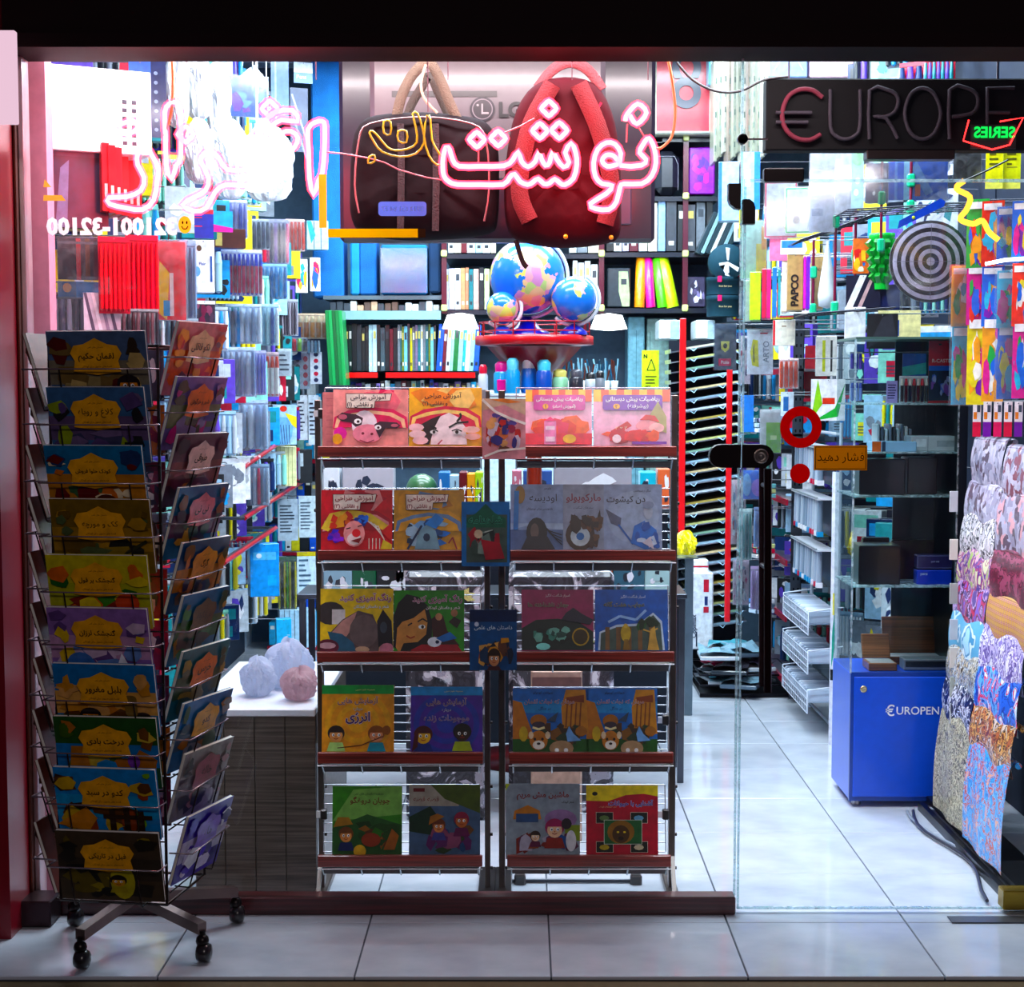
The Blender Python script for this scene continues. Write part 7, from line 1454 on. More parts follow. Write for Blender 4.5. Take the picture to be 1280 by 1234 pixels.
# cubes shelving with burgundy posts
for i, (x, y0, y1) in enumerate(((555, 240, 392), (752, 240, 392), (857, 168, 388))):
    a, b = at(x - 3, y1, YK - .03), at(x + 3, y0, YK - .03); t = thing('shelf_rod', 'burgundy post of the cube shelving on the back wall, %s' % ['beside the book row', 'beside the laminator case', 'beside the purple bag'][i], 'rod', ((a.x + b.x) / 2, YK - .03, a.z))
    m = MB(); m.bb((-.014, 0, 0), (.014, .03, b.z - a.z), C('501828')); m.build('rod', 'plastic', t)
    for y in (172, 245, 317, 385):
        if y0 <= y + 4: z = at(x, y, YK - .04).z; m = MB(); m.box((0, -.006, z - a.z), (.034, .03, .036), C('d8e098'), None, .006); m.build('joint', 'plastic', t)
for lab, x0, x1, y in (('under the white files behind the large globe', 556, 750, 318), ('above the globes stand', 556, 750, 388), ('under the binders and above the colour rolls', 755, 900, 316), ('under the colour rolls', 752, 920, 386), ('under the purple bag', 818, 897, 246), ('over the purple bag', 818, 897, 172), ('behind the backpack', 556, 750, 246)):
    shelf_at('dark cube shelf board ' + lab, x0, x1, y, YK, '181c28', 5)
book_row('ring_binder', 'binder', 560, 620, 262, 316, YK, [wht, crm, brn, wht, ('pale blue', 'b0d0e8')], 'in the upper cube beside the large globe', 'binders in the cubes', n=7)
book_row('ring_binder', 'binder', 712, 750, 256, 316, YK, [wht, gry, crm], 'behind the backpack bottom', 'binders in the cubes', n=3)
book_row('ring_binder', 'binder', 758, 892, 250, 314, YK, [blk, wht, ('pale violet', 'b8b0d0'), ('maroon', '581828'), wht, crm, ('pale blue', '98b8e0'), ('dark grey', '383c44'), blk, ('charcoal', '444850'), ('steel', '687078')], 'over the colour rolls', 'binders in the cubes', n=12, d=.2)
book_row('book', 'book', 557, 612, 334, 387, YK, [wht, ('lilac', 'c8c0e0'), wht, ('tan', 'c89878'), ('tan', 'b88870'), tal, ('rose', 'c8a8a0'), blk, ('pale green', 'c8d8a8')], 'in the cube beside the small globe', 'books in the globe cube', n=9, jit=3)
book_row('notebook', 'book', 716, 748, 325, 386, YK, [wht, ('pale grey', 'c8ccd8'), wht], 'behind the second small globe', None, n=4)
# laminator case, colour rolls, purple bag, black bag, hat boxes
def bk(nm, lab, cat, x0, y0, x1, y1, Y, d, c, sh=(), mat='print', bev=.006, rot=0):
    a, b = at(x0, y1 or 700, Y), at(x1, y0, Y); z0 = a.z if y1 else .001; w_, h_ = b.x - a.x, b.z - z0; t = thing(nm, lab, cat, ((a.x + b.x) / 2, Y, z0), 0, None, (0, R(rot), 0))
    m = MB(); m.bb((-w_ / 2, 0, 0), (w_ / 2, d, h_), C(c), bev); m.build('body', mat, t)
    if sh: m = MB(); flat(m, list(sh), w_ * .96, h_ * .96, -.001); m.build('front_print', 'print', t)
    return t
bk('equipment_case', 'dark case with a pale curved panel beside the colour rolls', 'case', 759, 335, 788, 384, YK, .2, '283038', [('p', [(.5, .95), (.9, .95), (1, .3), (.98, .02), (.66, .02), (.5, .4)], 'a8b890'), ('r', .6, .6, .85, .75, '30343c')])
for i, (nm_, x0, y0, x1, y1, c, rot) in enumerate((('orange', 793, 318, 806, 384, 'f09010', 2), ('pink', 808, 320, 820, 384, 'f068a0', -4), ('bright green', 822, 322, 836, 384, '60d840', -7), ('lime yellow', 832, 318, 850, 384, 'b8e040', -13))):
    a, b = at((x0 + x1) / 2, y1, YK), at(x1, y0, YK); r_ = (at(x1, y1, YK).x - at(x0, y1, YK).x) / 2; h_ = b.z - a.z
    m = MB(); m.lathe((0, r_, 0), [(r_, 0), (r_, h_), (r_ * .5, h_), (r_ * .5, h_ - .01)], C(c), 14); tag(m.build('paper_roll', 'print', None, a, (0, R(rot), 0)), nm_ + ' roll of coloured paper standing in the back cube shelf', 'paper roll')
bk('equipment_case', 'purple bag printed with pink in clear wrap in the upper cube', 'bag', 861, 184, 894, 243, YK, .2, '8830a8', dots(71, ['d020c0', 'a040d0', '6850b0', 'e050d0'], 12, .2))
bk('equipment_case', 'black bag in the cube beside the end of the neon', 'bag', 818, 188, 850, 243, YK, .2, '22242c', [('l', [(.1, .9), (.8, .9), (.95, .7), (.95, .1)], .03, '50505c')], bev=.04)
for i in range(7):
    x0 = 872 + i * 6; a, b = at(x0, 318, YK - .1), at(x0 + 4, 262, YK - .1); m = MB(); m.bb((-.012, 0, 0), (.008, .15, b.z - a.z), C(['20343c', '88a8b0', '183038', 'd0e0e0'][i % 4]), .002)
    tag(m.build('folder', 'plastic', None, (a.x, YK - .12, a.z + .005), (0, R(24), 0)), 'leaning dark glossy folder above the round hat boxes, %s along' % ORD[i + 1], 'folder', 'leaning glossy folders')
Yh = 9.4
for i, (yt, yb) in enumerate(((347, 369), (370, 396))):
    c = at(904, yb, Yh); r_ = (at(926, yb, Yh).x - at(883, yb, Yh).x) / 2; h_ = at(904, yt, Yh).z - c.z
    t = thing('hat_box', ['upper', 'lower'][i] + ' round dark teal hat box with gold print', 'box', (c.x, Yh, c.z)); m = MB(); m.lathe((0, 0, 0), [(r_ * .97, 0), (r_ * .97, h_ * .75), (r_, h_ * .75), (r_, h_), (.001, h_)], C('203844'), 24); m.build('body', 'matte', t)
    m = MB(); flat(m, [('t', 'Best for you', .5, .5, .9, .8, 'b8b088')], r_ * .8, h_ * .3, 0); m.build('gold_print', 'print', t, (0, -r_ * .985 - .002, h_ * .3))
    m = MB(); m.box((-.03, -r_ * .97, h_ * .86), (.02, .03, .03), C('f03870')); m.build('ribbon_tab', 'plastic', t)
c = at(908, 328, Yh - .05); r_ = 22 / S(Yh); t = thing('hat_box', 'round dark hat box lid standing on edge with a white ribbon bow', 'box', (c.x, Yh - .05, c.z)); m = MB(); m.lathe((0, 0, 0), [(.001, -.03), (r_, -.03), (r_, .05), (.001, .05)], C('26404c'), 26, 'y'); m.build('lid', 'matte', t)
m = MB(); flat(m, [('p', [(.5, .56), (.44, 1), (.6, .98), (.56, .56)], 'e8f0f4'), ('p', [(.5, .5), (.2, .46), (.22, .36), (.5, .44), (.62, 0), (.42, .04), (.5, .44)], 'e8f0f4'), ('p', [(.5, .52), (.95, .3), (.9, .16), (.48, .44)], 'e8f0f4'), ('p', [(.46, .5), (.36, .2), (.46, .06), (.58, .12), (.56, .5)], 'd8e4ec')], r_ * 1.5, r_ * 1.6, 0); m.build('ribbon', 'print', t, (0, -.032, -r_ * .8))
bk('equipment_case', 'clear bag of grey-violet goods beside the hat boxes', 'packet', 857, 346, 882, 384, YK, .1, '403c54', dots(72, ['605878', '8880a8', 'e0e0f0', '302c40'], 14, .16))
# upper area: poster box, cyan box, striped cartons
bk('poster_box', 'coral red carton with dark rotated lettering above the purple bag', 'box', 819, 60, 893, 168, YK - .1, .25, 'a8a898', [('r', 0, .04, .94, 1, 'b82c38'), ('l', [(.97, 0), (.97, 1)], .012, '485860'), ('l', [(0, .02), (.97, .02)], .012, '485860'), ('r', .22, .35, .24, .9, '8c3840')])
m = MB(); a, b = at(842, 138, YK - .11), at(874, 62, YK - .11)
flat(m, [('t', 'CO', .5, .5, 1, 1, '181830', None, .06)], (b.z - a.z), (b.x - a.x), 0); o_ = m.build('carton_lettering', 'print', bpy.data.objects[-1] if False else None)
o_.location = (a.x, YK - .112, (a.z + b.z) / 2); o_.rotation_euler = (0, R(90), 0)
_pb = [o for o in col.objects if o.name.startswith('poster_box')][0]; bpy.context.view_layer.update(); _l = o_.location.copy(); o_.parent = _pb; o_.location = _l - _pb.location
bk('small_box', 'pale cyan box with a rounded corner panel beside the coral carton', 'box', 886, 70, 912, 106, YK - .25, .15, '78c0d8', [('r', .5, .3, 1, 1, 'd8e0d0')])
for i in range(12):
    x0 = 892 + i * 6; bk('long_carton', 'tall cream speckled carton upright by the window joint, %s along' % ORD[i + 1], 'carton', x0, 72, x0 + 5.4, 202 - (i % 3) * 6, 9.3 - i * .1, .2, ['8c9080', '787c6c', 'a0a094', '786c60'][i % 4], [('r', .3, .1 + .17 * j, .7, .16 + .17 * j, ['405048', '708078'][j % 2]) for j in range(5)], bev=.002)
for i, (x0, x1, c) in enumerate(((962, 1010, '9cb0e0'), (1012, 1070, 'f0d0e0'), (1072, 1120, '88a0e0'), (1122, 1180, 'b8c4ec'), (1182, 1230, 'e8e8f4'), (1232, 1290, 'd0b8d8'))):
    bk('storage_box', 'pale storage box on the highest shelf above the black sign board, %s along' % ORD[i + 1], 'box', x0, 50, x1, 97, 8.6, .3, c, [('l', [(.1, .2), (.5, .9), (.9, .2)], .02, 'f4f4fc')])
# wall shelving on the right wall behind everything
wall_stock(1, 1.36, (8.5, 9.6), (.15, 2.5), -34, 'prongs past the perforated post', 11, 5, 95, 'side_pack')
wall_stock(1, 1.2, (9.3, 9.9), (.6, 2.5), -30, 'rearmost prongs past the door', 9, 3, 96, 'side_pack')
shelf_at('dark shelf board holding the pale storage boxes over the black sign board', 960, 1300, 98, 8.6, '30343c')
shelf_at('dark shelf board behind the television holding grey storage boxes', 428, 828, 173, YK, '30343c')
wall_stock(1, 1.6, (6.7, 9.6), (.2, 3.1), -36, 'side wall past the door', 11, 9, 93, 'side_pack')
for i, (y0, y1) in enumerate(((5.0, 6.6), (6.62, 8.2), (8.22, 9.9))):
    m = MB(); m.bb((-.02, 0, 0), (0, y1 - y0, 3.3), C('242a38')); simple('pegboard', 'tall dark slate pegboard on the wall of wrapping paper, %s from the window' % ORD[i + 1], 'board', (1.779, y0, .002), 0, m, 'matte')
book_row('ring_binder', 'binder', 556, 818, 176, 244, YK, [gry, wht, blk, blu, crm, brn], 'in the cubes behind the backpack', 'binders in the cubes', n=14, d=.2)
for i in range(6):
    a, b = at(430 + i * 66, 172, YK), at(430 + i * 66 + 60, 60, YK)
    bk('storage_box', 'grey storage box behind the television, %s along' % ORD[i + 1], 'box', 430 + i * 66, 60, 492 + i * 66, 172, YK, .3, '8c98a8')
# back right: pale doors, air unit, poster
bk('locker', 'pale teal metal locker at the back beside the colour rolls', 'locker', 783, 396, 806, 812, 9.9, .3, '88b8c8', [('l', [(.5, 0), (.5, 1)], .03, '487888')])
bk('locker', 'light green-white cupboard behind the yellow safety poster', 'locker', 806, 398, 846, 812, 9.95, .3, 'b8dcd8', [('l', [(.1, 0), (.1, 1)], .02, '589090')])
bk('wall_poster', 'yellow-green safety notice with a black triangle', 'poster', 802, 438, 824, 486, 9.6, .004, 'c8e818', [('t', 'N', .2, .88, .2, .12, '202810', None, .05), ('l', [(.3, .5), (.55, .8), (.8, .5), (.3, .5)], .05, '202810')] + rtxt(14, 4, '586018', .2, .9, .05, .4), bev=.001)
bk('air_unit', 'white wall unit above the stacked paper trays', 'appliance', 824, 400, 852, 424, 9.5, .3, 'e8f4f8', [('r', .5, 0, 1, 1, 'a8c0d8')])
bk('air_unit', 'second white wall unit, past the red upright', 'appliance', 870, 400, 894, 424, 9.4, .3, 'e8f4f8', [('r', .6, 0, 1, 1, 'a8c0d0')])
# back lamps
for i, (x0, y0, x1, y1) in enumerate(((553, 394, 598, 413), (738, 390, 784, 418))):
    c = at((x0 + x1) / 2, (y0 + y1) / 2, 9.3); w_ = (x1 - x0) / S(9.3); t = thing('shelf_lamp', ['bright white lamp over the thin books', 'bright white lamp beside the small globe'][i], 'lamp', c)
    m = MB(); m.lathe((0, 0, 0), [(.01, .05), (w_ * .36, .04), (w_ * .5, -.03), (.001, -.04)], C('f4fbff'), 20); m.build('lamp_shade', 'lamp', t); m = MB(); m.tube([(0, 0, .04), (0, 1.04, .04)], .008, C('d0d8e0'), 6); m.build('arm', 'metal', t)
# pencil cups ledge
bk('ledge_cabinet', 'white counter cabinet at the back carrying paint brushes', 'cabinet', 600, 488, 782, None, 9.1, .4, 'c8dce4', [('r', 0, .9, 1, .95, '8098a0')])
q = random.Random(12)
for i in range(9):
    x0 = 688 + i * 10; c = at(x0, 488, 9.15); t = thing('brush_jar', 'jar of blue-grey paint brushes on the white back counter, %s along' % ORD[i + 1], 'jar', c, 0, 'brush jars on the back counter')
    m = MB(); m.lathe((0, 0, 0), [(.016, 0), (.02, .05), (.018, .05), (.015, .005)], C('d0e4ec'), 10); m.build('jar', 'plastic', t)
    m = MB(); [m.tube([(q.uniform(-.008, .008), q.uniform(-.008, .008), .01), (q.uniform(-.03, .03), q.uniform(-.02, .02), q.uniform(.1, .17))], .003, C(q.choice(['205878', '184058', '88b0c0', '583028'])), 4, r1=.005) for _ in range(7)]; m.build('brush', 'plastic', t)['kind'] = 'stuff'
# ================================================================ PAPER TRAY RACK WITH RED UPRIGHTS
tr = thing('paper_tray_rack', 'tall rack of sloping paper trays between two red uprights at the back', 'rack', (at(880, 780, 9.2).x, 9.2, 0))
for (x, yt, yb, Y) in ((853, 398, 690, 9.0), (911, 455, 778, 8.75)):
    a, b = at(x - 5, yb, Y), at(x + 5, yt, Y); m = MB(); m.bb((a.x - tr.location.x, Y - 9.2, a.z), (b.x - tr.location.x, Y - 9.2 + .03, b.z), C('e81820'), .003); m.build('upright', 'plastic', tr)
k = 0
PT = ['d8d8c0', 'c8d090', '90b8a0', 'a8c8d8', 'e0d0a8', '98b0c0', 'd0dce4', 'b8a868']
for i in range(28):
    y = 432 + i * 13; a, b = at(838, y + 10, 9.05), at(934, y - 8, 9.05); cx_ = (a.x + b.x) / 2 - tr.location.x; ww = b.x - a.x
    m = MB(); m.box((0, 0, 0), (ww, .34, .006), C('a8b4c0') if i % 2 else C('8894a0')); m.box((-ww / 2, 0, .006), (.004, .34, .02), C('e0e8f0'))
    for q_ in (-.1, .05, .14): m.tube([(q_, -.172, .006), (q_ + .02, -.19, -.012), (q_ + .04, -.175, .004)], .003, C('a8c8e0'), 4)
    o = m.build('tray', 'metal', tr, (cx_, .02, (a.z + b.z) / 2), (0, R(-9), 0))
    m = MB(); m.box((.02, -.03, .008), (ww * .7, .26, .010), C(PT[i % 8])); m.build('paper_stack', 'print', o)
m = MB(); m.bb((-.18, .16, 0), (.2, .2, 1.75), C('1c2028')); m.bb((-.18, -.0, 0), (.2, .2, .03), C('1c2028')); m.build('back_frame', 'matte', tr)
bk('tall_carton', 'tall white carton with red print lying against the tray rack', 'box', 864, 716, 892, 812, 8.9, .15, 'e0e8f0', [('r', .55, .78, .8, .95, 'c02838'), ('r', .6, .6, .75, .72, '283868'), ('r', .55, .5, .8, .58, 'c02838'), ('r', .2, .04, .26, .24, '203048')])
m = MB(); m.M = Matrix.Identity(4); flat(m, [('t', 'Copimax', .5, .5, 1, 1, '20304c')], .14, .03, 0); pbx = [o for o in col.objects if o.name == 'tall_carton'][0]; m.build('carton_lettering', 'print', pbx, (-.025, -.003, .12), (0, R(-90), 0))
bk('tall_carton', 'small white carton with a red lid line on top of the tall one', 'box', 864, 700, 886, 718, 8.95, .12, 'f0f4f8', [('r', 0, .5, 1, .62, 'c02838')])
crumple('packet', 'bright yellow plastic packet on the steel trestle beside the rack', 'packet', 844, 664, 870, 697, 8.2, C('f8e800'), 'plastic', 31)
tz = thing('steel_trestle', 'grey steel square-tube trestle legs beside the tall white carton', 'trestle', at(855, 828, 8.0)); m = MB(); z1 = at(855, 697, 8.0).z - tz.location.z
for x in (-.04, .02): m.bb((x - .018, -.02 + .1 * (x < 0), -tz.location.z + .001), (x + .018, .02 + .1 * (x < 0), z1), C('788890'))
m.bb((-.12, -.015, .28), (.02, .015, .32), C('788890')); m.bb((-.08, -.03, z1 - .005), (.06, .12, z1), C('788890')); m.build('tube_leg', 'metal', tz)
q = random.Random(77)
for i in range(11):
    x0 = 896 + (i % 4) * 16 + q.uniform(-4, 4); y0 = 790 - (i // 4) * 14; Y = 8.7 - (i % 3) * .1
    z_ = [.07, .14, .21][i // 4] if True else 0
    c = at(x0, 830, Y); m = MB(); ww = q.uniform(.14, .2)
    m.grid(lambda u, v: ((u - .5) * ww, (v - .5) * .22, .02 * math.sin(7 * u + i) * math.cos(5 * v + i) + .02), 6, 6, C(q.choice(['88a8b8', '303038', 'a83048', 'd0c090', '60a0b0', 'e0e8f0', '484058'])), False)
    m.bb((-ww / 2, -.11, -.02), (ww / 2, .11, .0), C(q.choice(['283038', '586878', 'c8d0d8'])), .004)
    simple('packet', 'crinkled packet in the floor pile beyond the bar handle, %s of the pile' % ORD[i + 1], 'packet', (c.x, Y, z_), R(q.uniform(-20, 20)), m, 'plastic', 'floor pile packets')
ft = thing('floor_tray', 'low black wire tray holding the floor pile of packets', 'tray', at(925, 850, 8.5)); ft.location.z = 0
m = MB(); m.bb((-.2, -.05, .004), (.25, .45, .02), C('18181c')); 
for z in (.06, .11): m.tube([(-.2, -.05, z), (.25, -.05, z), (.25, .45, z), (-.2, .45, z)], .005, C('202028'), 5, True)
m.build('wire_tray', 'metal', ft)

# ================================================================ GLOBES ON THE CAROUSEL
YG = 7.0; kg = 1 / S(YG, 1.9)
cr = thing('carousel', 'red octagonal carousel tray with a low rail, holding globes', 'carousel', (at(668, 440, YG).x, YG, 0))
zt_ = at(668, 421, YG).z; zb_ = at(668, 432, YG).z; rw = 74 * kg
m = MB(); m.lathe((0, 0, 0), [(.001, zb_), (rw * .96, zb_), (rw, zb_ + .004), (rw, zt_), (rw * .97, zt_ + .004), (.001, zt_)], C('d81820'), 8); m.build('tray', 'plastic', cr)
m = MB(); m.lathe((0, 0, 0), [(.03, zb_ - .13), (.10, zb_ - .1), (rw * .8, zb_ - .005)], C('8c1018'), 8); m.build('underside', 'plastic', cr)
m = MB(); m.tube([(0, 0, .02), (0, 0, zb_)], .03, C('8c3020'), 12); m.lathe((0, 0, 0), [(.25, 0), (.25, .02), (.03, .05)], C('501014'), 16); m.build('column', 'plastic', cr)
m = MB()
for z in (.02, .055): m.tube([(rw * .93 * math.cos(2 * math.pi * i / 8 + .01), rw * .93 * math.sin(2 * math.pi * i / 8), zt_ + z) for i in range(8)], .0025, C('b01828'), 4, True)
for i in range(16): a_ = 2 * math.pi * i / 16; m.tube([(rw * .93 * math.cos(a_), rw * .93 * math.sin(a_), zt_), (rw * .93 * math.cos(a_), rw * .93 * math.sin(a_), zt_ + .055)], .0025, C('b01828'), 4)
m.build('rail', 'plastic', cr)
z2 = at(668, 492, YG).z; m = MB(); m.lathe((0, 0, 0), [(.001, z2 - .015), (rw * .9, z2 - .015), (rw * .9, z2), (.001, z2)], C('c8d0d8'), 16); m.build('lower_tray', 'plastic', cr)
def globe_mat():
    m, n, l = newmat('world_map'); b = n['Principled BSDF']; tc = n.new('ShaderNodeTexCoord'); nz_ = n.new('ShaderNodeTexNoise'); nz_.inputs['Scale'].default_value = 7.5; nz_.inputs['Detail'].default_value = 5
    n3 = n.new('ShaderNodeTexVoronoi'); n3.inputs['Scale'].default_value = 26; l.new(tc.outputs['Object'], nz_.inputs['Vector']); l.new(tc.outputs['Object'], n3.inputs['Vector'])
    at_ = n.new('ShaderNodeAttribute'); at_.attribute_name = 'Col'
    hs = n.new('ShaderNodeSeparateColor'); l.new(n3.outputs['Color'], hs.inputs[0]); cr_ = n.new('ShaderNodeValToRGB'); cr_.color_ramp.interpolation = 'CONSTANT'; e = cr_.color_ramp.elements
    e[0].color = (*C('e8e060'), 1); e[1].position = .3; e[1].color = (*C('f0a8b8'), 1)
    for p, c_ in ((.5, 'b8d878'), (.7, 'f0c890'), (.85, 'd890c8')): el = e.new(p); el.color = (*C(c_), 1)
    l.new(hs.outputs[0], cr_.inputs[0]); mx = n.new('ShaderNodeMix'); mx.data_type = 'RGBA'; st = n.new('ShaderNodeMath'); st.operation = 'GREATER_THAN'; st.inputs[1].default_value = .54
    l.new(nz_.outputs['Fac'], st.inputs[0]); l.new(st.outputs[0], mx.inputs[0]); l.new(at_.outputs['Color'], mx.inputs[6]); l.new(cr_.outputs[0], mx.inputs[7]); l.new(mx.outputs[2], b.inputs['Base Color']); b.inputs['Roughness'].default_value = .25; b.inputs['Coat Weight'].default_value = .5
    return m
GM = globe_mat()
def globe(lab, cx, cy, r_px, Y, basec, rz=0, land=()):
    c = at(cx, cy, Y); r_ = r_px * kg; t = thing('globe', lab, 'globe', (c.x, Y, zt_ + .005)); zc = c.z - zt_ - .005
    m = MB(); m.ball((0, 0, 0), r_, C('1878e8'), 36, 22); g = m.build('ball', GM, t, (0, 0, zc), (R(10), R(23), rz))
    m = MB(); P = []
    for i in range(25): a_ = R(-75 + 195 * i / 24 - 60); P.append(((r_ + .012) * math.cos(a_), .0, zc + (r_ + .012) * math.sin(a_)))
    m.tube(P, .008, C('e8ecf4'), 6); m.build('meridian_arc', 'plastic', t)
    m = MB(); hgt = zc - r_ - .008; m.lathe((0, 0, 0), [(r_ * .62, 0), (r_ * .6, .012), (r_ * .34, .03), (r_ * .12, max(.035, hgt)), (.001, max(.036, hgt))], C(basec), 18); m.build('base', 'plastic', t)
globe('large blue world globe with yellow and pink land on the carousel', 659, 346, 47, YG, '1818a8', 2.2)
globe('small world globe on the carousel, nearer the books', 628, 385, 20, YG - .1, '1830a0', 1.1)
globe('small world globe with a pink patch, on the side of the lamp', 717, 374, 28, YG - .08, '2028a8', 3.9)
# bottles under the tray
for i, (x, y0, y1, w_, c, c2, lab) in enumerate(((628, 452, 492, 22, '58a8d8', 'e81890', 'clear blue bottle with magenta patch'), (641, 448, 490, 18, '28a0e0', '88d8f8', 'sky blue bottle with ridged cap'), (661, 446, 490, 20, '1878e0', 'f4f4f8', 'blue bottle with tall white cap'), (680, 450, 488, 20, '1050b8', '78d8f0', 'deep blue bottle with pale rim'),
                                                  (700, 462, 490, 20, 'a8e0b8', 'f0e890', 'mint and cream cup'), (720, 462, 492, 18, '282830', '484850', 'black lidded mug'), (738, 466, 492, 14, 'e0e8f0', '202428', 'small white bottle with black cap'), (750, 464, 492, 12, '808890', '181c20', 'grey bottle with black cap'), (604, 456, 494, 12, 'd8e0e8', 'd82840', 'white tube with red cap'))):
    Y = YG - .1 - (i % 2) * .05; c_ = at(x, y1, Y); r_ = w_ / 2 * kg; h_ = at(x, y0, Y).z - z2
    t = thing('water_bottle', lab + ' on the lower carousel tray', 'bottle', (c_.x, Y, z2 + .001)); m = MB(); m.lathe((0, 0, 0), [(r_ * .9, 0), (r_, .01), (r_, h_ * .6), (r_ * .75, h_ * .7)], C(c), 16); m.build('body', 'plastic', t)
    m = MB(); m.lathe((0, 0, 0), [(r_ * .8, h_ * .66), (r_ * .85, h_ * .9), (r_ * .5, h_), (.001, h_)], C(c2), 14); m.build('cap', 'plastic', t)
    if i == 0: m = MB(); m.box((0, -r_ * .9, h_ * .25), (r_ * 1.2, .01, h_ * .36), C(c2), None, .003); m.build('patch', 'plastic', t)
# ================================================================ MIDDLE OF THE SHOP, SEEN THROUGH THE RACK
def flpat(name, cols, sc_, kd='noise', dist=1.5): return pattern(name, cols, sc_, kd, .6, dist=dist)
FP = flpat('grey_lily_print', ['2c2c38', '1c1c24', '34343c', '8c8c98', 'c8ccd4'], 8, 'noise', 2.5)
Ym = 6.0
for i, (x0, y0, x1, y1, dy) in enumerate(((508, 716, 608, 1062, 0), (636, 716, 768, 1062, .1))):
    a, b = at(x0, y1, Ym + dy), at(x1, y0, Ym + dy); w_, h_ = b.x - a.x, b.z
    t = thing('covered_stool', ['dark lily-patterned covered crate behind the rack, beside the desk', 'dark lily-patterned covered crate behind the rack, beside the aisle'][i], 'crate', ((a.x + b.x) / 2, Ym + dy, 0))
    z0 = max(0, a.z); m = MB(); m.bb((-w_ / 2, 0, z0), (w_ / 2, .5, h_), C('ffffff'), .015); m.build('fabric_cover', FP, t)
    m = MB(); q = random.Random(i + 5); PS = []
    for j in range(16):
        cu, cv, a0 = q.uniform(.1, .9), q.uniform(.05, .97), q.uniform(0, 6.3)
        for p_ in range(4):
            a_ = a0 + p_ * .7; L1, W1 = .17, .045; PS.append(('p', [(cu, cv), (cu + .5 * L1 * math.cos(a_) - W1 * math.sin(a_), cv + .25 * (.5 * L1 * math.sin(a_) + W1 * math.cos(a_))), (cu + L1 * math.cos(a_), cv + .25 * L1 * math.sin(a_)), (cu + .5 * L1 * math.cos(a_) + W1 * math.sin(a_), cv + .25 * (.5 * L1 * math.sin(a_) - W1 * math.cos(a_)))], q.choice(['c8c8d0', '9898a4', 'd0d090', '5c5c68'])))
    flat(m, PS, w_, h_ - z0, 0); m.build('petal_print', 'fabric', t, (0, -.002, z0))
    m = MB(); [m.box((sx * w_ * .42, sy, z0 / 2 + .005), (.03, .03, z0 + .01), C('282420')) for sx in (-1, 1) for sy in (.05, .45)]; m.build('leg', 'metal', t)
bk('cardboard_box', 'brown cardboard box low behind the rack', 'box', 664, 838, 728, None, 5.7, .2, 'b09888', [('r', 0, .8, 1, 1, '705850')])
YM2 = 7.35
mc = thing('display_counter', 'dark display counter behind the book rack with goods on top', 'counter', (at(620, 640, YM2).x, YM2, 0)); zc_ = at(620, 640, YM2).z
m = MB(); m.bb((-.74, 0, 0), (.72, .5, zc_), C('20242c'), .004); m.build('carcass', 'matte', mc); m = MB(); m.bb((-.76, -.02, zc_), (.74, .52, zc_ + .015), C('30343c'), .003); m.build('counter_top', 'plastic', mc)
CT = [('box', 404, 584, 424, 640, 'e0e4e8', 'white notice card'), ('box', 428, 584, 492, 612, 'b8b4bc', 'grey lilac flat carton'), ('sphere', 506, 586, 546, 640, '3c6040', 'dark green round ball'), ('box', 548, 590, 562, 638, '3070b0', 'blue packet'), ('box', 562, 594, 574, 638, 'a8c8d8', 'pale packet'), ('box', 574, 590, 584, 636, '68282c', 'maroon folder'),
      ('box', 584, 592, 594, 636, 'e8a020', 'amber folder'), ('box', 594, 590, 604, 636, 'a8d828', 'lime folder'), ('box', 640, 588, 652, 610, 'd08898', 'pink tube'), ('box', 654, 588, 690, 608, '5068a0', 'row of blue pens'), ('box', 692, 584, 790, 606, 'a8a4ac', 'grey flat panel'), ('box', 800, 590, 820, 640, '58c0d8', 'cyan bags'), ('box', 822, 586, 838, 620, 'e88870', 'salmon bags'), ('box', 812, 640, 838, 690, '88a0a8', 'grey crinkled bags')]
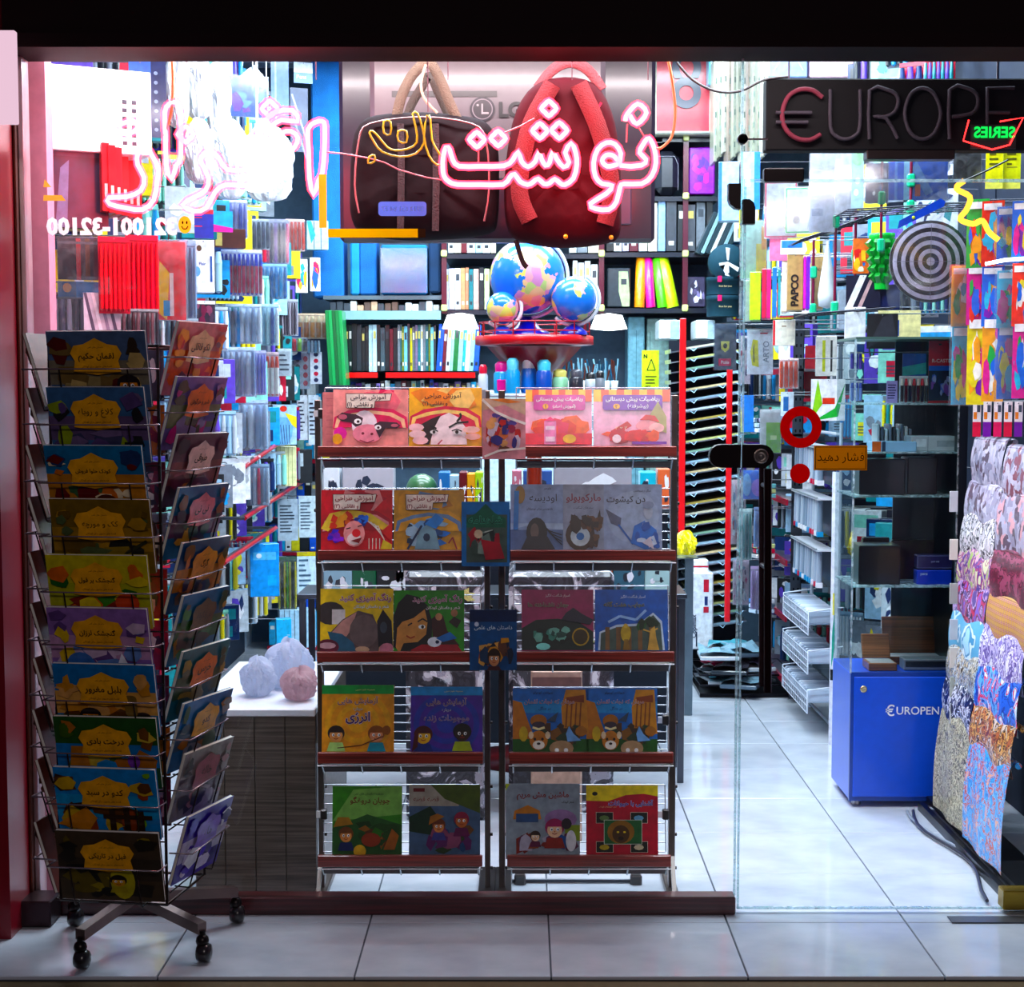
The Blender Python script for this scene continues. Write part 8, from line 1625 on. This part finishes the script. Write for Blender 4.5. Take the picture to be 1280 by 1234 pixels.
for i, (kd, x0, y0, x1, y1, c, lab) in enumerate(CT):
    a, b = at(x0, y1, YM2 + .1), at(x1, y0, YM2 + .1); w_, h_ = b.x - a.x, b.z - zc_ - .016; m = MB()
    if kd == 'sphere': m.ball((0, w_ / 2, w_ / 2), w_ / 2, C(c), 20, 12)
    else: m.bb((-w_ / 2, 0, 0), (w_ / 2, .12, h_), C(c), .004); flat(m, dots(900 + i, [c, 'f0f0f4', '303848'], 6, .2), w_ * .9, h_ * .9, 0)
    simple('ball' if kd == 'sphere' else 'goods_box', lab + ' seen through the gap under the top rack shelf', 'ball' if kd == 'sphere' else 'box', ((a.x + b.x) / 2, YM2 + .1, zc_ + .016), 0, m, 'plastic')
CT2 = [(404, 700, 440, 735, '98b8c8', 'pale blue packet pile'), (440, 704, 470, 740, '185838', 'dark green crate'), (470, 706, 506, 740, '181c20', 'black machine with a clear lid'), (494, 704, 516, 745, 'a8a4a8', 'grey board'), (738, 706, 768, 736, 'f07028', 'orange and red packets'), (764, 706, 806, 738, '486878', 'slate blue bags'), (806, 704, 838, 760, 'a8c8c8', 'pale teal boxes')]
zz = at(620, 742, 6.6).z
for i, (x0, y0, x1, y1, c, lab) in enumerate(CT2):
    a, b = at(x0, y1, 6.6), at(x1, y0, 6.6); w_, h_ = b.x - a.x, b.z - zz; m = MB(); m.bb((-w_ / 2, 0, 0), (w_ / 2, .1, h_), C(c), .004); flat(m, dots(950 + i, [c, 'e0e4ec', '30343c', c], 7, .2), w_ * .9, h_ * .9, 0)
    simple('goods_box', lab + ' seen through the gap under the second rack shelf', 'box', ((a.x + b.x) / 2, 6.6, zz), 0, m, 'plastic')
sc_t = thing('side_table', 'low steel table behind the rack carrying the second-gap goods', 'table', (at(620, 745, 6.6).x, 6.6, 0)); zz = at(620, 742, 6.6).z
m = MB(); m.bb((-.75, -.02, zz - .02), (.72, .3, zz), C('50545c'), .003); m.build('table_top', 'metal', sc_t)
for x in (-.73, .7):
    for y in (0, .28): m = MB(); m.bb((x - .012, y - .012, 0), (x + .012, y + .012, zz - .02), C('50545c')); m.build('leg', 'metal', sc_t)
